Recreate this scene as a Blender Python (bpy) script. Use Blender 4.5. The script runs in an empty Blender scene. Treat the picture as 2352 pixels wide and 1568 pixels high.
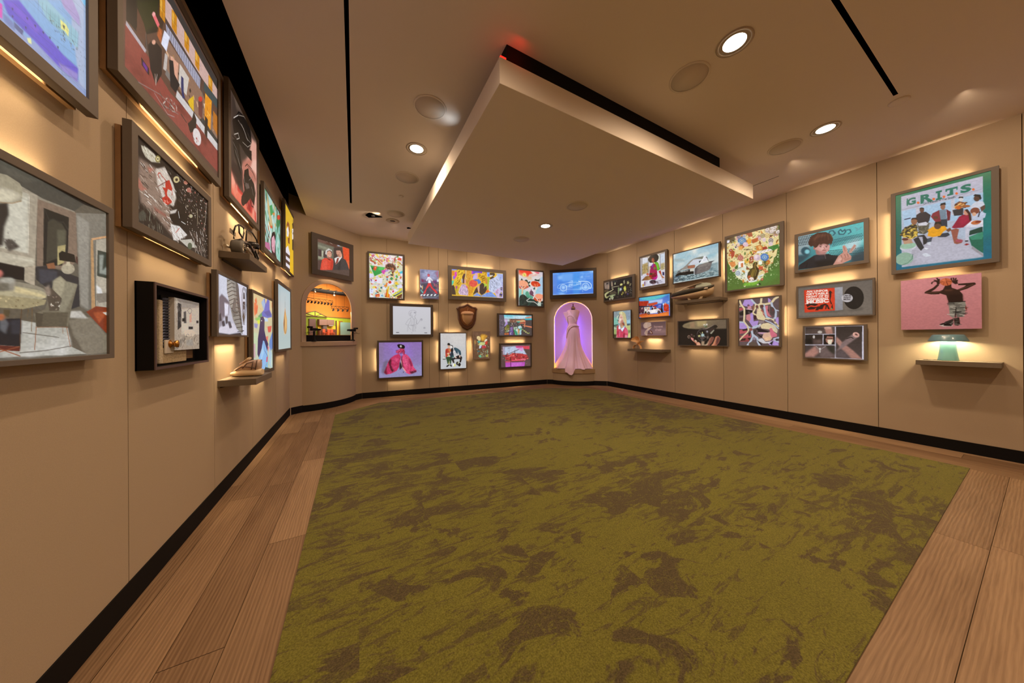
import bpy, bmesh, math, random, re
import numpy as np
from mathutils import Vector, Matrix

sc = bpy.context.scene
col = sc.collection
R = math.radians
rnd = random.Random(7)

# ------------------------------------------------------------------ helpers
def srgb(h):
    v = [int(h[i:i + 2], 16) / 255 for i in (0, 2, 4)]
    return [x / 12.92 if x <= .04045 else ((x + .055) / 1.055) ** 2.4 for x in v]

def mat(name, color, rough=.6, metal=0., spec=.5, emit=None, estr=0., noise=None, bump=None, sheen=0., trans=0., coat=0.):
    m = bpy.data.materials.new(name); m.use_nodes = True
    nt = m.node_tree; b = nt.nodes['Principled BSDF']
    c = srgb(color) if isinstance(color, str) else list(color)
    b.inputs['Base Color'].default_value = (*c, 1)
    b.inputs['Roughness'].default_value = rough
    b.inputs['Metallic'].default_value = metal
    b.inputs['Specular IOR Level'].default_value = spec
    if sheen: b.inputs['Sheen Weight'].default_value = sheen
    if coat: b.inputs['Coat Weight'].default_value = coat
    if trans: b.inputs['Transmission Weight'].default_value = trans
    if emit is not None:
        e = srgb(emit) if isinstance(emit, str) else list(emit)
        b.inputs['Emission Color'].default_value = (*e, 1); b.inputs['Emission Strength'].default_value = estr
    tc = None
    if noise or bump:
        tc = nt.nodes.new('ShaderNodeTexCoord')
    if noise:
        sca, amt = noise
        n = nt.nodes.new('ShaderNodeTexNoise'); n.inputs['Scale'].default_value = sca; n.inputs['Detail'].default_value = 6
        nt.links.new(tc.outputs['Object'], n.inputs['Vector'])
        mx = nt.nodes.new('ShaderNodeMix'); mx.data_type = 'RGBA'
        mx.inputs['A'].default_value = (*[x * (1 - amt) for x in c], 1); mx.inputs['B'].default_value = (*[min(1, x * (1 + amt)) for x in c], 1)
        nt.links.new(n.outputs['Fac'], mx.inputs['Factor']); nt.links.new(mx.outputs['Result'], b.inputs['Base Color'])
    if bump:
        sca, st = bump
        n = nt.nodes.new('ShaderNodeTexNoise'); n.inputs['Scale'].default_value = sca; n.inputs['Detail'].default_value = 3
        nt.links.new(tc.outputs['Object'], n.inputs['Vector'])
        bp = nt.nodes.new('ShaderNodeBump'); bp.inputs['Strength'].default_value = st; bp.inputs['Distance'].default_value = .002
        nt.links.new(n.outputs['Fac'], bp.inputs['Height']); nt.links.new(bp.outputs['Normal'], b.inputs['Normal'])
    return m

def tag(o, label=None, cat=None, group=None, kind=None):
    if label: o['label'] = label
    if cat: o['category'] = cat
    if group: o['group'] = group
    if kind: o['kind'] = kind
    return o

FLIP = Matrix.Diagonal((1, -1, 1, 1))
MIR = set()              # objects whose parts are drawn with y out of the wall while their own y axis points into it
def empty(name, M, label=None, cat=None, group=None):
    o = bpy.data.objects.new(name, None); col.objects.link(o)
    M = M if isinstance(M, Matrix) else Matrix.Translation(M)
    if M.determinant() < 0: M = M @ FLIP; MIR.add(o.name)
    o.matrix_world = M
    o.empty_display_size = .05
    return tag(o, label, cat, group)

class MB:
    """collects shapes into one mesh"""
    def __init__(s): s.v = []; s.f = []; s.m = []; s.sm = []
    def add(s, vs, fs, mi=0, smooth=False):
        o = len(s.v); s.v += [tuple(v) for v in vs]
        for f in fs: s.f.append([i + o for i in f]); s.m.append(mi); s.sm.append(smooth)
        return s
    def box(s, x0, x1, y0, y1, z0, z1, mi=0, M=None):
        vs = [Vector(p) for p in ((x0, y0, z0), (x1, y0, z0), (x1, y1, z0), (x0, y1, z0), (x0, y0, z1), (x1, y0, z1), (x1, y1, z1), (x0, y1, z1))]
        if M: vs = [M @ v for v in vs]
        return s.add(vs, [(0, 3, 2, 1), (4, 5, 6, 7), (0, 1, 5, 4), (1, 2, 6, 5), (2, 3, 7, 6), (3, 0, 4, 7)], mi)
    def prism(s, pts, a0, a1, axis='y', mi=0, M=None):
        """closed outline (2D) extruded along an axis"""
        n = len(pts)
        def P(p, a):
            v = {'y': (p[0], a, p[1]), 'z': (p[0], p[1], a), 'x': (a, p[0], p[1])}[axis]
            return M @ Vector(v) if M else v
        vs = [P(p, a0) for p in pts] + [P(p, a1) for p in pts]
        fs = [list(range(n)), list(range(2 * n - 1, n - 1, -1))] + [(i, i + n, (i + 1) % n + n, (i + 1) % n) for i in range(n)]
        return s.add(vs, fs, mi)
    def tube(s, pts, r, n=8, mi=0, closed=False, cap=True):
        pts = [Vector(p) for p in pts]; rings = []; N = len(pts)
        rr = r if isinstance(r, (list, tuple)) else [r] * N
        up = Vector((0, 0, 1))
        for i, p in enumerate(pts):
            a = pts[(i - 1) % N] if closed or i > 0 else p; b = pts[(i + 1) % N] if closed or i < N - 1 else p
            d = (b - a).normalized() if (b - a).length > 1e-9 else Vector((0, 0, 1))
            x = d.cross(up)
            if x.length < 1e-3: x = d.cross(Vector((1, 0, 0)))
            x.normalize(); y = d.cross(x)
            rings.append([p + (x * math.cos(t) + y * math.sin(t)) * rr[i] for t in [2 * math.pi * k / n for k in range(n)]])
        vs = [v for g in rings for v in g]; fs = []
        for i in range(N if closed else N - 1):
            j = (i + 1) % N
            for k in range(n): fs.append((i * n + k, i * n + (k + 1) % n, j * n + (k + 1) % n, j * n + k))
        s.add(vs, fs, mi, True)
        if cap and not closed:
            s.add(rings[0], [list(range(n))], mi); s.add(rings[-1], [list(range(n - 1, -1, -1))], mi)
        return s
    def lathe(s, prof, n=24, c=(0, 0, 0), mi=0, M=None, sx=1., sy=1., cap=False):
        vs = []; N = len(prof)
        for r, z in prof:
            for k in range(n):
                t = 2 * math.pi * k / n
                v = Vector((c[0] + r * sx * math.cos(t), c[1] + r * sy * math.sin(t), c[2] + z)); vs.append(M @ v if M else v)
        fs = [(i * n + k, i * n + (k + 1) % n, (i + 1) * n + (k + 1) % n, (i + 1) * n + k) for i in range(N - 1) for k in range(n)]
        s.add(vs, fs, mi, True)
        if cap and prof[0][0] > 1e-6: s.add(vs[:n], [list(range(n - 1, -1, -1))], mi)
        if cap and prof[-1][0] > 1e-6: s.add(vs[-n:], [list(range(n))], mi)
        return s
    def ell(s, c, r, n=14, mi=0, M=None):
        prof = [(max(1e-7, math.sin(math.pi * i / (n // 2))), -math.cos(math.pi * i / (n // 2))) for i in range(n // 2 + 1)]
        vs = []
        for a, z in prof:
            for k in range(n):
                t = 2 * math.pi * k / n
                v = Vector((c[0] + r[0] * a * math.cos(t), c[1] + r[1] * a * math.sin(t), c[2] + r[2] * z)); vs.append(M @ v if M else v)
        fs = [(i * n + k, i * n + (k + 1) % n, (i + 1) * n + (k + 1) % n, (i + 1) * n + k) for i in range(n // 2) for k in range(n)]
        return s.add(vs, fs, mi, True)
    def build(s, name, mats, parent=None, bevel=0., subsurf=0, M=None, weld=True):
        mir = (parent is not None and parent.name in MIR) or (M is not None and M.determinant() < 0)
        if M is not None and M.determinant() < 0: M = M @ FLIP
        me = bpy.data.meshes.new(name); me.from_pydata([(v[0], -v[1], v[2]) if mir else tuple(v) for v in s.v], [], s.f)
        for m in (mats if isinstance(mats, (list, tuple)) else [mats]): me.materials.append(m)
        me.polygons.foreach_set('material_index', s.m); me.polygons.foreach_set('use_smooth', s.sm)
        bm = bmesh.new(); bm.from_mesh(me)
        if weld: bmesh.ops.remove_doubles(bm, verts=bm.verts, dist=1e-6)
        bmesh.ops.recalc_face_normals(bm, faces=bm.faces)
        bm.to_mesh(me); bm.free(); me.update()
        o = bpy.data.objects.new(name, me); col.objects.link(o)
        if parent is not None: o.parent = parent
        if mir: MIR.add(o.name)
        if M is not None: o.matrix_local = M
        if bevel:
            b = o.modifiers.new('bevel', 'BEVEL'); b.width = bevel; b.segments = 2; b.limit_method = 'ANGLE'; b.angle_limit = R(40)
        if subsurf:
            b = o.modifiers.new('subsurf', 'SUBSURF'); b.levels = subsurf; b.render_levels = subsurf
        return o

def arc(cx, cz, rx, rz, a0, a1, n):
    return [(cx + rx * math.cos(R(a0 + (a1 - a0) * i / n)), cz + rz * math.sin(R(a0 + (a1 - a0) * i / n))) for i in range(n + 1)]

def area(name, loc, aim, power, color, size, shape='DISK', sy=None, spread=180):
    l = bpy.data.lights.new(name, 'AREA'); l.energy = power; l.color = color; l.shape = shape; l.size = size
    if sy: l.shape = 'RECTANGLE'; l.size_y = sy
    l.spread = R(spread)
    o = bpy.data.objects.new(name, l); col.objects.link(o); o.location = loc
    o.rotation_euler = (Vector(aim) - Vector(loc)).to_track_quat('-Z', 'Y').to_euler(); return o

def spot(name, loc, aim, power, color, angle, blend=.5, r=.03):
    l = bpy.data.lights.new(name, 'SPOT'); l.energy = power; l.color = color; l.spot_size = R(angle); l.spot_blend = blend; l.shadow_soft_size = r
    o = bpy.data.objects.new(name, l); col.objects.link(o); o.location = loc
    o.rotation_euler = (Vector(aim) - Vector(loc)).to_track_quat('-Z', 'Y').to_euler(); return o

# ------------------------------------------------------------------ painter (the pictures inside the frames)
def xy(p):
    """'x y x y ...' -> points"""
    return np.array(p.split() if isinstance(p, str) else p, float).reshape(-1, 2)

class Paint:
    def __init__(s, w, h, asp):
        s.w, s.h, s.asp = w, h, asp          # asp = metric width / height
        s.im = np.zeros((h, w, 3)); s.rs = np.random.RandomState(3)
        s.X, s.Y = np.meshgrid((np.arange(w) + .5) / w * 1000, (np.arange(h) + .5) / h * 1000)
    def c(s, h): return np.array([int(h[i:i + 2], 16) / 255 for i in (0, 2, 4)])
    def mix(s, m, c, x0=0, y0=0):
        h, w = m.shape; t = s.im[y0:y0 + h, x0:x0 + w]; t += (c - t) * m[..., None]
    def blurm(s, m, b):
        r = max(1, int(round(b / 1000 * s.h / 1.6)))
        for _ in range(2):
            for ax in (0, 1):
                p = np.pad(m, [(r, r) if a == ax else (0, 0) for a in (0, 1)], 'edge'); cs = np.cumsum(p, ax)
                cs = np.concatenate([np.zeros_like(cs.take([0], ax)), cs], ax)
                n = m.shape[ax]; m = (cs.take(range(2 * r + 1, 2 * r + 1 + n), ax) - cs.take(range(n), ax)) / (2 * r + 1)
        return m
    def mask(s, pts, blur=0, S=3):
        P = xy(pts); pad = (blur * 2.2 if blur else 0) + 6
        x0 = int(max(0, (P[:, 0].min() - pad / max(s.asp, .2)) / 1000 * s.w)); x1 = int(min(s.w, math.ceil((P[:, 0].max() + pad / max(s.asp, .2)) / 1000 * s.w)))
        y0 = int(max(0, (P[:, 1].min() - pad) / 1000 * s.h)); y1 = int(min(s.h, math.ceil((P[:, 1].max() + pad) / 1000 * s.h)))
        if x1 <= x0 or y1 <= y0: return None
        xs = (np.arange(x0 * S, x1 * S) + .5) / S / s.w * 1000; ys = (np.arange(y0 * S, y1 * S) + .5) / S / s.h * 1000
        m = np.zeros((len(ys), len(xs)), bool)
        for i in range(len(P)):
            (ax, ay), (bx, by) = P[i - 1], P[i]
            if ay == by: continue
            rows = (ay > ys) != (by > ys)
            if not rows.any(): continue
            xi = ax + (ys[rows] - ay) * (bx - ax) / (by - ay)
            m[rows] ^= xs[None, :] < xi[:, None]
        f = m.reshape(y1 - y0, S, x1 - x0, S).mean((1, 3))
        if blur: f = s.blurm(f, blur)
        return f, x0, y0
    def poly(s, c, pts, blur=0, a=1.):
        r = s.mask(pts, blur)
        if r: s.mix(r[0] * a, s.c(c), r[1], r[2])
    def grad(s, c1, c2, pts, p0, p1, blur=0):
        r = s.mask(pts, blur); p0, p1 = xy(p0)[0], xy(p1)[0]
        if not r: return
        m, x0, y0 = r; h, w = m.shape; X = s.X[y0:y0 + h, x0:x0 + w]; Y = s.Y[y0:y0 + h, x0:x0 + w]
        d = np.array(p1, float) - np.array(p0, float); t = np.clip(((X - p0[0]) * d[0] + (Y - p0[1]) * d[1]) / max(1e-6, d @ d), 0, 1)[..., None]
        cc = s.c(c1) * (1 - t) + s.c(c2) * t; tt = s.im[y0:y0 + h, x0:x0 + w]; tt += (cc - tt) * m[..., None]
    def ell(s, c, q, blur=0, a=1.):
        cx, cy, ux, uy, vx, vy = q
        s.poly(c, [(cx + ux * math.cos(t) + vx * math.sin(t), cy + uy * math.cos(t) + vy * math.sin(t)) for t in np.linspace(0, 2 * math.pi, 25)[:-1]], blur, a)
    def line(s, c, wd, pts, blur=0, a=1.):
        P = xy(pts); Q = P.copy(); Q[:, 0] *= s.asp      # isotropic
        pad = wd + 4
        x0 = int(max(0, (P[:, 0].min() - pad / s.asp) / 1000 * s.w)); x1 = int(min(s.w, math.ceil((P[:, 0].max() + pad / s.asp) / 1000 * s.w)))
        y0 = int(max(0, (P[:, 1].min() - pad) / 1000 * s.h)); y1 = int(min(s.h, math.ceil((P[:, 1].max() + pad) / 1000 * s.h)))
        if x1 <= x0 or y1 <= y0: return
        X = s.X[y0:y1, x0:x1] * s.asp; Y = s.Y[y0:y1, x0:x1]; D = np.full(X.shape, 1e9)
        for i in range(len(Q) - 1):
            a0 = Q[i]; d = Q[i + 1] - a0; L = d @ d
            t = np.clip(((X - a0[0]) * d[0] + (Y - a0[1]) * d[1]) / max(L, 1e-9), 0, 1)
            D = np.minimum(D, np.hypot(X - a0[0] - t * d[0], Y - a0[1] - t * d[1]))
        px = 1000 / s.h
        m = np.clip((wd / 2 - D) / px + .5, 0, 1) * min(1., max(.25, wd / px))
        if blur: m = s.blurm(m, blur)
        s.mix(m * a, s.c(c), x0, y0)
    def noise(s, sx, sy, oct=3):
        out = np.zeros((s.h, s.w)); amp = 1.
        for o in range(oct):
            gx, gy = max(2, int(sx * 2 ** o)), max(2, int(sy * 2 ** o)); g = s.rs.rand(gy + 2, gx + 2)
            x = s.X / 1000 * gx; y = s.Y / 1000 * gy; xi = x.astype(int); yi = y.astype(int); fx = x - xi; fy = y - yi
            fx = fx * fx * (3 - 2 * fx); fy = fy * fy * (3 - 2 * fy)
            out += amp * (g[yi, xi] * (1 - fx) * (1 - fy) + g[yi, xi + 1] * fx * (1 - fy) + g[yi + 1, xi] * (1 - fx) * fy + g[yi + 1, xi + 1] * fx * fy); amp *= .55
        return (out - out.min()) / (out.max() - out.min())
    def clouds(s, c, pts, sx, sy, lo, hi, blur=0, seed=1):
        """lay colour c where a noise field is high, inside an outline"""
        s.rs = np.random.RandomState(seed); n = np.clip((s.noise(sx, sy) - lo) / max(1e-3, hi - lo), 0, 1)
        r = s.mask(pts, blur)
        if not r: return
        m, x0, y0 = r; h, w = m.shape; s.mix(m * n[y0:y0 + h, x0:x0 + w], s.c(c), x0, y0)
    def scatter(s, kind, seed, n, size, cols, pts, ang=None):
        """n small marks of the given colours inside an outline"""
        rs = np.random.RandomState(seed); P = xy(pts); k = 0; it = 0
        r = s.mask(P, 0, 1)
        if not r: return
        m, x0, y0 = r
        while k < n and it < n * 12:
            it += 1
            x = rs.uniform(P[:, 0].min(), P[:, 0].max()); y = rs.uniform(P[:, 1].min(), P[:, 1].max())
            i = int(y / 1000 * s.h) - y0; j = int(x / 1000 * s.w) - x0
            if not (0 <= i < m.shape[0] and 0 <= j < m.shape[1]) or m[i, j] < .5: continue
            k += 1; c = cols[rs.randint(len(cols))]; z = size * rs.uniform(.5, 1.4); t = rs.uniform(0, math.pi * 2) if ang is None else R(ang + rs.uniform(-14, 14))
            ct, st = math.cos(t), math.sin(t); A = s.asp
            T = lambda a, b: (x + (a * ct - b * st) / A, y + a * st + b * ct)
            if kind == 'dot': s.ell(c, (x, y, z / A, 0, 0, z))
            elif kind == 'dash': s.line(c, z * .32, [T(-z, 0), T(z, 0)])
            elif kind == 'leaf': s.poly(c, [T(-z, 0), T(-z * .3, z * .34), T(z * .4, z * .3), T(z, 0), T(z * .4, -z * .3), T(-z * .3, -z * .34)])
            elif kind == 'rect': s.poly(c, [T(-z, -z * .6), T(z, -z * .6), T(z, z * .6), T(-z, z * .6)])
            elif kind == 'shard': s.poly(c, [T(-z, -z * rs.rand()), T(z * rs.rand(), -z), T(z, z * rs.rand()), T(-z * rs.rand(), z)])
            elif kind == 'ring':
                s.ell(c, (x, y, z / A, 0, 0, z)); s.ell(cols[rs.randint(len(cols))], (x, y, z * .6 / A, 0, 0, z * .6)); s.ell(c, (x, y, z * .25 / A, 0, 0, z * .25))
            elif kind == 'flower':
                for q in range(6):
                    a = t + q * math.pi / 3; s.ell(c, (x + z * .6 * math.cos(a) / A, y + z * .6 * math.sin(a), z * .42 / A, 0, 0, z * .42))
                s.ell(cols[rs.randint(len(cols))], (x, y, z * .33 / A, 0, 0, z * .33))
            elif kind == 'curl': s.line(c, z * .25, [T(z * (1 - q / 9) * math.cos(q * .8), z * (1 - q / 9) * math.sin(q * .8)) for q in range(9)])
    def text(s, c, txt, q, bold=0., a=1.):
        """letters drawn in the box q = (TL, TR, BL corners)"""
        cu = bpy.data.curves.new('t', 'FONT'); cu.body = txt; cu.resolution_u = 3; cu.offset = bold
        ob = bpy.data.objects.new('t', cu); me = ob.to_mesh(); V = np.array([v.co[:2] for v in me.vertices])
        if len(V):
            lo, hi = V.min(0), V.max(0); V = (V - lo) / (hi - lo)
            tl, tr, bl = xy(q)
            P = tl + V[:, :1] * (tr - tl) + (1 - V[:, 1:]) * (bl - tl)
            acc = np.zeros((s.h, s.w))
            for p in me.polygons:
                r = s.mask(P[list(p.vertices)])
                if r: m, x0, y0 = r; t = acc[y0:y0 + m.shape[0], x0:x0 + m.shape[1]]; t += m
            s.mix(np.clip(acc, 0, 1) * a, s.c(c))
        ob.to_mesh_clear(); bpy.data.objects.remove(ob); bpy.data.curves.remove(cu)
    def run(s, text):
        """one mark per line: op|colour|points|..."""
        num = lambda v: v if re.match(r'^[0-9a-f]{6}$', v) or not re.match(r'^-?[0-9.]+$', v) else float(v)
        for line in text.strip().split('\n'):
            k, *a = line.split('|'); a = [F if v == 'F' else num(v) for v in a]
            if k in 'eg': a = [xy(v).ravel() if isinstance(v, str) and ' ' in v else v for v in a]
            if k == 's': a[1:3] = [int(a[1]), int(a[2])]; a[4] = str(a[4]).split()
            if k == 'n': a[-1] = int(a[-1])
            if k == 't': a[2] = a[2].replace(',', ' ')
            if k == 'bg': s.im[:] = s.c(a[0])
            elif k == 'g': s.grad(*a)
            elif k == 'p': s.poly(*a)
            elif k == 'e': s.ell(*a)
            elif k == 'l': s.line(*a)
            elif k == 's': s.scatter(*a)
            elif k == 'n': s.clouds(*a)
            elif k == 't': s.text(*a)
            elif k == 'grain':
                s.rs = np.random.RandomState(5); s.im *= 1 + a[0] * (s.noise(s.w / 3, s.h / 3, 1) - .5)[..., None]
            elif k == 'soft':
                for ch in range(3): s.im[..., ch] = s.blurm(s.im[..., ch], a[0])
        return np.clip(s.im, 0, 1)
# ------------------------------------------------------------------ camera
H = 1.1
f_px, yaw, pit, rol = 668.59, 0.4972688, 0.00079163, -0.0065491
fw = Vector((math.sin(yaw) * math.cos(pit), math.cos(yaw) * math.cos(pit), math.sin(pit)))
ri = Vector((math.cos(yaw), -math.sin(yaw), 0)); up = ri.cross(fw)
r2 = ri * math.cos(rol) + up * math.sin(rol); u2 = r2.cross(fw)
cam = bpy.data.cameras.new('camera'); cam.sensor_fit = 'HORIZONTAL'; cam.sensor_width = 36; cam.lens = f_px / 2352 * 36
cam.shift_y = -10.02 / 2352; cam.clip_start = .02
co = bpy.data.objects.new('camera', cam); col.objects.link(co); sc.camera = co
co.matrix_world = Matrix(((r2.x, u2.x, -fw.x, 0), (r2.y, u2.y, -fw.y, 0), (r2.z, u2.z, -fw.z, H), (0, 0, 0, 1)))

# ------------------------------------------------------------------ materials
WARM = (1, .73, .49)
M_wall = mat('wall_fabric', (.43, .335, .235), .85, spec=.15, noise=(260, .10), bump=(600, .25))
M_seam = mat('wall_seam', (.10, .055, .02), .9)
M_ceil = mat('ceiling_paint', (.88, .79, .69), .9, spec=.1, noise=(300, .04))
M_black = mat('matte_black', (.006, .005, .005), .7, spec=.15)
M_void = mat('slot_void', (.003, .003, .003), .9, spec=0)
M_frame = mat('taupe_frame', (.135, .112, .094), .55, spec=.3)
M_frame2 = mat('dark_taupe_frame', (.085, .066, .055), .55, spec=.3)
M_wood = mat('backing_wood', (.42, .25, .12), .7, noise=(30, .15))
M_led = mat('led_tape', (1, .8, .5), emit=(1, .74, .42), estr=1.2)
M_shelf = mat('shelf_taupe', (.16, .125, .09), .6, spec=.25, noise=(80, .05))
M_grille = mat('speaker_grille', (.76, .67, .57), .95, spec=.05)
M_white = mat('white_plastic', (.62, .5, .38), .6)

def plank_mat():
    m = bpy.data.materials.new('oak_planks'); m.use_nodes = True; nt = m.node_tree; b = nt.nodes['Principled BSDF']; N = nt.nodes.new; L = nt.links.new
    uv = N('ShaderNodeUVMap'); uv.uv_map = 'grain'
    at = N('ShaderNodeAttribute'); at.attribute_name = 'plank_tone'
    mp = N('ShaderNodeMapping'); mp.inputs['Scale'].default_value = (1.6, 26, 1); L(uv.outputs['UV'], mp.inputs['Vector'])
    w = N('ShaderNodeTexNoise'); w.inputs['Scale'].default_value = 1.1; w.inputs['Detail'].default_value = 7; w.inputs['Distortion'].default_value = .9; L(mp.outputs['Vector'], w.inputs['Vector'])
    mp2 = N('ShaderNodeMapping'); mp2.inputs['Scale'].default_value = (5, 260, 1); L(uv.outputs['UV'], mp2.inputs['Vector'])
    fine = N('ShaderNodeTexNoise'); fine.inputs['Scale'].default_value = 1; fine.inputs['Detail'].default_value = 4; L(mp2.outputs['Vector'], fine.inputs['Vector'])
    mp3 = N('ShaderNodeMapping'); mp3.inputs['Scale'].default_value = (1.3, 4, 1); L(uv.outputs['UV'], mp3.inputs['Vector'])
    big = N('ShaderNodeTexNoise'); big.inputs['Scale'].default_value = 1; big.inputs['Detail'].default_value = 2; L(mp3.outputs['Vector'], big.inputs['Vector'])
    # cathedral rings in some planks
    mp4 = N('ShaderNodeMapping'); mp4.inputs['Scale'].default_value = (1.1, 7, 1); L(uv.outputs['UV'], mp4.inputs['Vector'])
    wv = N('ShaderNodeTexWave'); wv.wave_type = 'RINGS'; wv.inputs['Scale'].default_value = 3.2; wv.inputs['Distortion'].default_value = 5; wv.inputs['Detail'].default_value = 3; L(mp4.outputs['Vector'], wv.inputs['Vector'])
    r1 = N('ShaderNodeValToRGB'); e = r1.color_ramp.elements
    e[0].position = .28; e[0].color = (.155, .086, .043, 1); e[1].position = .78; e[1].color = (.44, .285, .16, 1)
    a1 = N('ShaderNodeMath'); a1.operation = 'MULTIPLY_ADD'; a1.inputs[1].default_value = .20; L(at.outputs['Fac'], a1.inputs[0]); 
    a2 = N('ShaderNodeMath'); a2.operation = 'MULTIPLY_ADD'; a2.inputs[1].default_value = .26; L(w.outputs['Fac'], a2.inputs[0]); 
    a3 = N('ShaderNodeMath'); a3.operation = 'MULTIPLY_ADD'; a3.inputs[1].default_value = .30; a3.inputs[2].default_value = -.09; L(fine.outputs['Fac'], a3.inputs[0])
    a4 = N('ShaderNodeMath'); a4.operation = 'MULTIPLY_ADD'; a4.inputs[1].default_value = .12; L(wv.outputs['Fac'], a4.inputs[0])
    a5 = N('ShaderNodeMath'); a5.operation = 'MULTIPLY_ADD'; a5.inputs[1].default_value = .22; L(big.outputs['Fac'], a5.inputs[0])
    L(a3.outputs[0], a4.inputs[2]); L(a4.outputs[0], a5.inputs[2]); L(a5.outputs[0], a2.inputs[2]); L(a2.outputs[0], a1.inputs[2]); L(a1.outputs[0], r1.inputs['Fac']); L(r1.outputs['Color'], b.inputs['Base Color'])
    # knots
    vo = N('ShaderNodeTexVoronoi'); vo.inputs['Scale'].default_value = 2.1; mp5 = N('ShaderNodeMapping'); mp5.inputs['Scale'].default_value = (.8, 1.7, 1); L(uv.outputs['UV'], mp5.inputs['Vector']); L(mp5.outputs['Vector'], vo.inputs['Vector'])
    kr = N('ShaderNodeValToRGB'); k = kr.color_ramp.elements; k[0].position = .015; k[0].color = (.35, .3, .26, 1); k[1].position = .06; k[1].color = (1, 1, 1, 1); L(vo.outputs['Distance'], kr.inputs['Fac'])
    mm = N('ShaderNodeMix'); mm.data_type = 'RGBA'; mm.blend_type = 'MULTIPLY'; mm.inputs['Factor'].default_value = .8; L(r1.outputs['Color'], mm.inputs['A']); L(kr.outputs['Color'], mm.inputs['B']); L(mm.outputs['Result'], b.inputs['Base Color'])
    b.inputs['Roughness'].default_value = .52; b.inputs['Specular IOR Level'].default_value = .28
    bp = N('ShaderNodeBump'); bp.inputs['Strength'].default_value = .12; bp.inputs['Distance'].default_value = .002; L(fine.outputs['Fac'], bp.inputs['Height']); L(bp.outputs['Normal'], b.inputs['Normal'])
    return m

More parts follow.
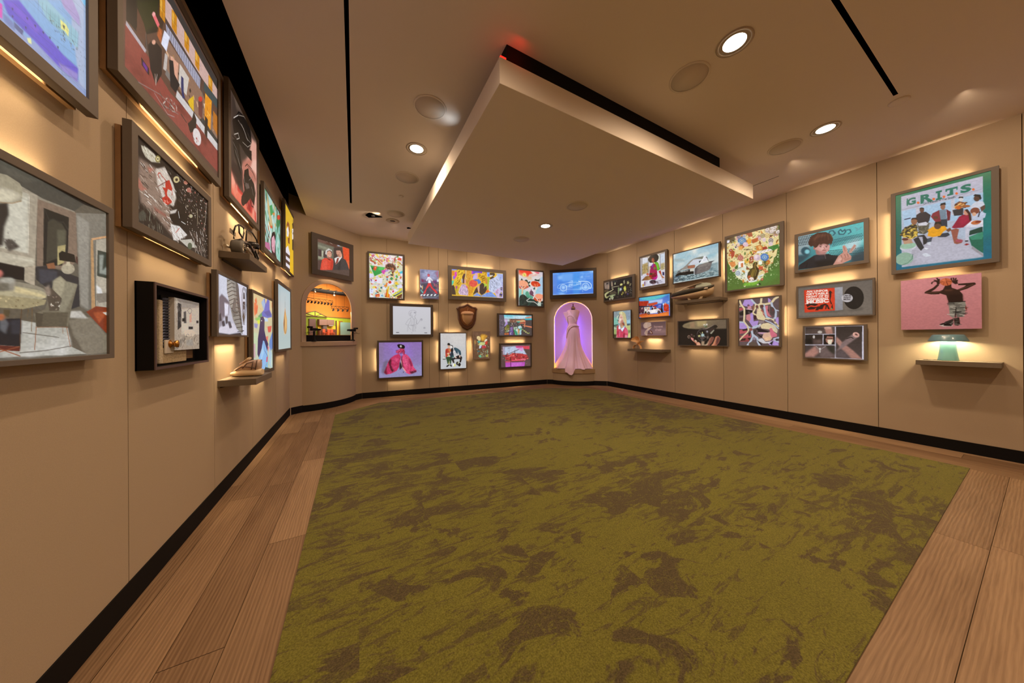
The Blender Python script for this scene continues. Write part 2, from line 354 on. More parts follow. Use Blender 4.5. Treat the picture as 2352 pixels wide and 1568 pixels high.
def carpet_mat():
    m = bpy.data.materials.new('olive_carpet'); m.use_nodes = True; nt = m.node_tree; b = nt.nodes['Principled BSDF']; N = nt.nodes.new; L = nt.links.new
    tc = N('ShaderNodeTexCoord'); sx = N('ShaderNodeSeparateXYZ'); L(tc.outputs['Object'], sx.inputs[0])
    def mth(op, a, bb=None, c=None):
        n = N('ShaderNodeMath'); n.operation = op
        for i, v in enumerate((a, bb, c)):
            if v is None: continue
            if isinstance(v, (int, float)): n.inputs[i].default_value = v
            else: L(v, n.inputs[i])
        return n.outputs[0]
    # carpet planks 1.0 x 0.25 m, each one cut from another spot of the print
    row = mth('FLOOR', mth('DIVIDE', sx.outputs['Y'], .5))
    xs = mth('ADD', sx.outputs['X'], mth('MULTIPLY', row, .37))
    cl = mth('FLOOR', mth('DIVIDE', xs, .75))
    wn = N('ShaderNodeTexWhiteNoise'); wn.noise_dimensions = '2D'; cb = N('ShaderNodeCombineXYZ'); L(row, cb.inputs['X']); L(cl, cb.inputs['Y']); L(cb.outputs[0], wn.inputs['Vector'])
    off = N('ShaderNodeVectorMath'); off.operation = 'SCALE'; L(wn.outputs['Color'], off.inputs[0]); off.inputs['Scale'].default_value = .22
    ad = N('ShaderNodeVectorMath'); ad.operation = 'ADD'; L(tc.outputs['Object'], ad.inputs[0]); L(off.outputs[0], ad.inputs[1])
    def nz(scale, sc3, detail, dist, rough=.6, vec=None):
        mp = N('ShaderNodeMapping'); mp.inputs['Scale'].default_value = sc3; L(vec or ad.outputs[0], mp.inputs['Vector'])
        n = N('ShaderNodeTexNoise'); n.inputs['Scale'].default_value = scale; n.inputs['Detail'].default_value = detail; n.inputs['Distortion'].default_value = dist; n.inputs['Roughness'].default_value = rough
        L(mp.outputs['Vector'], n.inputs['Vector']); return n.outputs['Fac']
    def ramp(x, lo, hi):
        r = N('ShaderNodeMapRange'); r.inputs['From Min'].default_value = lo; r.inputs['From Max'].default_value = hi; r.interpolation_type = 'SMOOTHSTEP'; L(x, r.inputs['Value']); return r.outputs['Result']
    blot = nz(3.9, (.75, 1.35, 1), 5, .7, .62)
    streak = nz(4.2, (1.0, 4.6, 1), 7, .9, .70)
    vein = nz(7, (1.2, 2.6, 1), 4, 2.2, .6)
    area_ = nz(.55, (1, 1, 1), 2, .2, .5, tc.outputs['Object'])
    t1 = ramp(mth('ADD', blot, mth('MULTIPLY', area_, .38)), .722, .762)
    t2 = ramp(mth('ADD', streak, mth('MULTIPLY', area_, .40)), .72, .77)
    v1 = ramp(mth('ABSOLUTE', mth('SUBTRACT', vein, .5)), .018, .004)
    v2 = ramp(mth('ABSOLUTE', mth('SUBTRACT', streak, .5)), .010, .002)
    dark = mth('MAXIMUM', mth('MAXIMUM', t1, mth('MULTIPLY', t2, .8)), mth('MAXIMUM', mth('MULTIPLY', v1, .25), mth('MULTIPLY', v2, .35)))
    # pale veins cut through the dark blotches
    v3 = ramp(mth('ABSOLUTE', mth('SUBTRACT', nz(4.2, (1, 1.6, 1), 3, 3.0), .5)), .02, .006)
    dark = mth('MULTIPLY', dark, mth('SUBTRACT', 1., mth('MULTIPLY', v3, .6)))
    g = N('ShaderNodeMix'); g.data_type = 'RGBA'; g.inputs['A'].default_value = (.138, .128, .022, 1); g.inputs['B'].default_value = (.185, .168, .032, 1); L(nz(1.7, (1, 1.6, 1), 4, .5), g.inputs['Factor'])
    d = N('ShaderNodeMix'); d.data_type = 'RGBA'; L(dark, d.inputs['Factor']); L(g.outputs['Result'], d.inputs['A']); d.inputs['B'].default_value = (.092, .070, .034, 1)
    pile = nz(190, (1, 1, 1), 2, 0, .5, tc.outputs['Object'])
    p = N('ShaderNodeMix'); p.data_type = 'RGBA'; p.blend_type = 'MULTIPLY'; p.inputs['Factor'].default_value = 1; L(d.outputs['Result'], p.inputs['A'])
    pr = N('ShaderNodeValToRGB'); e = pr.color_ramp.elements; e[0].position = .25; e[0].color = (.62, .62, .62, 1); e[1].position = .75; e[1].color = (1.35, 1.35, 1.35, 1); L(pile, pr.inputs['Fac']); L(pr.outputs['Color'], p.inputs['B'])
    L(p.outputs['Result'], b.inputs['Base Color']); b.inputs['Roughness'].default_value = .95; b.inputs['Specular IOR Level'].default_value = .05
    b.inputs['Sheen Weight'].default_value = .12
    bp = N('ShaderNodeBump'); bp.inputs['Strength'].default_value = .5; bp.inputs['Distance'].default_value = .004; L(pile, bp.inputs['Height']); L(bp.outputs['Normal'], b.inputs['Normal'])
    return m

# ------------------------------------------------------------------ plan of the room
CZ = 2.97                                   # ceiling
XL, XR, YB = -.82, 4.985, -1.7
A = Vector((-.81, 5.22, 0)); B = Vector((.12, 5.97, 0)); C = Vector((3.99, 5.63, 0)); D = Vector((4.91, 4.78, 0))
def frame_of(P, Q):
    u = (Q - P).normalized(); n = Vector((u.y, -u.x, 0)); return P, u, n, (Q - P).length
WALL = {'L': frame_of(Vector((XL, 0, 0)), Vector((XL, 5.22, 0))), 'DL': frame_of(A, B), 'B': frame_of(B, C), 'DR': frame_of(C, D), 'R': frame_of(Vector((XR, 4.78, 0)), Vector((XR, 0, 0)))}
def WM(w, u=0., d=0., z=0.):
    """matrix of a spot on a wall: x along the wall, y out of the wall into the room, z up"""
    P, uu, n, _ = WALL[w]; o = P + uu * u + n * d + Vector((0, 0, z))
    return Matrix(((uu.x, n.x, 0, o.x), (uu.y, n.y, 0, o.y), (0, 0, 1, o.z), (0, 0, 0, 1)))

# floor: oak planks, one mesh
def floor():
    vs, fs, tone, uvs = [], [], [], []
    r = random.Random(11)
    def region(x0, x1, y0, y1, along, wd):
        a0, a1, b0, b1 = (y0, y1, x0, x1) if along == 'y' else (x0, x1, y0, y1)
        n = max(1, round((b1 - b0) / wd)); w = (b1 - b0) / n
        for i in range(n):
            p = a0 - r.uniform(0, 1.4)
            while p < a1:
                q = p + r.uniform(1.1, 2.1); s, e = max(p, a0), min(q, a1)
                if e - s > 1e-3:
                    g = .0011; lo, hi = b0 + i * w + g, b0 + (i + 1) * w - g; s2, e2 = s + g, e - g
                    rect = [(lo, s2), (hi, s2), (hi, e2), (lo, e2)] if along == 'y' else [(s2, lo), (s2, hi), (e2, hi), (e2, lo)]
                    k = len(vs); vs.extend((x, y, 0) for x, y in rect); fs.append((k, k + 1, k + 2, k + 3)); tone.append(r.random())
                    ou, ov = r.uniform(0, 50), r.uniform(0, 50)
                    uvs.extend([(ou, ov), (ou, ov + w), (ou + e - s, ov + w), (ou + e - s, ov)])
                p = q
    region(XL - .1, -.243, YB, 6.2, 'y', .19)
    region(4.42, XR + .1, YB, 6.2, 'y', .19)
    region(-.243, 4.42, 4.4, 6.2, 'x', .19)
    region(-.243, 4.42, YB, .33, 'x', .19)
    k = len(vs); vs.extend([(XL - .2, YB - .1, -.004), (XR + .2, YB - .1, -.004), (XR + .2, 6.3, -.004), (XL - .2, 6.3, -.004)]); fs.append((k, k + 1, k + 2, k + 3)); tone.append(0); uvs.extend([(0, 0)] * 4)
    me = bpy.data.meshes.new('floor'); me.from_pydata(vs, [], fs)
    at = me.attributes.new('plank_tone', 'FLOAT', 'FACE'); at.data.foreach_set('value', tone)
    ul = me.uv_layers.new(name='grain')
    for i, p in enumerate(me.polygons):
        for j, li in enumerate(p.loop_indices): ul.data[li].uv = uvs[i * 4 + j]
    me.materials.append(plank_mat()); me.materials.append(M_seam); me.polygons[len(fs) - 1].material_index = 1
    bm = bmesh.new(); bm.from_mesh(me); bmesh.ops.recalc_face_normals(bm, faces=bm.faces)
    for f in bm.faces:
        if f.normal.z < 0: f.normal_flip()
    bm.to_mesh(me); bm.free()
    o = bpy.data.objects.new('floor', me); col.objects.link(o); tag(o, kind='structure')
floor()

cp = [(-.243, .31), (-.243, 4.885), (.37, 5.42), (3.55, 5.15), (3.70, 5.10), (4.38, 4.60), (4.42, 4.4), (4.42, .31)]
o = MB().prism([(x, y) for x, y in reversed(cp)], 0.0005, .007, 'z').build('carpet', carpet_mat(), bevel=.002)
tag(o, 'olive green carpet with brown weathered blotches laid on the oak floor', 'carpet')

# walls of fabric panels
def wall(name, w, u0, u1, seams, ztop=CZ, hseams=()):
    b = MB(); g = .0022; cuts = [u0] + [s for s in seams if u0 < s < u1] + [u1]
    for a, c in zip(cuts[:-1], cuts[1:]):
        zz = [0.] + [z for (ua, ub, z) in hseams if ua <= a + .01 and ub >= c - .01] + [ztop]
        for z0, z1 in zip(zz[:-1], zz[1:]):
            b.box(a + g, c - g, -.014, 0, z0 + (g if z0 else 0), z1 - (g if z1 < ztop else 0))
    b.box(u0, u1, -.03, -.0141, 0, ztop, 1)
    o = b.build(name, [M_wall, M_seam], M=WM(w)); tag(o, kind='structure'); return o
wall('wall_left', 'L', YB, 5.235, [-1.59, -.75, .10, .95, 1.81, 2.65, 3.48, 4.38], 3.45)
wall('wall_back', 'B', 0, WALL['B'][3], [.43, 1.20, 1.385, 1.575, 1.97, 2.71, 3.46], hseams=[(1.385, 1.575, 2.078)])
wall('wall_right', 'R', -.01, 4.78 - YB, [.09, .86, 1.63, 2.40, 3.15, 3.90, 4.68, 5.45], CZ)
o = MB().box(XL - .05, XR + .05, YB - .04, YB, 0, 3.45).build('wall_front', M_wall); tag(o, kind='structure')

def arch_pts(c, hw, z0, zs, n=20):
    return [(c - hw, z0)] + arc(c, zs, hw, hw, 180, 0, n) + [(c + hw, z0)]
def arched_wall(name, w, c, hw, z0, zs, depth, ztop, back_mat, in_mat, cavity=None, more=0.):
    L = WALL[w][3] + more; P = arch_pts(c, hw, z0, zs); b = MB()
    q = [(c - hw, z0), (c + hw, z0)]
    face = lambda pts, mi=0, y=0.: b.add([(x, y, z) for x, z in pts], [list(range(len(pts)))], mi)
    face([(-.02, 0), (L + .02, 0), (L + .02, z0), (-.02, z0)])
    face([(-.02, z0), (c - hw, z0), (c - hw, zs), (-.02, zs)]); face([(c + hw, z0), (L + .02, z0), (L + .02, zs), (c + hw, zs)])
    top = arc(c, zs, hw, hw, 180, 0, 20)
    for i, (p, r) in enumerate(zip(top[:-1], top[1:])):
        t0 = -.02 + (L + .04) * i / 20; t1 = -.02 + (L + .04) * (i + 1) / 20
        face([p, r, (t1, ztop), (t0, ztop)])
    face([(-.02, zs), (c - hw, zs), (-.02, ztop)]); face([(c + hw, zs), (L + .02, zs), (L + .02, ztop)])
    o = b.build(name, [M_wall], M=WM(w)); tag(o, kind='structure')
    m = MB(); n = len(P)
    if cavity:
        # a thin reveal opening into a wider room behind the wall
        a, c2, zt = cavity; e_ = .012
        m.add([(x, 0, z) for x, z in P] + [(x, -e_, z) for x, z in P], [(i, i + 1, i + 1 + n, i + n) for i in range(n - 1)] + [(0, n, 2 * n - 1, n - 1)], 0)
        m.add([(x, y, z) for y in (-e_, -depth) for x, z in ((a, z0 - .001), (c2, z0 - .001), (c2, zt), (a, zt))], [(0, 1, 5, 4), (1, 2, 6, 5), (2, 3, 7, 6), (3, 0, 4, 7), (4, 5, 6, 7)], 1)
        return m.build('niche', [in_mat, back_mat], M=WM(w))
    m.add([(x, 0, z) for x, z in P] + [(x, -depth, z) for x, z in P], [(i, i + 1, i + 1 + n, i + n) for i in range(n - 1)] + [(0, n, 2 * n - 1, n - 1)], 0)
    m.add([(x, -depth, z) for x, z in P], [list(range(n))], 1)
    return m.build('niche_' + name.split('_', 1)[1], [in_mat, back_mat], M=WM(w))

M_niche = mat('niche_white', (.52, .48, .46), .8, spec=.1)
M_studio_back = mat('studio_orange_print', (.62, .22, .03), .8, noise=(9, .18))
n1 = arched_wall('wall_back_left', 'DL', .60, .385, 1.055, 1.605, .42, 3.2, M_studio_back, mat('niche_orange', (.5, .25, .08), .8), (.12, 1.40, 2.14))
n2 = arched_wall('wall_back_right', 'DR', .60, .435, .37, 1.487, .36, CZ, M_niche, M_niche, more=.10)
for o in (n1, n2): tag(o, kind='structure')
n1.name = 'wall_niche_left'; n2.name = 'wall_niche_right'
# arch trim, left niche
P = arch_pts(.60, .385, 1.055, 1.605, 28); Q = arch_pts(.60, .452, 1.055, 1.605, 28); n = len(P); b = MB()
b.add([(x, .012, z) for x, z in P] + [(x, .012, z) for x, z in Q] + [(x, 0, z) for x, z in Q] + [(x, 0, z) for x, z in P],
      [(i, i + 1, i + 1 + n, i + n) for i in range(n - 1)] + [(i + n, i + 1 + n, i + 1 + 2 * n, i + 2 * n) for i in range(n - 1)] + [(i, i + 1, i + 1 + 3 * n, i + 3 * n) for i in range(n - 1)])
tag(b.build('trim_1', mat('arch_trim', (.42, .30, .22), .6), M=WM('DL')), kind='structure')

def bowed(c, hw, sag, n=24):
    """outline of a bowed front standing against the wall, in (u, d)"""
    r = (hw * hw + sag * sag) / (2 * sag); a = math.asin(hw / r)
    return [(c + r * math.sin(-a + 2 * a * i / n), r * math.cos(-a + 2 * a * i / n) - (r - sag)) for i in range(n + 1)]
def counter(w, c, hw, sag, zb, zt, over, sillmat):
    e = [(c + hw, -.02), (c - hw, -.02)]
    o = MB().prism(bowed(c, hw, sag) + e, .10, zb, 'z').build('wall_counter', M_wall, M=WM(w)); tag(o, kind='structure')
    o = MB().prism(bowed(c, hw + over * .3, sag - .008) + e, 0.001, .10, 'z').build('baseboard_counter', M_black, M=WM(w)); tag(o, kind='structure')
    o = MB().prism(bowed(c, hw + over, sag + over) + [(c + hw + over, -.015), (c - hw - over, -.015)], zb, zt, 'z').build('trim_sill', sillmat, M=WM(w), bevel=.004); tag(o, kind='structure')
M_sill = mat('sill_laminate', (.44, .31, .21), .6)
counter('DL', .615, .455, .15, .985, 1.055, .025, M_sill)
counter('DR', .60, .465, .15, .275, .37, .022, mat('sill_fabric', (.40, .27, .15), .8))

def base(name, w, u0, u1):
    tag(MB().box(u0, u1, -.004, .006, .001, .105).build(name, M_black, M=WM(w)), kind='structure')
base('baseboard_left', 'L', YB, 5.22); base('baseboard_back', 'B', .004, WALL['B'][3] - .004); base('baseboard_right', 'R', .006, 4.78 - YB)
base('baseboard_back_left', 'DL', .006, WALL['DL'][3] - .004); base('baseboard_back_right', 'DR', .004, WALL['DR'][3] + .09)

# ceiling slab with slots and the open cove along the left wall
SL = [(-.040, -.016, .2, 4.593), (2.0, 3.723, .548, .572), (4.386, 4.396, 1.50, 4.6)]
def ceiling():
    xs = sorted({-.63, XR + .1, *[s[0] for s in SL], *[s[1] for s in SL]}); ys = sorted({YB - .05, 6.3, *[s[2] for s in SL], *[s[3] for s in SL]}); b = MB()
    for x0, x1 in zip(xs[:-1], xs[1:]):
        for y0, y1 in zip(ys[:-1], ys[1:]):
            cx, cy = (x0 + x1) / 2, (y0 + y1) / 2
            if not any(s[0] < cx < s[1] and s[2] < cy < s[3] for s in SL): b.add([(x0, y0, CZ), (x1, y0, CZ), (x1, y1, CZ), (x0, y1, CZ)], [(0, 1, 2, 3)])
    b.add([(-.63, YB - .05, CZ), (-.63, 6.3, CZ), (-.63, 6.3, CZ + .03), (-.63, YB - .05, CZ + .03)], [(0, 1, 2, 3)])
    b.add([(-.63, YB - .05, CZ + .03), (-.63, 6.3, CZ + .03), (-.63, 6.3, 3.45), (-.63, YB - .05, 3.45)], [(0, 1, 2, 3)], 1)
    b.add([(XL - .05, YB - .05, 3.4), (-.62, YB - .05, 3.4), (-.62, 6.3, 3.4), (XL - .05, 6.3, 3.4)], [(0, 1, 2, 3)], 1)
    for x0, x1, y0, y1 in SL:
        z = CZ + .12
        b.add([(x0, y0, CZ), (x1, y0, CZ), (x1, y1, CZ), (x0, y1, CZ), (x0, y0, z), (x1, y0, z), (x1, y1, z), (x0, y1, z)], [(0, 1, 5, 4), (1, 2, 6, 5), (2, 3, 7, 6), (3, 0, 4, 7), (4, 5, 6, 7)], 1)
    o = b.build('ceiling', [M_ceil, M_void]); tag(o, kind='structure')
ceiling()
# dark upper band of the left wall inside the cove
tag(MB().box(XL, XL + .004, YB, 5.2, CZ + .02, 3.42).build('trim_cove', M_void), kind='structure')

# dropped canopy
can = empty('ceiling_canopy', (2.38, 3.3, 2.65), 'large square dropped ceiling canopy hanging below the ceiling on a black riser', 'ceiling panel')
x0, x1, y0, y1 = .79 - 2.38, 3.985 - 2.38, 1.59 - 3.3, 5.02 - 3.3
MB().box(x0, x1, y0, y1, 0, .165).build('canopy_panel', mat('canopy_paint', (.88, .79, .68), .9, spec=.1), can, bevel=.003)
o = MB().box(.866 - 2.38, 3.385 - 2.38, 1.64 - 3.3, 4.9 - 3.3, .165, .318).build('canopy_riser', M_black, can); o['label'] = 'black recessed riser between canopy and ceiling'

# ceiling fittings
M_glow = mat('downlight_lens', (1, .95, .85), emit=(1, .90, .72), estr=14)
M_trim = mat('downlight_trim', (.60, .5, .38), .5)
def downlight(x, y, z, label, w=95):
    e = empty('downlight', (x, y, z), label, 'ceiling light', 'recessed downlights')
    MB().lathe([(.082, -.0005), (.098, -.0005), (.1, -.003), (.082, -.0035), (.082, -.0005)], 32).build('trim_ring', M_trim, e)
    MB().lathe([(.0001, -.0012), (.060, -.0012), (.062, -.001), (.062, -.0003), (.0001, -.0003)], 28).build('lens', M_glow, e)
    MB().lathe([(.062, -.0010), (.082, -.0016), (.082, -.0004), (.062, -.0004)], 28).build('reflector', mat('downlight_reflector', (.5, .42, .32), .4), e)
    spot('downlight_lamp', (x, y, z - .02), (x, y, 0), w, WARM, 165, .8, .06)
downlight(2.144, .948, CZ, 'bright round downlight, the largest one near the top edge of the photo')
downlight(3.767, .957, CZ, 'round downlight close above the right wall')
downlight(.555, 2.975, CZ, 'round downlight left of the dropped canopy', 45)
downlight(2.358, 3.343, 2.65, 'small round downlight set in the underside of the canopy')
def speaker(x, y, z, r, label):
    e = empty('ceiling_speaker', (x, y, z), label, 'speaker', 'round ceiling speakers')
    MB().lathe([(r * .90, -.0005), (r, -.0005), (r, -.004), (r * .90, -.005)], 36).build('rim', M_ceil if z > 2.8 else M_ceil, e)
    MB().lathe([(.0001, -.0035), (r * .90, -.0035), (r * .90, -.0005), (.0001, -.0005)], 36).build('grille', M_grille, e)
speaker(2.141, 1.232, CZ, .13, 'round ceiling speaker beside the bright downlight near the top edge')
speaker(.554, 2.388, CZ, .13, 'round ceiling speaker between the long slot and the canopy, nearest the camera')
speaker(.554, 3.562, CZ, .13, 'round ceiling speaker just beyond the downlight left of the canopy')
speaker(3.769, 1.243, CZ, .13, 'round ceiling speaker beside the downlight above the right wall')
speaker(.557, 4.683, CZ, .13, 'faint round ceiling speaker near the far left corner beside the black port')
speaker(2.333, 2.656, 2.65, .13, 'larger looking round speaker in the canopy underside, nearer than its downlight')
speaker(2.329, 3.967, 2.65, .13, 'farther round speaker in the canopy underside, beyond its downlight')
e = empty('unlit_downlight', (.552, 4.981, CZ), 'small unlit recessed fitting with white ring at the far left of the ceiling', 'ceiling light')
MB().lathe([(.04, -.0005), (.10, -.0005), (.1, -.004), (.05, -.006), (.04, -.004)], 28).build('trim_ring', M_white, e)
MB().lathe([(.0001, -.001), (.04, -.001), (.04, -.0004), (.0001, -.0004)], 20).build('aperture', M_frame, e)
e = empty('ceiling_sprinkler', (.554, 4.059, CZ), 'small white sprinkler cap on the ceiling beyond the speakers left of the canopy', 'sprinkler')
MB().lathe([(.028, 0), (.03, -.006), (.02, -.012), (.0001, -.012)], 20).build('cap', mat('cap_white', (.8, .7, .58), .5), e)
e = empty('ceiling_sprinkler', (3.844, .563, CZ), 'flat round sprinkler cap beyond the end of the black slot above the right wall', 'sprinkler')
MB().lathe([(.055, 0), (.056, -.004), (.045, -.007), (.0001, -.007)], 24).build('cap', M_ceil, e)
def port(x, y, s, label, rot):
    e = empty('ceiling_projector_port', Matrix.Translation((x, y, CZ)) @ Matrix.Rotation(R(rot), 4, 'Z'), label, 'projector')
    MB().prism([(-s * 1.15, -s * .55), (s * .95, -s * .75), (s * 1.1, s * .1), (s * .2, s * .95), (-s * .15, s * .85)], -.010, -.0005, 'z').build('shroud', M_void, e)
    MB().lathe([(s * .28, -.0101), (s * .30, -.014), (s * .2, -.014), (.0001, -.0115)], 16).build('lens', mat('lens_black', (.01, .01, .012), .15), e)
port(.265, 4.888, .10, 'black wedge shaped projector port in the ceiling near the far left corner', 155)
port(.828, 5.171, .03, 'tiny black projector port beside the far left corner of the canopy', 155)
port(4.02, 3.52, .11, 'black projector port peeking out past the right edge of the canopy', -60)
# ------------------------------------------------------------------ framed pictures
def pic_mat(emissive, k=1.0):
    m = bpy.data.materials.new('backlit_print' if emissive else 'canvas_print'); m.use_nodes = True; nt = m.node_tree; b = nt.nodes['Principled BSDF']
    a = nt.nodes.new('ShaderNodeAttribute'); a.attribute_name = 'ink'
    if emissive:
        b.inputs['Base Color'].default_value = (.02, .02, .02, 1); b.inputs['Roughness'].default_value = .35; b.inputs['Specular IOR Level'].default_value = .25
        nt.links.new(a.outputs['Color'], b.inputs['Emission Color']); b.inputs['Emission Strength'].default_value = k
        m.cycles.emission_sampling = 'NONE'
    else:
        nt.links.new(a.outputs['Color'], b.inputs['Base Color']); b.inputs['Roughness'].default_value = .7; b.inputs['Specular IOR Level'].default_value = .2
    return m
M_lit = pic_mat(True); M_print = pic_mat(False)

def picture(name, W, Hh, ops, parent, y, x0, z0, px_h, emissive=True, gain=(1, 1, 1)):
    """a print: fine mesh carrying its inks"""
    h = max(24, min(330, int(px_h))); w = max(20, min(330, int(h * W / Hh)))
    im = Paint(w, h, W / Hh).run(ops)
    gx, gz = np.meshgrid(np.linspace(0, W, w + 1), np.linspace(Hh, 0, h + 1))
    sy = -1 if parent.name in MIR else 1
    V = np.stack([x0 + gx, np.full_like(gx, y * sy), z0 + gz], -1).reshape(-1, 3)
    i = np.arange(h)[:, None] * (w + 1) + np.arange(w)[None, :]
    Q = np.stack([i, i + w + 1, i + w + 2, i + 1], -1).reshape(-1, 4)[:, ::-sy]
    me = bpy.data.meshes.new(name); me.vertices.add(len(V)); me.vertices.foreach_set('co', V.ravel().astype(np.float32))
    me.loops.add(Q.size); me.loops.foreach_set('vertex_index', Q.ravel().astype(np.int32))
    me.polygons.add(len(Q)); me.polygons.foreach_set('loop_start', np.arange(0, Q.size, 4, dtype=np.int32))
    me.update(calc_edges=True)
    lin = np.where(im <= .04045, im / 12.92, ((im + .055) / 1.055) ** 2.4) * np.array(gain)
    P = np.pad(lin, ((0, 1), (0, 1), (0, 0)), 'edge')
    c = me.color_attributes.new('ink', 'FLOAT_COLOR', 'POINT')
    c.data.foreach_set('color', np.concatenate([P, np.ones(P.shape[:2] + (1,))], -1).reshape(-1).astype(np.float32))
    me.materials.append(M_lit if emissive else M_print)
    o = bpy.data.objects.new(name, me); col.objects.link(o); o.parent = parent; return o

def glow(e, W, Hh, leds, boost=1.):
    """a core between backing board and frame with LED tape along its edges: the light slips out over the board's edge"""
    g = .045 if min(W, Hh) > .2 else .03
    MB().box(-W / 2 + g, W / 2 - g, .0161, .0279, g, Hh - g).build('spacer', M_black, e)
    sg = -1 if e.name in MIR else 1
    for s in leds:
        hor = s in 'tb'; l = (W if hor else Hh) * .27; k = 1 if s in 'tr' else -1
        p = (Hh - g if k > 0 else g) if hor else (W / 2 - g if k > 0 else -W / 2 + g); q = p + k * .002
        if hor: MB().box(-l, l, .020, .026, min(p, q), max(p, q)).build('led_strip', M_led, e)
        else: MB().box(min(p, q), max(p, q), .020, .026, Hh / 2 - l, Hh / 2 + l).build('led_strip', M_led, e)
        c = Vector((0, .0235, p + k * .006)) if hor else Vector((p + k * .006, .0235, Hh / 2)); t = .24 if s == 'b' else .42; d = Vector((0, -t, k)) if hor else Vector((k, -t, 0))
        li = bpy.data.lights.new('led_light', 'AREA'); li.shape = 'RECTANGLE'; li.size = 2 * l; li.size_y = .005; li.energy = LED_W * 2 * l * boost; li.color = (1, .72, .40); li.spread = R(56 if s == 'b' else 70)
        o = bpy.data.objects.new('led_light', li); col.objects.link(o); o.parent = e
        z = -d.normalized(); x = Vector((1, 0, 0)) if hor else Vector((0, 0, 1)); z.y *= sg; y = z.cross(x)
        o.matrix_local = Matrix(((x.x, y.x, z.x, c.x), (x.y, y.y, z.y, c.y * sg), (x.z, y.z, z.z, c.z), (0, 0, 0, 1)))
LED_W = 1.6

def framed(w, out, inn, label, ops, px_h, leds='tb', fm=None, cat='framed picture', dep=.055, gain=None, emissive=True, name='framed_picture', group=None, boost=1.):
    u0, u1, z0, z1 = out; i0, i1, j0, j1 = inn; W, Hh = u1 - u0, z1 - z0; cx = (u0 + u1) / 2
    e = empty(name, WM(w, cx, 0, z0), label, cat, group)
    a0, a1, b0, b1 = i0 - cx, i1 - cx, j0 - z0, j1 - z0; x0, x1 = -W / 2, W / 2
    b = MB(); back = .028; lip = .008
    ring = lambda y, q: [(q[0], y, q[2]), (q[1], y, q[2]), (q[1], y, q[3]), (q[0], y, q[3])]
    o_, i_ = (x0, x1, 0, Hh), (a0, a1, b0, b1)
    vs = ring(dep, o_) + ring(dep, i_) + ring(dep - lip, i_) + ring(back, o_)
    fs = []
    for k in range(4):
        n = (k + 1) % 4; fs += [(k, n, 4 + n, 4 + k), (4 + k, 4 + n, 8 + n, 8 + k), (k, n, 12 + n, 12 + k)]
    fs.append((12, 13, 14, 15))
    b.add(vs, fs); fr = b.build('frame', fm or M_frame, e, bevel=.0015)
    picture('picture', a1 - a0, b1 - b0, ops, e, dep - lip + .001, a0, b0, px_h, emissive, gain or (1, 1, 1))
    g = .02 if leds else .004
    MB().box(x0 + g, x1 - g, .0005, .016, .004, Hh - g).build('backing_board', M_wood, e)
    glow(e, W, Hh, leds, boost)
    return e

def canvas(w, out, label, ops, px_h, dep=.05, leds='tb', emissive=False, gain=(1, 1, 1), edge=None, cat='canvas print', name='canvas_print', boost=1.):
    u0, u1, z0, z1 = out; W, Hh = u1 - u0, z1 - z0; cx = (u0 + u1) / 2
    e = empty(name, WM(w, cx, 0, z0), label, cat)
    MB().box(-W / 2, W / 2, .028, dep, 0, Hh).build('panel', edge or M_white, e, bevel=.0015)
    picture('picture', W, Hh, ops, e, dep + .0008, -W / 2, 0, px_h, emissive, gain)
    g = .02 if leds else .004; MB().box(-W / 2 + g, W / 2 - g, .0005, .016, .004, Hh - g).build('backing_board', M_wood, e)
    glow(e, W, Hh, leds, boost)
    return e
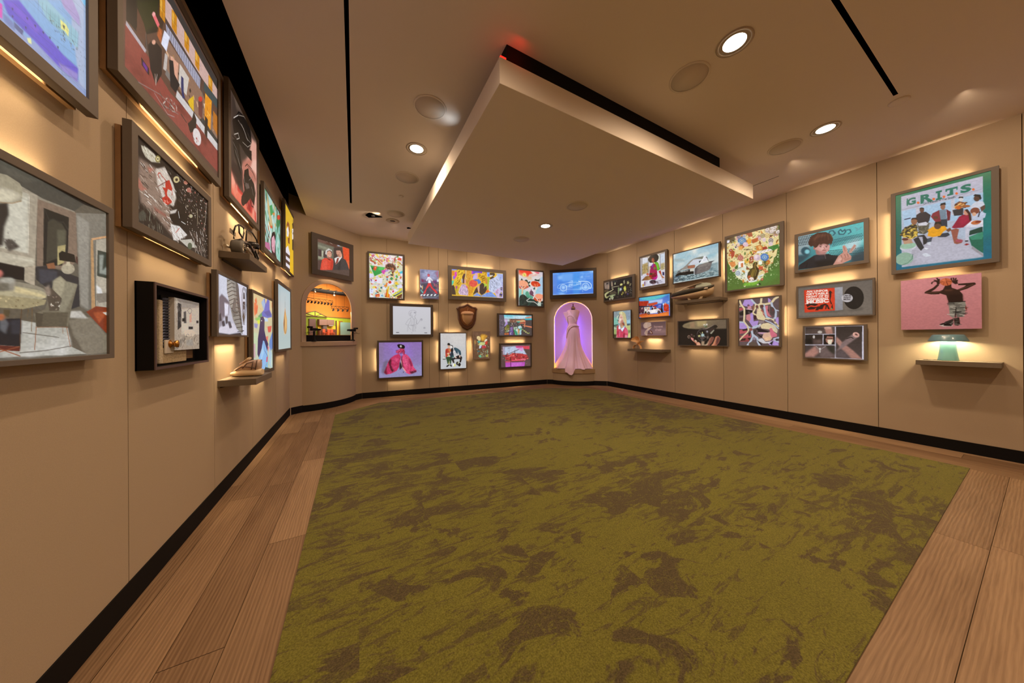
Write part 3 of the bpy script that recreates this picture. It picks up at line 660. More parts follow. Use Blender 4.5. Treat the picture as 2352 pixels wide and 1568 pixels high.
# ------------------------------------------------------------------ drawings of the prints: op|colour|points in 0..1000 of the print|...
PIC = {}
F = "0 0 1000 0 1000 1000 0 1000"  # the whole print
PIC['r6'] = '''
bg|0e6a50
g|0d6b47|0a5f78|F|0 0|0 1000
p|0c5a4a|-7 257 68 386 71 719 -1 818|19|0.6
p|0b7a74|930 489 1001 450 1000 697 928 778|23.8|0.6
g|b3b0c2|a6b2c4|68 32 929 38 927 970 71 968|481 66|478 585
p|9fbcd6|74 227 241 227 928 228 930 431 733 500 239 426 103 438 79 278|5.7|1
p|b7b6c3|241 221 279 221 296 396 249 396
p|b9b9c6|618 229 656 229 655 421 626 414
l|7c7a8a|3.8|69 210 241 211 480 201 928 185
l|8b8998|2.9|67 76 481 82 929 67
p|a7a5b3|71 968 77 610 219 594 351 590 649 682 796 751 819 835 927 965 927 975|3.8|1
p|b4b3c2|477 689 649 733 811 843 919 964 475 969 236 954 246 805|28.5|0.7
p|155e4a|792 716 929 681 927 932 819 825
p|2f8065|796 712 925 676 928 739 913 765 819 756
p|0d3a30|800 644 925 618 925 681 796 697
p|8f8c92|823 821 927 941 927 970 819 859
p|c9c7d3|720 537 829 528 929 547 929 624 773 598 732 570
p|dedbe4|733 540 829 533 929 554 925 584 781 573
p|b9b8c6|761 596 805 601 788 760 760 759
p|8c1f22|747 797 771 786 799 801 771 811
p|222428|756 749 788 753 786 767 757 764
e|b9673b|860 559 46 2.6 2.5 24
e|7c2f22|883 555 30 1.8 1.2 11.8
e|c2c3ce|146 716 96 2.5 5.8 50
e|8fb49c|146 698 94 2.8 4.9 42
p|b6b8c4|101 736 199 742 179 826 110 825
e|88a894|100 862 108 -3.8 12.4 83
e|c5c7d0|90 883 106 -4.1 12.9 87|2.9|0
l|1b4a44|3.8|74 941 139 923 193 877 203 819
p|b08a70|77 593 180 597 204 673 101 670
e|5a2a20|112 606 38 7.5 -0.1 17.6
p|4b4a3c|254 429 389 450 379 564 333 586 277 563
s|dash|4|60|11.4|8a8270 3a3a30 6c6654|254 440 389 460 379 564 277 558
p|26232b|245 319 297 295 353 304 407 360 389 429 370 456 268 433 240 383
p|c8c6cf|263 431 352 431 379 458 361 480 268 463
e|5d3b30|309 271 25 6.5 -0.2 34
p|1c1a1c|282 254 288 236 330 247 335 269 309 252
p|262f3c|509 431 579 443 582 546 517 542
p|6c8090|488 317 567 327 574 452 505 441
p|7d2531|497 320 426 343 407 381 461 467 514 469
p|6a1f2b|571 328 617 371 608 470 583 475
e|8a5c49|536 289 26 6.9 -0.2 37
p|18161a|504 270 515 242 563 242 567 276 541 264
p|5c3324|434 387 479 388 487 421 443 421
p|2c2c32|634 355 742 358 741 442 651 430
p|7a4a34|656 290 702 267 767 300 766 359 660 346
s|rect|7|40|8.6|c98a4a 4a2a20 e0a860|656 290 767 300 766 359 660 346
e|c8c4c4|722 243 23 6.4 -0.2 34
p|1d1a1c|694 230 702 212 739 221 744 244 722 230
e|c06024|693 340 28 7.3 -0.1 22
e|9c5a30|774 344 36 9.5 -0.1 13.8
p|c3c6d2|838 329 877 311 931 335 946 378 915 408 822 394 810 361
p|5a4034|900 394 946 373 949 417 915 447
e|4f3429|871 280 29 8.2 -0.2 35
p|18161a|838 241 854 226 905 246 916 292 904 308 889 265
p|b5bed3|837 466 915 447 956 476 945 521 891 538 829 513
e|7d4330|853 421 44 1.6 5.2 40
e|d0a083|845 458 20 5.1 -0.1 23
l|1c1c28|7.6|884 497 899 443
p|8b1233|650 531 700 452 741 437 806 448 817 530 740 591 650 581 625 566
p|a01a3e|700 472 782 452 797 515 716 566|7.6|0.7
e|c58a72|770 418 26 6.5 -0.2 34
p|3a1c18|742 383 782 381 814 441 821 521 801 526 790 444 758 387
p|8f5040|616 594 666 585 699 602 678 708 731 759 723 772 678 778 649 763 632 679
e|a24858|699 742 37 7.2 -0.1 18
p|2b3340|495 614 590 619 607 653 564 670 477 652
p|3b4450|360 650 424 641 410 696 359 697
p|e09a12|370 541 424 511 557 530 578 576 539 598 504 642 424 641 369 614 379 564
t|7a5a10|LOYOLA|424 579 508 571 426 595|0|0.5
e|5a3b2b|478 512 37 8.3 -0.3 42
p|17140f|443 494 452 459 514 463 522 512 483 482
p|6b4634|565 583 608 562 624 596 590 614
p|1e2328|200 590 332 591 369 657 359 708 322 722 314 614
p|20262c|209 625 267 604 331 756 294 791 256 731
p|c7ccd6|303 836 349 828 409 869 349 879
p|c7ccd6|369 699 405 695 400 737 368 725
p|d2d5dd|327 755 386 776 350 785
p|6b5c2a|108 456 201 423 254 451 259 592 200 618 57 545 72 498
s|rect|9|90|10.5|1e1c18 c9a840 2a2620 d8b850|108 456 201 423 254 451 259 592 200 618 57 545
e|8a5a3e|220 394 36 8.5 -0.3 45
p|2a1512|182 369 197 345 245 352 259 387 221 365
t|0d6a58|G|135 82 242 81 134 174|0.05|1
t|0d6a58|R|294 81 424 81 293 173|0.05|1
t|0d6a58|T|566 83 686 82 565 171|0.05|1
t|0d6a58|S|715 86 822 83 714 182|0.055|1
p|0d6a58|463 80 527 80 526 102 509 104 508 168 526 168 526 191 462 192 463 169 480 169 481 104 463 103
p|0d6a58|294 77 327 79 326 190 293 190
p|0d6a58|368 159 391 153 427 176 427 192 390 192 368 175
p|0d6a58|583 150 642 149 642 170 583 171
p|0d6a58|566 81 581 82 581 116 565 116
p|0d6a58|674 83 686 83 686 122 674 122
p|0d6a58|135 78 150 77 149 175 134 171
e|d8662e|268 166 16 4.4 -0.1 16.1
e|d8662e|440 167 15.2 4.2 -0.1 15.7
e|d8662e|549 169 14.7 4.2 -0.1 15.4
e|d8662e|677 166 14 4.1 -0.1 15.1
e|d8662e|840 166 13.3 4 -0.1 14.6
t|20363a|Girls Raised In The South|326 178 662 189 326 205|0.004|1
l|2a2a4a|13.3|113 344 172 343
grain|0.1'''
PIC['r14'] = '''
bg|c98a94
g|cf94a0|c48790|F|0 0|0 1000
p|37261f|580 197 587 141 659 151 664 227 752 285 792 364 797 503 627 496 598 361 512 312 562 242
p|2a1b17|622 344 786 364 791 502 633 496|17.9|0.8
p|5a3c30|574 253 706 252 658 292 586 283|10.7|0.8
p|37261f|562 252 512 332 411 324 321 290 334 262 437 197 494 128 513 159 462 229 412 271 512 274
p|37261f|741 163 933 168 944 202 844 270 752 304 717 281 810 228 833 204 741 191
l|6b4a3d|8.9|347 283 462 297 537 277
l|6b4a3d|8.9|752 276 844 233 911 201
l|37261f|16.1|494 128 488 89 463 75 425 89 419 117
l|37261f|16.1|501 110 482 68 451 54
l|37261f|16.1|507 101 495 41 486 21
l|37261f|16.1|513 102 513 44 513 73
l|37261f|16.1|683 127 659 67 662 49
l|37261f|16.1|694 119 689 62 685 49
l|37261f|16.1|712 122 712 72 716 57
l|37261f|16.1|724 137 730 97
p|37261f|494 157 482 97 513 83 523 132
p|37261f|677 135 689 100 730 115 741 163 706 168
e|37261f|623 184 34 4.6 -0.4 72
e|c6704a|596 110 74 11 -0.4 72
l|6a2d20|7.2|523 107 597 86 671 116
l|6a2d20|7.2|593 42 605 115 623 184
l|8a3c28|5.4|538 67 575 111 562 166
e|df8a62|575 77 34 5.2 -0.1 27|14.3|0.7
p|8f9691|625 492 818 499 831 570 807 780 726 784 715 709 685 801 638 751
s|dash|3|46|28.6|2a2a2a c9cdc8 4a4a48 6a6f6a|625 515 820 523 807 780 656 752|6
l|1a1614|14.3|625 499 728 502 818 499
l|1a1614|8.9|716 597 703 783
p|7c3c34|825 570 842 626 836 671 819 624
p|2b211d|685 801 750 786 761 916 737 943 696 932
s|dash|5|10|21.5|8a8a86 5a5a56|691 810 750 804 749 925 702 923|0
p|3a3230|679 810 583 862 558 918 667 931 685 876
s|dash|6|14|17.9|9a9a96 1a1a1a|571 852 679 838 673 931 558 927
p|c9c2c2|499 925 558 956 673 950 673 931 558 927
p|1c1716|509 910 558 885 667 922 655 946 558 937
p|d8d2d2|521 926 571 916 558 937
grain|0.06'''
PIC['r5'] = '''
bg|3c8f95
g|5aa8ac|2c7078|F|0 0|0 1000
p|8fa3a8|-7 -5 218 -16 181 556 0 560|27.5|1
p|67c0bf|420 574 645 417 1000 383 1000 575 613 755 452 704|55.1|1
p|bfd0d6|707 497 915 377 972 482 914 739 766 747|68.8|0.8
p|55b8b8|568 -21 998 -4 996 353 708 239|38.5|0.8
p|2b3038|826 822 999 767 1001 1016 825 1034|60.6|0.8
e|16202a|21 37 9.2 3.5 -0.1 15.7
e|16202a|50 39 9.1 3.5 -0.1 15.7
e|16202a|79 41 9 3.5 -0.1 15.6
e|16202a|108 43 9 3.5 -0.1 15.5
e|16202a|137 45 8.9 3.5 -0.1 15.5
e|16202a|165 47 8.8 3.5 -0.1 15.4
e|16202a|194 48 8.8 3.5 -0.1 15.4
e|16202a|222 50 8.7 3.4 -0.1 15.3
e|16202a|249 52 8.6 3.4 -0.1 15.3
e|16202a|277 54 8.6 3.4 -0.1 15.2
e|16202a|30 88 9.2 3.5 -0.1 15.7
e|16202a|59 90 9.1 3.5 -0.1 15.6
e|16202a|88 91 9 3.5 -0.1 15.6
e|16202a|117 93 8.9 3.4 -0.1 15.5
e|16202a|146 95 8.9 3.4 -0.1 15.5
e|16202a|174 96 8.8 3.4 -0.1 15.4
e|16202a|202 98 8.8 3.4 -0.1 15.4
e|16202a|230 100 8.7 3.4 -0.1 15.3
e|16202a|258 101 8.6 3.4 -0.1 15.2
e|16202a|285 103 8.6 3.3 -0.1 15.2
e|16202a|9.5 127 9.2 3.4 -0.1 15.7
e|16202a|39 129 9.1 3.4 -0.1 15.7
e|16202a|68 130 9.1 3.4 -0.1 15.6
e|16202a|97 132 9 3.4 -0.1 15.6
e|16202a|126 134 8.9 3.4 -0.1 15.5
e|16202a|154 135 8.9 3.4 -0.1 15.5
e|16202a|183 137 8.8 3.4 -0.1 15.4
e|16202a|211 138 8.7 3.3 -0.1 15.3
e|16202a|239 140 8.7 3.3 -0.1 15.3
e|16202a|266 141 8.6 3.3 -0.1 15.2
e|16202a|18.5 178 9.2 3.4 -0.1 15.7
e|16202a|48 179 9.1 3.4 -0.1 15.7
e|16202a|77 181 9 3.4 -0.1 15.6
e|16202a|106 182 9 3.3 -0.1 15.6
e|16202a|134 184 8.9 3.3 -0.1 15.5
e|16202a|163 185 8.8 3.3 -0.1 15.4
e|16202a|191 186 8.8 3.3 -0.1 15.4
e|16202a|219 188 8.7 3.3 -0.1 15.3
e|16202a|247 189 8.6 3.3 -0.1 15.3
e|16202a|275 190 8.6 3.3 -0.1 15.2
e|16202a|-2 218 9.2 3.3 -0.1 15.8
e|16202a|28 219 9.2 3.3 -0.1 15.7
e|16202a|57 220 9.1 3.3 -0.1 15.7
e|16202a|86 222 9 3.3 -0.1 15.6
e|16202a|115 223 9 3.3 -0.1 15.5
e|16202a|143 224 8.9 3.3 -0.1 15.5
e|16202a|172 225 8.8 3.3 -0.1 15.4
e|16202a|200 226 8.8 3.2 -0.1 15.4
e|16202a|228 228 8.7 3.2 -0.1 15.3
e|16202a|256 229 8.6 3.2 -0.1 15.3
e|16202a|7 268 9.2 3.3 -0.1 15.8
e|16202a|36 270 9.1 3.3 -0.1 15.7
e|16202a|66 270 9.1 3.3 -0.1 15.6
e|16202a|95 272 9 3.2 -0.1 15.6
e|16202a|123 273 8.9 3.2 -0.1 15.5
e|16202a|152 274 8.9 3.2 -0.1 15.5
e|16202a|180 275 8.8 3.2 -0.1 15.4
e|16202a|208 276 8.7 3.2 -0.1 15.3
e|16202a|236 277 8.7 3.2 -0.1 15.3
e|16202a|264 278 8.6 3.2 -0.1 15.2
e|1d3a44|567 318 7.1 2.7 -0.1 13.2
e|1d3a44|591 318 7.1 2.7 -0.1 13.1
e|1d3a44|614 316 7 2.7 -0.1 13.1
e|1d3a44|638 316 7 2.7 -0.1 13
e|1d3a44|661 315 7 2.7 -0.1 13
e|1d3a44|684 314 6.9 2.6 -0.1 12.9
e|1d3a44|707 313 6.9 2.6 -0.1 12.9
e|1d3a44|730 312 6.8 2.6 -0.1 12.9
e|1d3a44|753 311 6.8 2.6 -0.1 12.8
e|1d3a44|776 310 6.7 2.6 -0.1 12.8
e|1d3a44|798 309 6.7 2.6 -0 12.7
e|1d3a44|820 308 6.6 2.6 -0 12.7
e|1d3a44|842 307 6.6 2.6 -0 12.7
e|1d3a44|864 306 6.6 2.6 -0 12.6
e|1d3a44|886 306 6.5 2.6 -0 12.6
e|1d3a44|908 305 6.5 2.6 -0 12.5
e|1d3a44|930 304 6.4 2.6 -0 12.5
e|1d3a44|951 303 6.4 2.6 -0 12.5
e|1d3a44|972 302 6.4 2.6 -0 12.4
e|1d3a44|580 364 7.1 2.6 -0.1 13.1
e|1d3a44|603 363 7.1 2.6 -0.1 13.1
e|1d3a44|627 362 7 2.6 -0.1 13.1
e|1d3a44|650 361 7 2.6 -0.1 13
e|1d3a44|673 360 6.9 2.6 -0.1 13
e|1d3a44|696 359 6.9 2.6 -0.1 12.9
e|1d3a44|719 358 6.8 2.6 -0.1 12.9
e|1d3a44|742 356 6.8 2.6 -0.1 12.8
e|1d3a44|765 355 6.8 2.6 -0.1 12.8
e|1d3a44|787 354 6.7 2.6 -0.1 12.8
e|1d3a44|810 353 6.7 2.6 -0 12.7
e|1d3a44|832 352 6.6 2.6 -0 12.7
e|1d3a44|854 351 6.6 2.6 -0 12.6
e|1d3a44|876 350 6.5 2.5 -0 12.6
e|1d3a44|898 349 6.5 2.5 -0 12.6
e|1d3a44|919 348 6.5 2.5 -0 12.5
e|1d3a44|941 347 6.4 2.5 -0 12.5
e|1d3a44|962 346 6.4 2.5 -0 12.4
e|1d3a44|984 345 6.3 2.5 -0 12.4
e|1d3a44|567 400 7.1 2.6 -0.1 13.2
e|1d3a44|590 399 7.1 2.6 -0.1 13.1
e|1d3a44|614 398 7 2.6 -0.1 13.1
e|1d3a44|638 397 7 2.6 -0.1 13
e|1d3a44|661 396 7 2.6 -0.1 13
e|1d3a44|684 394 6.9 2.6 -0.1 12.9
e|1d3a44|707 393 6.9 2.6 -0.1 12.9
e|1d3a44|730 392 6.8 2.6 -0.1 12.9
e|1d3a44|753 391 6.8 2.5 -0.1 12.8
e|1d3a44|775 390 6.7 2.5 -0.1 12.8
e|1d3a44|798 388 6.7 2.5 -0 12.7
e|1d3a44|820 387 6.6 2.5 -0 12.7
e|1d3a44|842 386 6.6 2.5 -0 12.7
e|1d3a44|864 385 6.6 2.5 -0 12.6
e|1d3a44|886 384 6.5 2.5 -0 12.6
e|1d3a44|908 383 6.5 2.5 -0 12.5
e|1d3a44|929 382 6.4 2.5 -0 12.5
e|1d3a44|951 380 6.4 2.5 -0 12.5
e|1d3a44|972 379 6.4 2.5 -0 12.4
e|1d3a44|579 446 7.1 2.6 -0.1 13.1
e|1d3a44|603 444 7.1 2.6 -0.1 13.1
e|1d3a44|626 443 7 2.5 -0.1 13.1
e|1d3a44|650 442 7 2.5 -0.1 13
e|1d3a44|673 440 6.9 2.5 -0.1 13
e|1d3a44|696 439 6.9 2.5 -0.1 12.9
e|1d3a44|719 438 6.8 2.5 -0.1 12.9
e|1d3a44|742 436 6.8 2.5 -0.1 12.8
e|1d3a44|764 435 6.8 2.5 -0.1 12.8
e|1d3a44|787 434 6.7 2.5 -0.1 12.8
e|1d3a44|809 432 6.7 2.5 -0 12.7
e|1d3a44|832 431 6.6 2.5 -0 12.7
e|1d3a44|854 430 6.6 2.5 -0 12.6
e|1d3a44|876 428 6.5 2.5 -0 12.6
e|1d3a44|897 427 6.5 2.5 -0 12.6
e|1d3a44|919 426 6.5 2.5 -0 12.5
e|1d3a44|941 425 6.4 2.4 -0 12.5
e|1d3a44|962 424 6.4 2.4 -0 12.4
e|1d3a44|983 422 6.3 2.4 -0 12.4
e|1d3a44|566 482 7.1 2.5 -0.1 13.2
e|1d3a44|590 481 7.1 2.5 -0.1 13.1
e|1d3a44|614 479 7 2.5 -0.1 13.1
e|1d3a44|637 478 7 2.5 -0.1 13
e|1d3a44|661 476 7 2.5 -0.1 13
e|1d3a44|684 475 6.9 2.5 -0.1 12.9
e|1d3a44|707 473 6.9 2.5 -0.1 12.9
e|1d3a44|730 472 6.8 2.5 -0.1 12.9
e|1d3a44|752 470 6.8 2.5 -0.1 12.8
e|1d3a44|775 469 6.7 2.5 -0.1 12.8
e|1d3a44|797 468 6.7 2.5 -0.1 12.7
e|1d3a44|820 466 6.6 2.5 -0 12.7
e|1d3a44|842 465 6.6 2.4 -0 12.7
e|1d3a44|864 463 6.6 2.4 -0 12.6
e|1d3a44|886 462 6.5 2.4 -0 12.6
e|1d3a44|907 461 6.5 2.4 -0 12.5
e|1d3a44|929 459 6.4 2.4 -0 12.5
e|1d3a44|950 458 6.4 2.4 -0 12.5
e|1d3a44|972 456 6.4 2.4 -0 12.4
e|1a2c34|502 595 8.1 2.7 -0.1 14.8
e|1a2c34|526 599 8 2.7 -0.1 14.7
e|1a2c34|550 603 8 2.7 -0.1 14.7
e|1a2c34|574 607 7.9 2.7 -0.1 14.6
e|1a2c34|598 611 7.9 2.7 -0.1 14.6
e|1a2c34|621 615 7.8 2.6 -0.1 14.5
e|1a2c34|644 619 7.8 2.6 -0.1 14.5
e|1a2c34|668 623 7.7 2.6 -0.1 14.4
e|1a2c34|691 626 7.7 2.6 -0.1 14.4
e|1a2c34|714 630 7.6 2.6 -0.1 14.3
e|1a2c34|737 634 7.6 2.6 -0.1 14.3
e|1a2c34|759 638 7.5 2.6 -0.1 14.2
e|1a2c34|782 641 7.5 2.6 -0.1 14.2
e|1a2c34|804 645 7.4 2.5 -0.1 14.1
e|1a2c34|826 649 7.4 2.5 -0.1 14.1
e|1a2c34|848 652 7.3 2.5 -0.1 14.1
e|1a2c34|870 656 7.3 2.5 -0.1 14
e|1a2c34|892 660 7.2 2.5 -0.1 14
e|1a2c34|914 663 7.2 2.5 -0.1 13.9
e|1a2c34|935 667 7.1 2.5 -0.1 13.9
e|1a2c34|957 670 7.1 2.5 -0.1 13.8
e|1a2c34|978 674 7.1 2.4 -0.1 13.8
e|1a2c34|514 641 8 2.7 -0.1 14.7
e|1a2c34|539 645 8 2.6 -0.1 14.7
e|1a2c34|563 648 7.9 2.6 -0.1 14.6
e|1a2c34|586 652 7.9 2.6 -0.1 14.6
e|1a2c34|610 656 7.8 2.6 -0.1 14.5
e|1a2c34|633 660 7.8 2.6 -0.1 14.5
e|1a2c34|657 664 7.7 2.6 -0.1 14.4
e|1a2c34|680 667 7.7 2.6 -0.1 14.4
e|1a2c34|703 671 7.6 2.6 -0.1 14.3
e|1a2c34|726 674 7.6 2.5 -0.1 14.3
e|1a2c34|748 678 7.5 2.5 -0.1 14.3
e|1a2c34|771 682 7.5 2.5 -0.1 14.2
e|1a2c34|794 685 7.4 2.5 -0.1 14.2
e|1a2c34|816 689 7.4 2.5 -0.1 14.1
e|1a2c34|838 692 7.3 2.5 -0.1 14.1
e|1a2c34|860 696 7.3 2.5 -0.1 14
e|1a2c34|882 699 7.3 2.5 -0.1 14
e|1a2c34|904 703 7.2 2.4 -0.1 13.9
e|1a2c34|925 706 7.2 2.4 -0.1 13.9
e|1a2c34|947 710 7.1 2.4 -0.1 13.9
e|1a2c34|968 713 7.1 2.4 -0.1 13.8
e|1a2c34|989 716 7 2.4 -0.1 13.8
e|1a2c34|501 678 8.1 2.6 -0.1 14.8
e|1a2c34|526 682 8 2.6 -0.1 14.7
e|1a2c34|550 685 8 2.6 -0.1 14.7
e|1a2c34|574 689 7.9 2.6 -0.1 14.6
e|1a2c34|597 693 7.9 2.6 -0.1 14.6
e|1a2c34|621 696 7.8 2.6 -0.1 14.5
e|1a2c34|644 700 7.8 2.5 -0.1 14.5
e|1a2c34|667 703 7.7 2.5 -0.1 14.4
e|1a2c34|690 707 7.7 2.5 -0.1 14.4
e|1a2c34|714 710 7.6 2.5 -0.1 14.3
e|1a2c34|736 714 7.6 2.5 -0.1 14.3
e|1a2c34|759 717 7.5 2.5 -0.1 14.2
e|1a2c34|781 721 7.5 2.5 -0.1 14.2
e|1a2c34|804 724 7.4 2.5 -0.1 14.1
e|1a2c34|826 728 7.4 2.4 -0.1 14.1
e|1a2c34|848 731 7.3 2.4 -0.1 14.1
e|1a2c34|870 734 7.3 2.4 -0.1 14
e|1a2c34|892 738 7.2 2.4 -0.1 14
e|1a2c34|914 741 7.2 2.4 -0.1 13.9
e|1a2c34|935 744 7.1 2.4 -0.1 13.9
e|1a2c34|956 748 7.1 2.4 -0.1 13.8
e|1a2c34|978 751 7.1 2.4 -0.1 13.8
e|1a2c34|514 723 8 2.6 -0.1 14.7
e|1a2c34|538 727 8 2.5 -0.1 14.7
e|1a2c34|562 730 7.9 2.5 -0.1 14.6
e|1a2c34|586 734 7.9 2.5 -0.1 14.6
e|1a2c34|610 737 7.8 2.5 -0.1 14.5
e|1a2c34|633 741 7.8 2.5 -0.1 14.5
e|1a2c34|656 744 7.7 2.5 -0.1 14.4
e|1a2c34|680 748 7.7 2.5 -0.1 14.4
e|1a2c34|703 751 7.6 2.5 -0.1 14.3
e|1a2c34|726 754 7.6 2.5 -0.1 14.3
e|1a2c34|748 758 7.5 2.4 -0.1 14.3
e|1a2c34|771 761 7.5 2.4 -0.1 14.2
e|1a2c34|793 764 7.4 2.4 -0.1 14.2
e|1a2c34|816 768 7.4 2.4 -0.1 14.1
e|1a2c34|838 771 7.3 2.4 -0.1 14.1
e|1a2c34|860 774 7.3 2.4 -0.1 14
e|1a2c34|882 778 7.3 2.4 -0.1 14
e|1a2c34|903 781 7.2 2.4 -0.1 13.9
e|1a2c34|925 784 7.2 2.4 -0.1 13.9
e|1a2c34|946 787 7.1 2.3 -0.1 13.9
e|1a2c34|968 790 7.1 2.3 -0.1 13.8
e|1a2c34|989 793 7 2.3 -0.1 13.8
l|2a5a68|27.5|504 114 520 47 568 52 599 138 568 184
l|2a5a68|27.5|647 114 678 69 708 139 739 94 754 158 723 217 662 192 647 114
l|2a5a68|24.8|769 121 814 126 828 202 791 230
l|5a98a0|22|887 100 916 154 901 204 944 166 973 123
e|274a56|128 476 80 27 -0.5 124|16.5|1
e|7fc3cc|154 500 42 14.1 -0.3 68|16.5|1
p|2a3a44|0 560 216 598 73 771 -1 812|38.5|0.8
p|1d1d22|-2 986 17 849 127 755 268 645 336 642 485 670 565 740 659 770 612 929 564 1003 283 1000
p|2d2d34|268 645 420 693 452 793 284 802|22|1
p|0f0f12|284 833 581 861 564 988 318 994|27.5|1
l|6a5a58|11|436 654 452 793
l|0c0c10|19.3|54 828 162 828 126 973
p|c9928a|269 401 337 335 454 362 519 445 510 574 461 623 378 596 286 483
p|a86e66|286 468 337 531 370 662 302 632|16.5|1
p|b57a74|345 549 469 605 453 680 353 657|22|1
p|d9aaa0|354 371 454 421 445 552 370 542|33|0.8
l|5a2a24|11|345 404 396 401
l|5a2a24|11|440 432 486 433
e|2a1512|374 432 15 5.3 -0 12
e|2a1512|466 465 13 4.6 -0 11.9
l|7a3028|16.5|407 546 453 555
l|a06058|11|425 462 437 514 420 520
e|a8685e|272 439 15.4 5.3 -0.2 46
p|4a2a20|173 291 182 186 218 76 322 11 455 44 536 142 567 272 554 384 527 448 519 342 454 377 404 329 354 341 320 419 286 438 252 365 217 377
p|6e4432|235 144 338 63 471 101 455 169 338 154 269 249|33|0.8
l|341c14|11|287 73 235 267 226 355|8.3|0.8
l|341c14|11|355 55 304 201 329 377|8.3|0.8
l|341c14|11|439 67 405 239 429 383|8.3|0.8
l|341c14|11|504 129 519 312 538 407|8.3|0.8
l|341c14|11|200 193 191 282|8.3|0.8
l|341c14|11|322 56 261 246|8.3|0.8
l|341c14|11|389 53 346 247 362 374|8.3|0.8
l|341c14|11|471 87 470 294 494 406|8.3|0.8
l|341c14|11|253 121 208 288|8.3|0.8
p|4a2a20|286 316 338 274 371 392 421 350 486 418 527 389 527 330 287 225|8.3|1
l|8a5a42|11|338 63 287 195|8.3|0.8
l|8a5a42|11|487 123 503 277|8.3|0.8
l|7a6a3a|13.8|520 136 555 238|5.5|0.7
p|c48c7c|564 1003 612 871 644 779 706 713 796 756 833 853 825 935 705 999
p|c48c7c|713 729 707 526 737 517 767 604 784 753
p|c48c7c|789 754 826 653 871 542 903 582 885 659 833 754
p|b07868|706 756 721 846 751 884 796 884 826 851 818 919 735 937|16.5|1
l|8a5448|13.8|683 777 705 870 690 952
l|8a5448|11|736 765 751 856
l|8a5448|11|774 763 788 853
l|9a6254|11|722 546 744 682
l|9a6254|11|885 575 826 710
p|d6a596|620 888 675 803 705 870 659 972|22|1
l|8fd0d4|13.8|796 756 848 703 900 581|8.3|0.6
grain|0.08'''
PIC['r12'] = '''
bg|6b6259
g|655d56|70665c|F|0 0|0 1000
p|5c554e|-7 -6 989 1 1008 1012 -2 986 -2 950 993 980 976 34 10 40|0|0.8
p|4a443e|121 859 536 834 633 847 633 824 741 887 878 873 897 783 550 895|30.3|0.6
p|8d8c90|531 124 636 127 633 824 533 834
g|a3a2a8|7f7e84|538 136 633 139 631 814 539 821|538 142|628 808
p|c03018|91 105 534 125 536 827 97 845
p|cf3a1e|107 126 527 139 529 810 110 826
e|0b0a0a|775 488 126 24 -1.1 340
p|8d8c90|531 124 636 127 633 824 533 834
g|a3a2a8|7f7e84|538 136 633 139 631 814 539 821|538 142|628 808
e|141313|775 488 118 23 -1 318
e|141313|775 488 103 20 -0.9 277
e|141313|775 488 88 17 -0.7 235
p|97969b|633 126 636 127 633 824 629 824
g|9c9ba1|86858a|535 135 636 140 633 821 538 825|538 142|628 808
p|2a2828|717 169 821 366 808 395|18.2|0.5
p|2a2828|846 807 808 645 821 616|18.2|0.5
e|b9b3b5|693 479 72 13.8 -0.4 124
t|2a2628|UNFOR|648 374 743 390 648 422|0.03|1
t|2a2628|NIGHT|648 432 743 447 648 480|0.03|1
t|2a2628|MUSIC|648 489 742 504 648 538|0.03|1
t|efe2d8|AN UNFOR|127 123 444 156 128 193|0.045|1
t|efe2d8|GETTABLE|126 210 444 239 128 280|0.045|1
t|efe2d8|NIGHT OF IN|126 297 444 322 127 367|0.045|1
t|efe2d8|DEPENDENT|126 384 444 404 127 453|0.045|1
t|efe2d8|MUSIC|126 453 451 459 127 557|0.05|1
l|efe2d8|15.2|111 558 152 558
l|efe2d8|15.2|184 557 225 556
l|efe2d8|15.2|262 559 302 559
l|efe2d8|15.2|329 560 368 560
l|efe2d8|15.2|398 562 436 562
p|2a1410|122 581 193 558 256 568 301 610 255 654 193 617 138 670
p|2a1410|301 762 332 632 406 594 436 648 384 657 361 771
p|2a1410|398 776 406 660 436 632 464 785 435 774 424 680 413 778
p|2a1410|459 255 488 229 483 392 472 489 494 625 479 639 462 520
p|2a1410|130 704 193 661 255 688 301 678 240 754 161 760
p|2a1410|255 790 286 675 332 665 301 796
p|2a1410|486 689 501 626 507 774 481 787
p|2a1410|444 285 466 191 509 299 480 260
e|7d7a4a|486 771 12.9 1.8 -0.1 30
grain|0.08'''
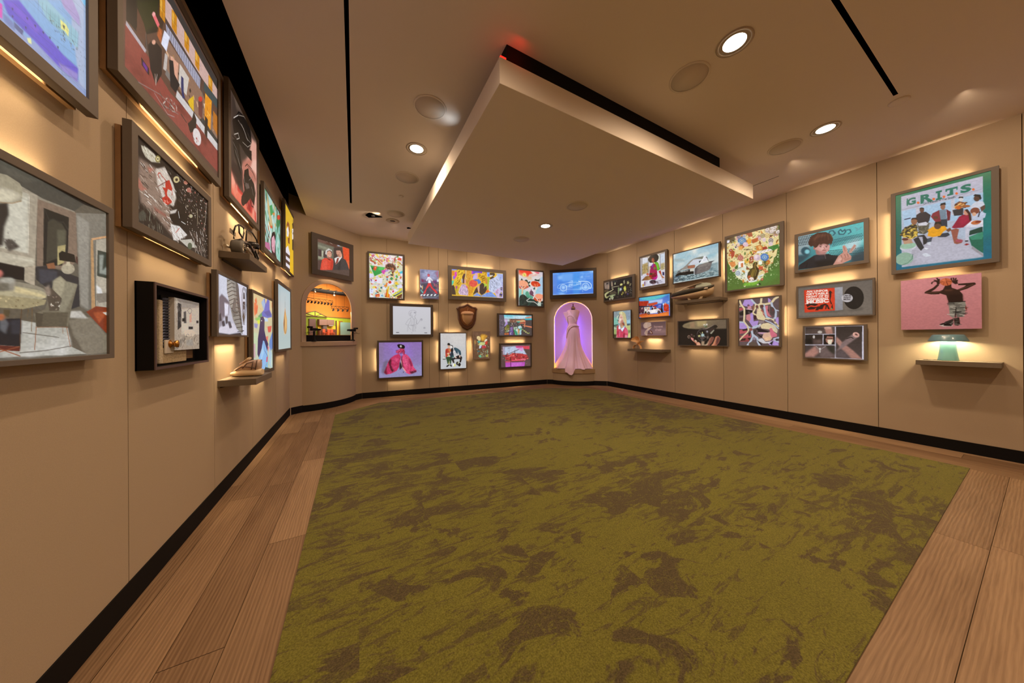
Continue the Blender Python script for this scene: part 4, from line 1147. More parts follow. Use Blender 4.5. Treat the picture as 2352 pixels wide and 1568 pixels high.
PIC['r13'] = '''
bg|b9b4c0
g|3a302c|54443f|6 -4 543 13 542 234 5 235|6 -4|194 238
p|a8786a|356 4 485 10 511 233 393 238|18.7|1
e|c49a86|421 51 62 2.4 -0.2 40
e|b4aaa2|280 175 42 1 -0.2 44
l|1c1614|15.6|26 60 194 42 347 88|12.5|1
g|1f1a18|3a2c28|5 253 331 251 326 569 3 577|5 288|330 562
p|4a3a36|74 568 114 428 164 290 202 428 250 564|24.9|1
p|0e0c0c|14 394 134 376 153 566 24 569|31.2|1
e|b9b2ae|170 331 21 0.1 -0.2 52
p|5c4a44|193 445 289 410 317 529 231 548|24.9|1
p|17110f|346 258 542 254 540 574 345 576
p|9c6a5a|379 410 411 309 511 326 519 475 456 566 392 500
p|d6c6ae|410 426 502 409 483 566 428 567
l|2a1814|18.7|401 376 511 393
e|e6d9c0|450 500 29 -0.4 -0.2 47
g|3c3230|5a4844|-1 612 540 597 539 994 -9 1000|-1 612|539 994
p|a5776b|-2 993 -2 887 192 621 306 767 171 981|24.9|1
p|6c5a58|192 621 382 615 526 955 305 988|43.7|0.8
p|2c2a24|382 615 540 624 539 888 455 793|37.4|1
e|d8d0c8|280 727 17.1 -0.7 -0.2 41
p|c9c2b8|268 769 291 768 287 843 272 844
l|a39a94|12.5|211 634 280 751 382 629
g|2f2724|4a3e3c|561 13 984 10 975 986 557 979|774 7|770 1002
p|a3766a|565 310 669 506 838 742 975 986 803 983 668 750 559 491|15.6|1
p|7d6866|831 248 938 313 668 685 563 788 669 490|18.7|1
e|c9988c|886 272 52 28 -10.9 76
e|5a3a32|889 265 24 22 -4.9 20
e|d9a898|856 233 16.5 0.3 -0.1 19.1
p|55494a|563 788 668 717 803 983 557 979|56.1|1
l|1a1414|21.8|738 392 806 344 839 376
p|c4bfcc|984 1 998 2 994 994 975 992
l|b9b4c0|15.6|6 -4 984 7
grain|0.12'''
PIC['r4'] = '''
bg|4a6a2c
g|405f28|55702f|F|0 0|0 1000
p|568038|704 790 976 712 991 874 745 962 392 959 373 896|47.8|0.8
p|e2cf94|-11 -1 209 -20 624 -19 981 -2 995 316 962 421 946 514 906 538 889 616 806 683 797 755 730 794 704 882 608 902 484 915 374 888 299 842 193 766 175 648 106 618 26 479 -4 364
p|d8dcc8|263 503 449 623 411 832 484 911 661 876 713 792 574 813 447 906 299 825 193 757 204 634|9.6|1
s|leaf|1|70|33.5|b06a2c 8a5a28 c98a3c 6a4a20 d9a850|-11 -1 209 -20 624 -19 981 -2 995 316 962 421 946 514 906 538 889 616 806 683 797 755 730 794 704 882 608 902 484 915 374 888 299 842 193 766 175 648 106 618 26 479 -4 364
s|flower|2|46|31.9|c8742e e0b04a d8a8a0 a04a28 e8d8a0 c9b2b8|-11 -1 209 -20 624 -19 981 -2 995 316 962 421 946 514 906 538 889 616 806 683 797 755 730 794 704 882 608 902 484 915 374 888 299 842 193 766 175 648 106 618 26 479 -4 364
s|leaf|3|70|27.1|5f7a3c 8aa05a 46602c a8b070|-11 -1 209 -20 624 -19 981 -2 995 316 962 421 946 514 906 538 889 616 806 683 797 755 730 794 704 882 608 902 484 915 374 888 299 842 193 766 175 648 106 618 26 479 -4 364
s|dot|4|140|7.2|3a2a18 f0e2b4 8a3a20 efe6d0|-11 -1 209 -20 624 -19 981 -2 995 316 962 421 946 514 906 538 889 616 806 683 797 755 730 794 704 882 608 902 484 915 374 888 299 842 193 766 175 648 106 618 26 479 -4 364
s|curl|5|40|27.1|6a4a28 f2e6c0 a86a30 4a5a2a|-11 -1 209 -20 624 -19 981 -2 995 316 962 421 946 514 906 538 889 616 806 683 797 755 730 794 704 882 608 902 484 915 374 888 299 842 193 766 175 648 106 618 26 479 -4 364
p|4a3a26|-6 0 150 -8 189 64 110 90 -2 110|8|0.8
p|5a4434|753 -2 981 2 992 180 884 129 752 64|15.9|0.6
s|flower|9|14|28.7|d8c8c0 b0a098 e8dcd8|753 6 981 2 992 180 777 103
e|5e7fa8|372 124 32 7.3 -0.1 17.3
e|5e7fa8|366 142 28 19.3 -8.2 13.8
e|5e7fa8|350 154 19.6 28 -14.8 7.5
e|5e7fa8|326 158 6.9 30 -18.5 -0.3
e|5e7fa8|300 152 -7.4 27 -18.5 -8.1
e|5e7fa8|277 138 -20 18.7 -14.9 -14.4
e|5e7fa8|260 118 -30 6.2 -8.2 -17.8
e|5e7fa8|255 97 -33 -7.6 0.2 -17.6
e|5e7fa8|261 78 -29 -20 8.5 -13.8
e|5e7fa8|277 66 -20 -28 15 -7.4
e|5e7fa8|301 63 -6.9 -31 18.5 0.5
e|5e7fa8|327 69 7.4 -27 18.3 8.3
e|5e7fa8|351 84 20 -18.3 14.5 14.3
e|5e7fa8|366 103 29 -6 7.9 17.5
e|8fb0cc|314 110 49 11.3 -0.3 38
e|5e7fa8|314 110 32 7.4 -0.2 24
e|c8d4c0|314 110 15.1 3.5 -0.1 12.2
e|4f7ab8|792 509 28 5.4 -0.1 16.4
e|4f7ab8|787 526 25 16.9 -7.4 13.4
e|4f7ab8|773 538 17.5 25 -13.2 7.8
e|4f7ab8|752 543 6.1 28 -16.5 0.6
e|4f7ab8|728 538 -6.6 26 -16.5 -6.8
e|4f7ab8|707 526 -18.3 18.7 -13.3 -12.9
e|4f7ab8|693 508 -26 7.3 -7.3 -16.4
e|4f7ab8|688 488 -29 -5.7 0.1 -16.6
e|4f7ab8|693 471 -26 -17.5 7.6 -13.5
e|4f7ab8|708 458 -17.9 -26 13.4 -7.7
e|4f7ab8|729 454 -6.2 -29 16.5 -0.4
e|4f7ab8|752 459 6.6 -26 16.3 6.9
e|4f7ab8|773 472 17.9 -18.2 13 12.8
e|4f7ab8|788 489 26 -7 7.1 16.2
e|8fb0cc|740 499 44 8.4 -0.3 36
e|4f7ab8|740 499 29 5.5 -0.2 23
e|c8d4c0|740 499 13.5 2.6 -0.1 11.5
e|d8c8b0|855 236 50 11.7 -0.4 50
e|4a4a5a|855 236 39 9.1 -0.3 39
e|d8c8b0|855 236 28 6.6 -0.2 28
e|4a4a5a|855 236 17.2 4 -0.1 17.1
e|d8c8b0|855 236 8.1 1.9 -0.1 8.1
e|e8d8a0|785 130 50 12.2 -0.4 49
e|b08a50|785 130 39 9.5 -0.3 38
e|e8d8a0|785 130 28 6.8 -0.2 28
e|b08a50|785 130 17 4.2 -0.1 16.7
e|e8d8a0|785 130 8 2 -0.1 7.9
e|e8e4e0|361 39 34 8.1 -0.2 31
e|3a4060|361 39 26 6.3 -0.2 24
e|e8e4e0|361 39 18.8 4.6 -0.1 17.5
e|3a4060|361 39 11.4 2.8 -0.1 10.6
e|e8e4e0|361 39 5.4 1.3 -0 5
e|5a4a58|252 21 42 10.2 -0.3 39
e|c8b8c0|252 21 33 7.9 -0.2 30
e|5a4a58|252 21 24 5.7 -0.2 22
e|c8b8c0|252 21 14.3 3.5 -0.1 13.2
e|5a4a58|252 21 6.8 1.6 -0 6.2
e|d89a88|283 424 62 11.9 -0.5 58
e|a0483a|283 424 49 9.3 -0.4 45
e|d89a88|283 424 35 6.7 -0.3 32
e|a0483a|283 424 21 4.1 -0.2 19.7
e|d89a88|283 424 10 1.9 -0.1 9.3
e|d8e0e0|228 700 58 8.9 -0.4 53
e|6a7a90|228 700 45 7 -0.3 41
e|d8e0e0|228 700 32 5 -0.2 30
e|6a7a90|228 700 19.7 3 -0.1 18
e|d8e0e0|228 700 9.3 1.4 -0.1 8.5
e|6a5a40|709 115 42 10.3 -0.3 41
e|e0d0a0|709 115 33 8.1 -0.2 32
e|6a5a40|709 115 24 5.8 -0.2 23
e|e0d0a0|709 115 14.5 3.5 -0.1 14.1
e|6a5a40|709 115 6.8 1.7 -0 6.6
e|d8b8c4|388 197 57 12.7 -0.3 42
e|e0c4cc|374 176 28 6.3 -0.2 21
e|d4bcc4|603 480 68 13 -0.4 57
e|e8d4d8|585 460 35 6.8 -0.2 29
e|c8b0bc|629 502 30 5.6 -0.2 25
e|d8c0c4|734 192 34 7.9 -0.3 38
e|d8c4c8|850 292 41 9.1 -0.2 32
p|e8a838|416 134 454 83 499 136 489 202 434 207
p|a04a24|399 0 509 2 526 83 454 74
p|b85a2a|499 136 632 125 614 197 525 210
p|c8803a|578 273 665 259 725 322 699 366 595 353
p|e8b870|622 283 665 280 691 331 647 347
p|a03a28|708 318 775 316 800 363 707 368
p|b04a34|88 283 168 272 157 359 97 411
p|e0a050|246 201 332 211 322 269 255 273
p|d88a4a|36 462 166 468 185 543 106 574
p|b8603a|739 746 797 739 805 781 747 780
p|c85a3a|628 645 714 651 705 708 645 706
p|3f7a34|800 338 883 328 979 321 987 386 898 416 817 382
p|58924a|817 350 915 347 882 380
l|2c5a24|6.4|825 360 955 355
p|efe6e0|595 378 833 370 882 404 749 418 612 407
l|6a7a50|5.6|664 400 707 376
l|6a5a70|5.6|733 398 767 380
l|6a5a70|5.6|792 402 825 380
p|4a6a30|156 582 224 532 233 595 185 622
l|3a5a28|8|145 616 291 605
l|34522a|5.6|723 537 773 694
l|2c4a22|7.2|731 571 697 565
l|2c4a22|7.2|731 580 786 573
l|2c4a22|7.2|740 593 704 585
l|2c4a22|7.2|740 601 793 596
l|2c4a22|7.2|748 614 711 604
l|2c4a22|7.2|748 622 801 618
l|2c4a22|7.2|756 635 717 623
l|2c4a22|7.2|756 643 808 641
l|2c4a22|7.2|765 656 724 643
l|2c4a22|7.2|765 665 815 663
l|2c4a22|7.2|773 678 731 662
l|2c4a22|7.2|773 686 823 686
p|f2ece6|244 491 358 494 357 599 253 598
p|c87a4a|287 525 339 526 338 604 291 605
l|f4f0ea|7.2|208 139 261 133 264 191
p|e8e4f0|-1 37 60 42 55 86 4 88
e|e8e0d8|188 206 33 7.2 -0.2 25
e|4a2a2a|188 204 17.5 3.8 -0.1 15.1
t|2a2018|NIGHTFALL IV|350 271 524 306 350 293|0.01|1
e|e6ecdc|663 584 34 6.2 -0.3 37
l|e0e8f0|17.5|394 700 402 831 466 891 573 889 652 824 713 800|2.4|1
p|4a3a1c|567 550 611 562 611 600 593 613 610 658 645 706 627 779 582 873 529 883 447 872 411 789 430 723 485 663 531 637 522 576
p|7a6428|567 558 575 610 548 657 575 712 538 808 484 859 448 812 476 713 540 647|4|1
l|b89a4c|5.6|576 568 562 642 592 714 565 803
l|2c2010|7.2|531 603 539 664 485 731 448 820
l|2c2010|6.4|610 658 605 750 565 845
l|a88a40|4.8|521 669 503 751 520 830
p|b05a34|421 782 476 773 493 852 447 872
p|f0dcd0|448 837 484 808 534 828 542 868 484 881
e|3a2a2a|475 851 9.1 1.3 -0 5.1
e|3a2a2a|513 857 9 1.3 -0 5.1
e|b04a4a|489 890 8.1 1.1 -0 4.3
e|e8ecf0|493 891 54 7.3 -0.1 11.9|2.4|0.4
p|7ab03a|350 906 429 903 520 911 652 900 573 965 336 961|4.8|1
l|4a7a24|4.8|483 924 492 972
l|4a7a24|4|410 927 447 966
p|1c2414|634 926 660 947 673 977 643 965
p|e8d0c0|595 955 625 950 630 976 599 972
p|d8c8a8|336 957 392 950 364 977
s|dot|6|26|7.2|c8d8a0 e0e8c0 a8c080|5 548 175 656 203 776 317 889 23 913
s|dot|7|30|7.2|c8d8a0 e0e8c0 a8c080|814 693 913 556 994 428 991 834 746 945 738 812
grain|0.1'''
PIC['r11'] = '''
bg|5c4a4c
p|a98ac8|93 106 153 -1 316 5 408 90 361 149 295 168 152 142
p|c88a98|239 148 315 145 342 202 228 211
p|a98ac8|294 325 370 282 386 485 515 474 478 581 367 609 274 497
p|c07a80|198 336 294 325 312 435 274 489 188 430
p|a98ac8|-9 503 149 508 234 614 147 659 -1 633
p|a98ac8|749 10 826 69 783 110 748 100
p|a98ac8|882 443 991 418 993 609 915 548
p|a98ac8|724 933 987 850 986 997 784 992
p|c8707a|678 178 748 167 738 264 772 349 832 411 746 392 686 314
p|a84a50|-7 180 113 164 122 220 3 237
p|b05058|-1 673 225 637 195 732 8 754
p|b05058|48 802 309 749 318 835 47 850
p|8a3c3c|8 850 290 843 270 921 7 923
p|2a1c1a|79 650 225 637 215 676 98 691
p|2a1c1a|17 875 175 850 165 898 27 907
p|2a1c1a|253 724 300 717 290 795 252 803
p|2a1c1a|223 842 299 835 280 905
p|1e1816|3 278 122 236 121 348 22 343
p|3a2a2a|2 391 120 388 100 459 11 463
p|1a1216|146 214 361 242 370 289 294 293 227 329 160 334
e|6a5a58|266 280 25 1.3 -0.1 11
p|c8a4a8|200 201 342 214 361 242 190 220
l|3a2830|5.1|103 131 219 186
l|2a1a20|6.6|151 214 247 228 351 257
p|d8c49a|481 211 571 239 650 327 685 435 658 479 569 461 497 443 461 356
p|a84a4c|606 310 659 343 676 404 641 372
p|a85a50|526 217 589 240 642 297 624 318 562 254
p|c89a8a|472 226 499 243 480 272 462 248
l|2a1a1c|9.5|672 382 689 428
p|8a7a78|515 474 649 487 658 525 569 533 515 520
p|d8c49a|550 582 622 539 745 528 898 592 956 667 947 747 829 679 744 663 586 644
p|c8bca0|745 543 898 599 972 682 955 747|13.2|1
p|c8c0c0|523 543 586 538 550 598 505 635
p|1a1216|431 649 477 635 568 652 769 708 743 726 495 720 486 673
p|b890a8|495 720 726 730 656 767 513 751
p|d0a890|638 744 795 723 862 813 793 903 672 911 602 828
p|c8687a|778 648 830 635 880 717 955 769 946 814 828 835 795 768
p|1a1216|440 734 566 797 602 782 593 835 548 827
p|c8c4c8|475 866 602 850 681 926 827 917 904 850 827 955 619 957 493 904
p|e0b890|655 843 794 813 785 880 681 896
p|3a2c2c|385 671 440 665 477 719 439 796 384 765
l|b8a0a8|4.4|393 773 468 704
l|b8a0a8|3.7|421 788 495 735
l|d8c49a|33.6|15 12 54 96 142 197 145 317 135 428 129 484
l|b0b8c8|32.2|-4 487 139 500 235 590 310 639 441 618 514 582
l|d8c49a|26.3|139 484 225 582 253 669 224 716 97 810 7 891
l|b0b8c8|35.1|329 639 347 733 365 811 317 897 222 1001
l|b0b8c8|36.6|365 772 475 843 493 927 538 1004
l|b0b8c8|32.2|325 5 399 81 445 123 500 143
l|d8c49a|32.2|445 123 430 208 388 267 379 313 452 356 515 436
l|d8c49a|36.6|500 143 572 117 587 4
l|d8c49a|41|572 125 661 139 748 130 826 121 902 45 977 11
l|b0b8c8|35.1|826 121 850 197 900 259 933 327 924 415 882 465 797 447 711 406 685 344 660 222 643 153
l|b0b8c8|24.9|909 267 988 294
l|d8c49a|29.3|685 435 797 455 882 473 915 533 989 609
l|b0b8c8|21.9|684 480 797 522 898 577 989 653
l|b0b8c8|26.3|879 865 987 836
l|b0b8c8|21.9|895 895 986 924
l|d8c49a|29.3|518 144 535 214 562 239
l|d8c49a|21.9|-1 132 93 138
l|b0b8c8|19|487 573 367 609
e|6a4038|474 173 36 2.4 -0.3 32
e|5a3430|603 173 40 2.7 -0.3 32
e|4a3a3c|425 296 29 1.6 -0.2 23
e|6a4a58|253 133 32 2.2 -0.2 22
e|8a5048|315 658 41 0.8 -0.3 33
e|8a7c8a|397 858 46 -0 -0.3 30
e|6a5a60|788 480 51 1.9 -0.2 25
e|7a6a78|907 485 22 0.8 -0.3 34
e|3a3434|954 880 38 -0.1 -0.2 25
e|3a1c24|424 401 40 1.8 -0.4 48
e|5a4a40|354 975 102 -1.2 -0.4 47
e|7a3a34|17.9 806 26 0.1 -0.2 24
e|8a5a48|380 189 24 1.5 -0.5 61
e|5c4c50|979 337 25 1.3 -0.4 44
e|4a3c3c|841 285 64 -14.6 31 86
l|c87a80|5.9|782 185 780 409
p|7a2a30|854 256 884 251 858 301
p|2a1c1c|738 257 764 251 772 349
p|6a585c|798 410 899 414 848 449
p|1a1216|457 881 565 950 605 995 556 988
p|1a1216|776 955 870 895 835 992
p|1c1820|906 548 956 556 964 586
grain|0.08'''
PIC['r3'] = '''
bg|b9c6c8
g|9fbfcc|c4ccca|F|0 0|0 1000
n|8fb8c6|F|3|5|0.5|0.9|0|4
n|d4dad6|F|4|4|0.45|0.8|0|6
p|8fb4c6|576 -25 986 5 985 107 770 118|37.2|0.8
p|9aa8a8|24 162 241 236 298 337 39 251|37.2|0.8
p|8fa4a8|-1 578 989 584 993 986 -3 970|11.2|1
n|5f7880|-1 599 989 621 993 986 -3 970|14|26|0.45|0.75|5.6|8
s|dash|3|170|31.6|22343c 2f4a50 c4d4d4 7f9a9a 1c2a30|6 739 437 794 703 829 994 828 993 981 5 962|-12
s|dash|8|60|24.2|c4d0d0 a8b8b8 7f9498|767 761 989 733 990 975 638 919|-10
p|2a3a50|6 729 150 757 111 966 13 942|27.9|0.5
p|8f8880|79 675 121 613 225 540 312 464 397 360 466 313 541 298 699 300 679 385 574 349 480 337 404 422 340 503 486 509 527 551 479 636 396 612 173 607 83 697
p|6f7468|507 317 699 303 673 378 574 344
p|55504e|79 675 121 613 225 540 180 609 150 663|7.4|1
p|c8ccd8|397 420 480 347 574 349 673 388 600 496 527 522 410 485
p|eceef2|673 388 712 304 750 318 794 482 627 514 587 501
p|d8dce4|712 304 744 311 791 481 679 463|5.6|1
p|2a2c2e|601 427 653 415 607 498
p|4a4c50|750 327 776 370 800 484 791 481 769 387 750 371
p|8a5440|340 493 506 515 506 605 354 599
p|a86a50|358 519 500 528 499 593 361 586|5.6|1
p|c8c6bc|396 622 485 623 485 718 395 702
l|e8e6e0|8.4|151 601 339 600 485 618
p|14120f|44 749 83 697 165 662 396 632 395 702 485 713 485 798 338 798 150 767 59 775
t|dcd6cc|ANNALENE|184 642 367 642 183 681|0.02|1
l|b0a8a0|5.6|238 707 296 705
p|6f6866|499 642 540 585 593 543 737 530 923 515 874 546 836 743 799 780 716 804 612 833 505 823 492 720
p|8a827c|573 566 844 536 806 581 639 626|14.9|0.8
p|4f4a4c|506 644 573 605 545 815 498 811|9.3|1
p|3c3c40|874 546 923 515 893 515 800 508 806 543
l|ececec|12.1|594 533 540 575 496 641 488 729 498 851
l|55504e|4.7|593 543 737 525 875 532
s|dash|5|30|22.3|5a5452 9a928c|573 605 831 589 818 757 539 803|-12
l|a8c4d8|6.5|502 624 498 762
s|dash|9|70|24.2|1c2a2c 90a8a6 d8e0dc|44 749 338 808 638 840 830 808 830 903 28 935|-10
grain|0.06'''
PIC['r10'] = '''
bg|130f0c
p|1e1712|-6 441 431 361 429 932 14 1034|70.1|0.7
g|8a7858|6a5a48|88 195 136 109 262 32 433 -9 716 -8 994 7 993 354 839 354 714 339 528 352 382 340 230 312 120 257|433 -19|804 199|5.3
p|b09a68|408 17 624 19 600 202 432 247|52.6|0.8
p|9a7458|262 90 363 41 372 263 282 276|35.1|0.6
p|6f6048|104 176 262 110 261 275 141 248|35.1|0.6
e|2a2220|537 582 126 2.4 -1 272
e|17110f|537 610 106 1.6 -0.8 225|17.5|1
p|2c2420|543 367 623 343 678 300 778 179 830 273 777 378 705 558 659 520 640 648
l|a89a90|8.8|416 551 431 456 470 382 528 343 595 346 641 316 687 264 778 184
l|d8ccc0|7.9|538 340 599 346 669 281
l|6a5c58|7.9|413 570 420 703 469 817 507 845
l|7a6864|7|440 732 479 817 564 844 621 778 645 667
p|1a1610|760 259 804 199 835 273 782 369
l|5a5448|7.9|764 323 782 360
l|5a5448|7.9|782 288 799 334
l|6a6454|7.9|800 262 817 308
p|8f8a78|691 493 759 377 768 414 714 549 686 539
p|3a2a26|678 373 741 340 750 395 687 465
p|a8c0c0|504 553 532 516 566 554 575 611 541 666 498 647|7|1
p|b8b078|435 599 479 581 494 647 445 675
p|c8c890|518 478 533 451 542 498 523 535
l|d8d0a0|10.5|475 467 499 543
l|e0e0e0|12.3|561 629 593 676
l|c8c0a0|8.8|445 675 484 637
e|c8c4d0|627 454 15.8 0.6 -0.1 37|5.3|1
p|6a5a50|612 630 659 630 654 741 616 732|7|1
p|8a8880|498 779 546 779 531 811 503 807|4.4|1
p|5a4c48|460 675 584 676 565 750 498 760|12.3|1
p|a0866c|507 835 574 834 564 984 502 977|7|1
e|f0ece4|567 181 16 1.2 -0.1 30|3.5|1
e|f0ece4|618 171 16.7 1.3 -0.1 32|3.5|1
p|5a6444|557 199 628 214 623 297 567 275
l|e8e4d8|10.5|567 256 614 185
p|c8846a|280 674 341 723 345 819 410 885 454 874 488 939 497 1014 409 1018 360 895 300 790
p|d8a080|415 884 469 902 483 1015 419 1018|8.8|1
e|c8a48c|388 828 26 38 -10.5 26
e|d88a8a|310 752 26 45 -11.6 24
p|5a2a18|340 828 405 951 404 1018 380 962
p|7a4a3c|658 814 677 722 713 658 754 668 762 731 721 896 666 1007 616 1010
p|a06a54|620 1009 658 814 676 741 695 704 676 851 639 990|10.5|1
l|e0b09a|7.9|665 805 686 713 718 663
p|9a5a44|703 1006 739 941 776 777 794 668 838 628 868 669 881 740 854 892 810 1002
p|cf8a66|703 1006 739 941 771 795 794 677 820 641 802 749 766 967 748 1009|8.8|1
p|5a3430|820 686 860 677 872 758 837 911 802 984 802 830|14|1
l|e0a890|7.9|785 704 812 641 847 633
e|5a4438|239 659 31 0.2 -0.3 68
e|a88a78|239 659 25 0.2 -0.2 57|4.4|1
e|1c120e|242 662 15.5 0.1 -0.1 39
p|3a2620|260 547 341 569 361 646 331 703 280 645|8.8|1
e|c89ab0|301 563 9.1 0.2 -0.1 17.4|3.5|1
e|9aa88a|356 626 7 0.1 -0.1 29|5.3|1
p|e8c8a0|502 986 597 978 630 907 644 833 653 851 630 972 602 1010 502 1014|5.3|1
grain|0.08'''
PIC['r2'] = '''
bg|d4d0da
p|b8aa98|26 -30 989 -12 989 29 334 37 37 -9
p|c8ccd8|84 14 311 59 310 222 87 231
p|c4cedc|826 72 989 50 986 342 834 345
p|c8ccd8|345 70 422 122 420 279 348 265
p|d4d8c8|744 54 816 70 814 324 742 275
p|a8905a|87 231 310 204 307 549 84 572|4.2|1
p|a8966a|834 354 986 351 985 559 833 556|4.2|1
s|dot|3|40|13.4|8a7a3a c0aa70 6a6a3a c8b890 a08050|87 249 310 222 307 549 85 563
s|dot|4|20|11.7|c0b080 908a5a|834 362 986 359 985 559 833 548
p|c0a890|348 353 420 349 407 496 346 547
l|4a4030|26.7|55 8 55 594
l|6a6a9a|7.5|12 162 20 598
l|5a5240|21.7|328 58 324 551
l|4a4456|15|816 62 817 520
l|4a4040|8.3|49 -7 334 42
l|5a5668|9.2|764 54 989 34
p|e4e2ea|8 -20 31 -15 20 625 2 631
p|c9c6d6|8 641 250 592 405 715 914 630 984 643 981 993 -7 983
p|dcdae6|718 629 790 659 881 869 653 841 674 785
p|d8d6e2|327 790 503 809 393 853 348 943 281 916
p|e0dee8|7 776 169 792 145 878 5 921
p|14100e|333 112 356 64 412 15 510 -16 607 -15 702 19 764 101 764 161 721 228 658 267 573 258 486 249 410 238 355 178
e|1c241c|659 155 63 13.5 -0.4 43|8.3|0.7
p|8a4228|471 115 509 93 563 113 595 185 573 241 519 247 476 203
p|b06a48|482 143 520 125 541 173 508 210 481 196|4.2|1
l|2a100c|5.8|492 150 514 155
l|2a100c|5.8|541 156 568 157
l|d8b0a0|5|530 206 557 207
p|9a5a40|508 245 573 232 594 279 540 286
p|4c9a22|551 258 637 258 721 280 762 339 792 472 812 527 718 561 677 485 646 367
p|6ab82e|658 292 721 305 751 414 781 504 729 537 688 470|6.7|1
p|c8d87a|562 260 605 264 615 310 572 310
p|7a8a2a|721 305 762 348 802 517 761 467
p|8f0f5a|529 292 594 297 646 359 688 487 697 626 505 609 396 564 408 470 442 362
p|a0104a|408 470 549 478 656 524 697 643 706 747 589 823 481 806 361 690 373 587
p|b8127a|547 764 654 738 707 687 706 781 642 840 557 826
p|7a0a1c|461 593 655 618 675 699 525 743 439 703
p|a01a10|373 639 461 645 492 781 361 690
p|6a7a2a|550 427 625 415 635 486 570 500
p|3a3a14|374 578 462 576 505 627 417 656
s|flower|5|22|18.4|6a0a3a c81a8a 8a6a2a 5a0a14|431 360 678 417 696 763 503 783 384 606
p|7a1ca0|507 314 551 305 539 381 463 410
p|b01a1a|572 344 636 357 625 424 561 394
p|b06a3a|750 575 832 565 882 743 972 816 962 840 902 838 862 756
p|b03a24|750 584 832 569 852 670 801 669
l|d8a890|7.5|790 659 881 835
p|b85a40|239 572 329 552 362 611 328 649 261 611
p|8a5a30|30 775 216 657 328 649 438 738 481 797 349 803
p|a87a44|306 690 416 734 438 799 327 782|4.2|1
p|6a4a34|30 775 147 717 169 775
e|2a1420|524 891 144 22 -0.6 65
s|dash|6|24|20|d8c8d0 4a1a2a b0a0b0 1a0c14|383 817 653 850 652 987 392 950
l|1c1a30|10|684 898 840 888
l|1c1a30|10|715 937 891 942
l|2a1a20|11.7|695 899 767 996
s|rect|7|18|13.4|2a1a2a c8b0b8 7a4a5a|502 887 757 917 756 1003 502 983
p|d0a038|76 895 134 899 144 986 75 985
p|7a4a70|145 851 203 807 179 928 202 967 156 960
l|6a3020|10|225 854 190 947
p|2a2450|903 628 974 649 973 749 903 729
p|c8c0cc|902 822 962 831 967 866 912 857
grain|0.08'''
PIC['r1'] = '''
bg|1b1613
p|7a6a60|-18 -12 202 -23 207 420 22 347|12.5|1
p|2a2624|81 42 185 52 104 164
l|a88c78|33.3|35 74 42 352
l|b09480|27|96 184 103 392
l|b8987c|45.7|165 204 160 385
p|6a6058|249 15 319 15 333 321 263 289
p|9a8468|272 78 319 82 325 307 279 294|5.2|1
p|3a3c3c|335 -25 449 -21 449 67 357 72
p|16181a|342 -11 713 -20 983 -23 982 216 783 152 568 192|41.6|0.7
p|b0b08a|384 180 419 80 433 195 406 253
l|9a9c90|13.5|468 18 468 117
p|8a8468|698 136 748 88 762 231 726 327
p|c8c47a|582 273 626 232 676 269 662 329 625 361
s|leaf|2|10|35.3|e0d88a b0a85a|582 240 676 247 669 363 589 340
p|a09a64|818 322 853 196 901 253 894 335
s|leaf|5|8|35.3|b8b47a 8a8450|811 193 908 202 900 379 817 354
p|8f8460|907 423 948 309 968 357 927 460
p|5a4a34|-20 405 199 430 127 524 -12 557|8.3|1
l|d0c8a0|20.8|552 351 463 347 372 343 294 360 286 386 333 432 340 468
l|d8cc9c|35.3|340 457 293 511 215 547 127 558 53 608 12 679
p|8a8a5a|-4 640 70 566 207 545 167 625 86 685 77 775 182 765 166 841 101 906 36 846
p|c0b888|20 646 102 575 183 572 102 643 53 723 77 832 125 877 68 876 20 784|6.2|1
e|1c160e|126 706 40 9.7 -0.2 32
e|241c12|110 771 32 7.6 -0.1 18.3
p|4a4230|207 579 416 566 446 695 308 728 198 690
p|98a070|222 752 308 739 431 736 415 798 323 854 338 914 245 904|5.2|1
s|leaf|3|26|39.5|b0b890 8a9460 c8c8a8|182 742 354 773 338 992 181 992
p|b8b090|181 912 229 889 236 1004 197 1006
p|c0b89a|276 933 330 957 330 1001 283 991
p|7a8a5a|507 437 552 405 581 501 551 634 528 793 506 798 514 592
p|a8b0a8|581 468 632 472 646 551 609 628 566 627|4.2|1
p|c4ccd8|599 484 639 490 643 550 613 607|4.2|1
p|2a3040|625 405 676 398 682 593 646 605
p|a8a43c|704 513 733 414 775 405 796 496 802 604 760 710 732 649
p|d0cc6a|725 487 768 467 781 577 746 653|6.2|1
p|c8b850|674 688 703 685 703 803 681 776
p|b0a84a|623 783 667 762 667 837 638 852
s|dash|7|90|31.2|8a7a6a 3a3028 a89878 524438 6a5a48 1c1612|340 524 988 571 986 956 490 948 353 984
s|dash|8|50|27|7a6a6a 2a1c24 4a3c3c|784 131 989 176 987 613 816 629
p|8a6c54|739 705 802 668 816 778 752 804|8.3|0.8
e|4a3a6a|850 839 30 7.5 -0.2 42|6.2|1
s|dot|9|24|9.4|c8c0b0 a09880|817 460 981 507 980 819 836 783
p|12100c|-22 913 181 912 165 1000 -14 985|8.3|1
grain|0.12'''
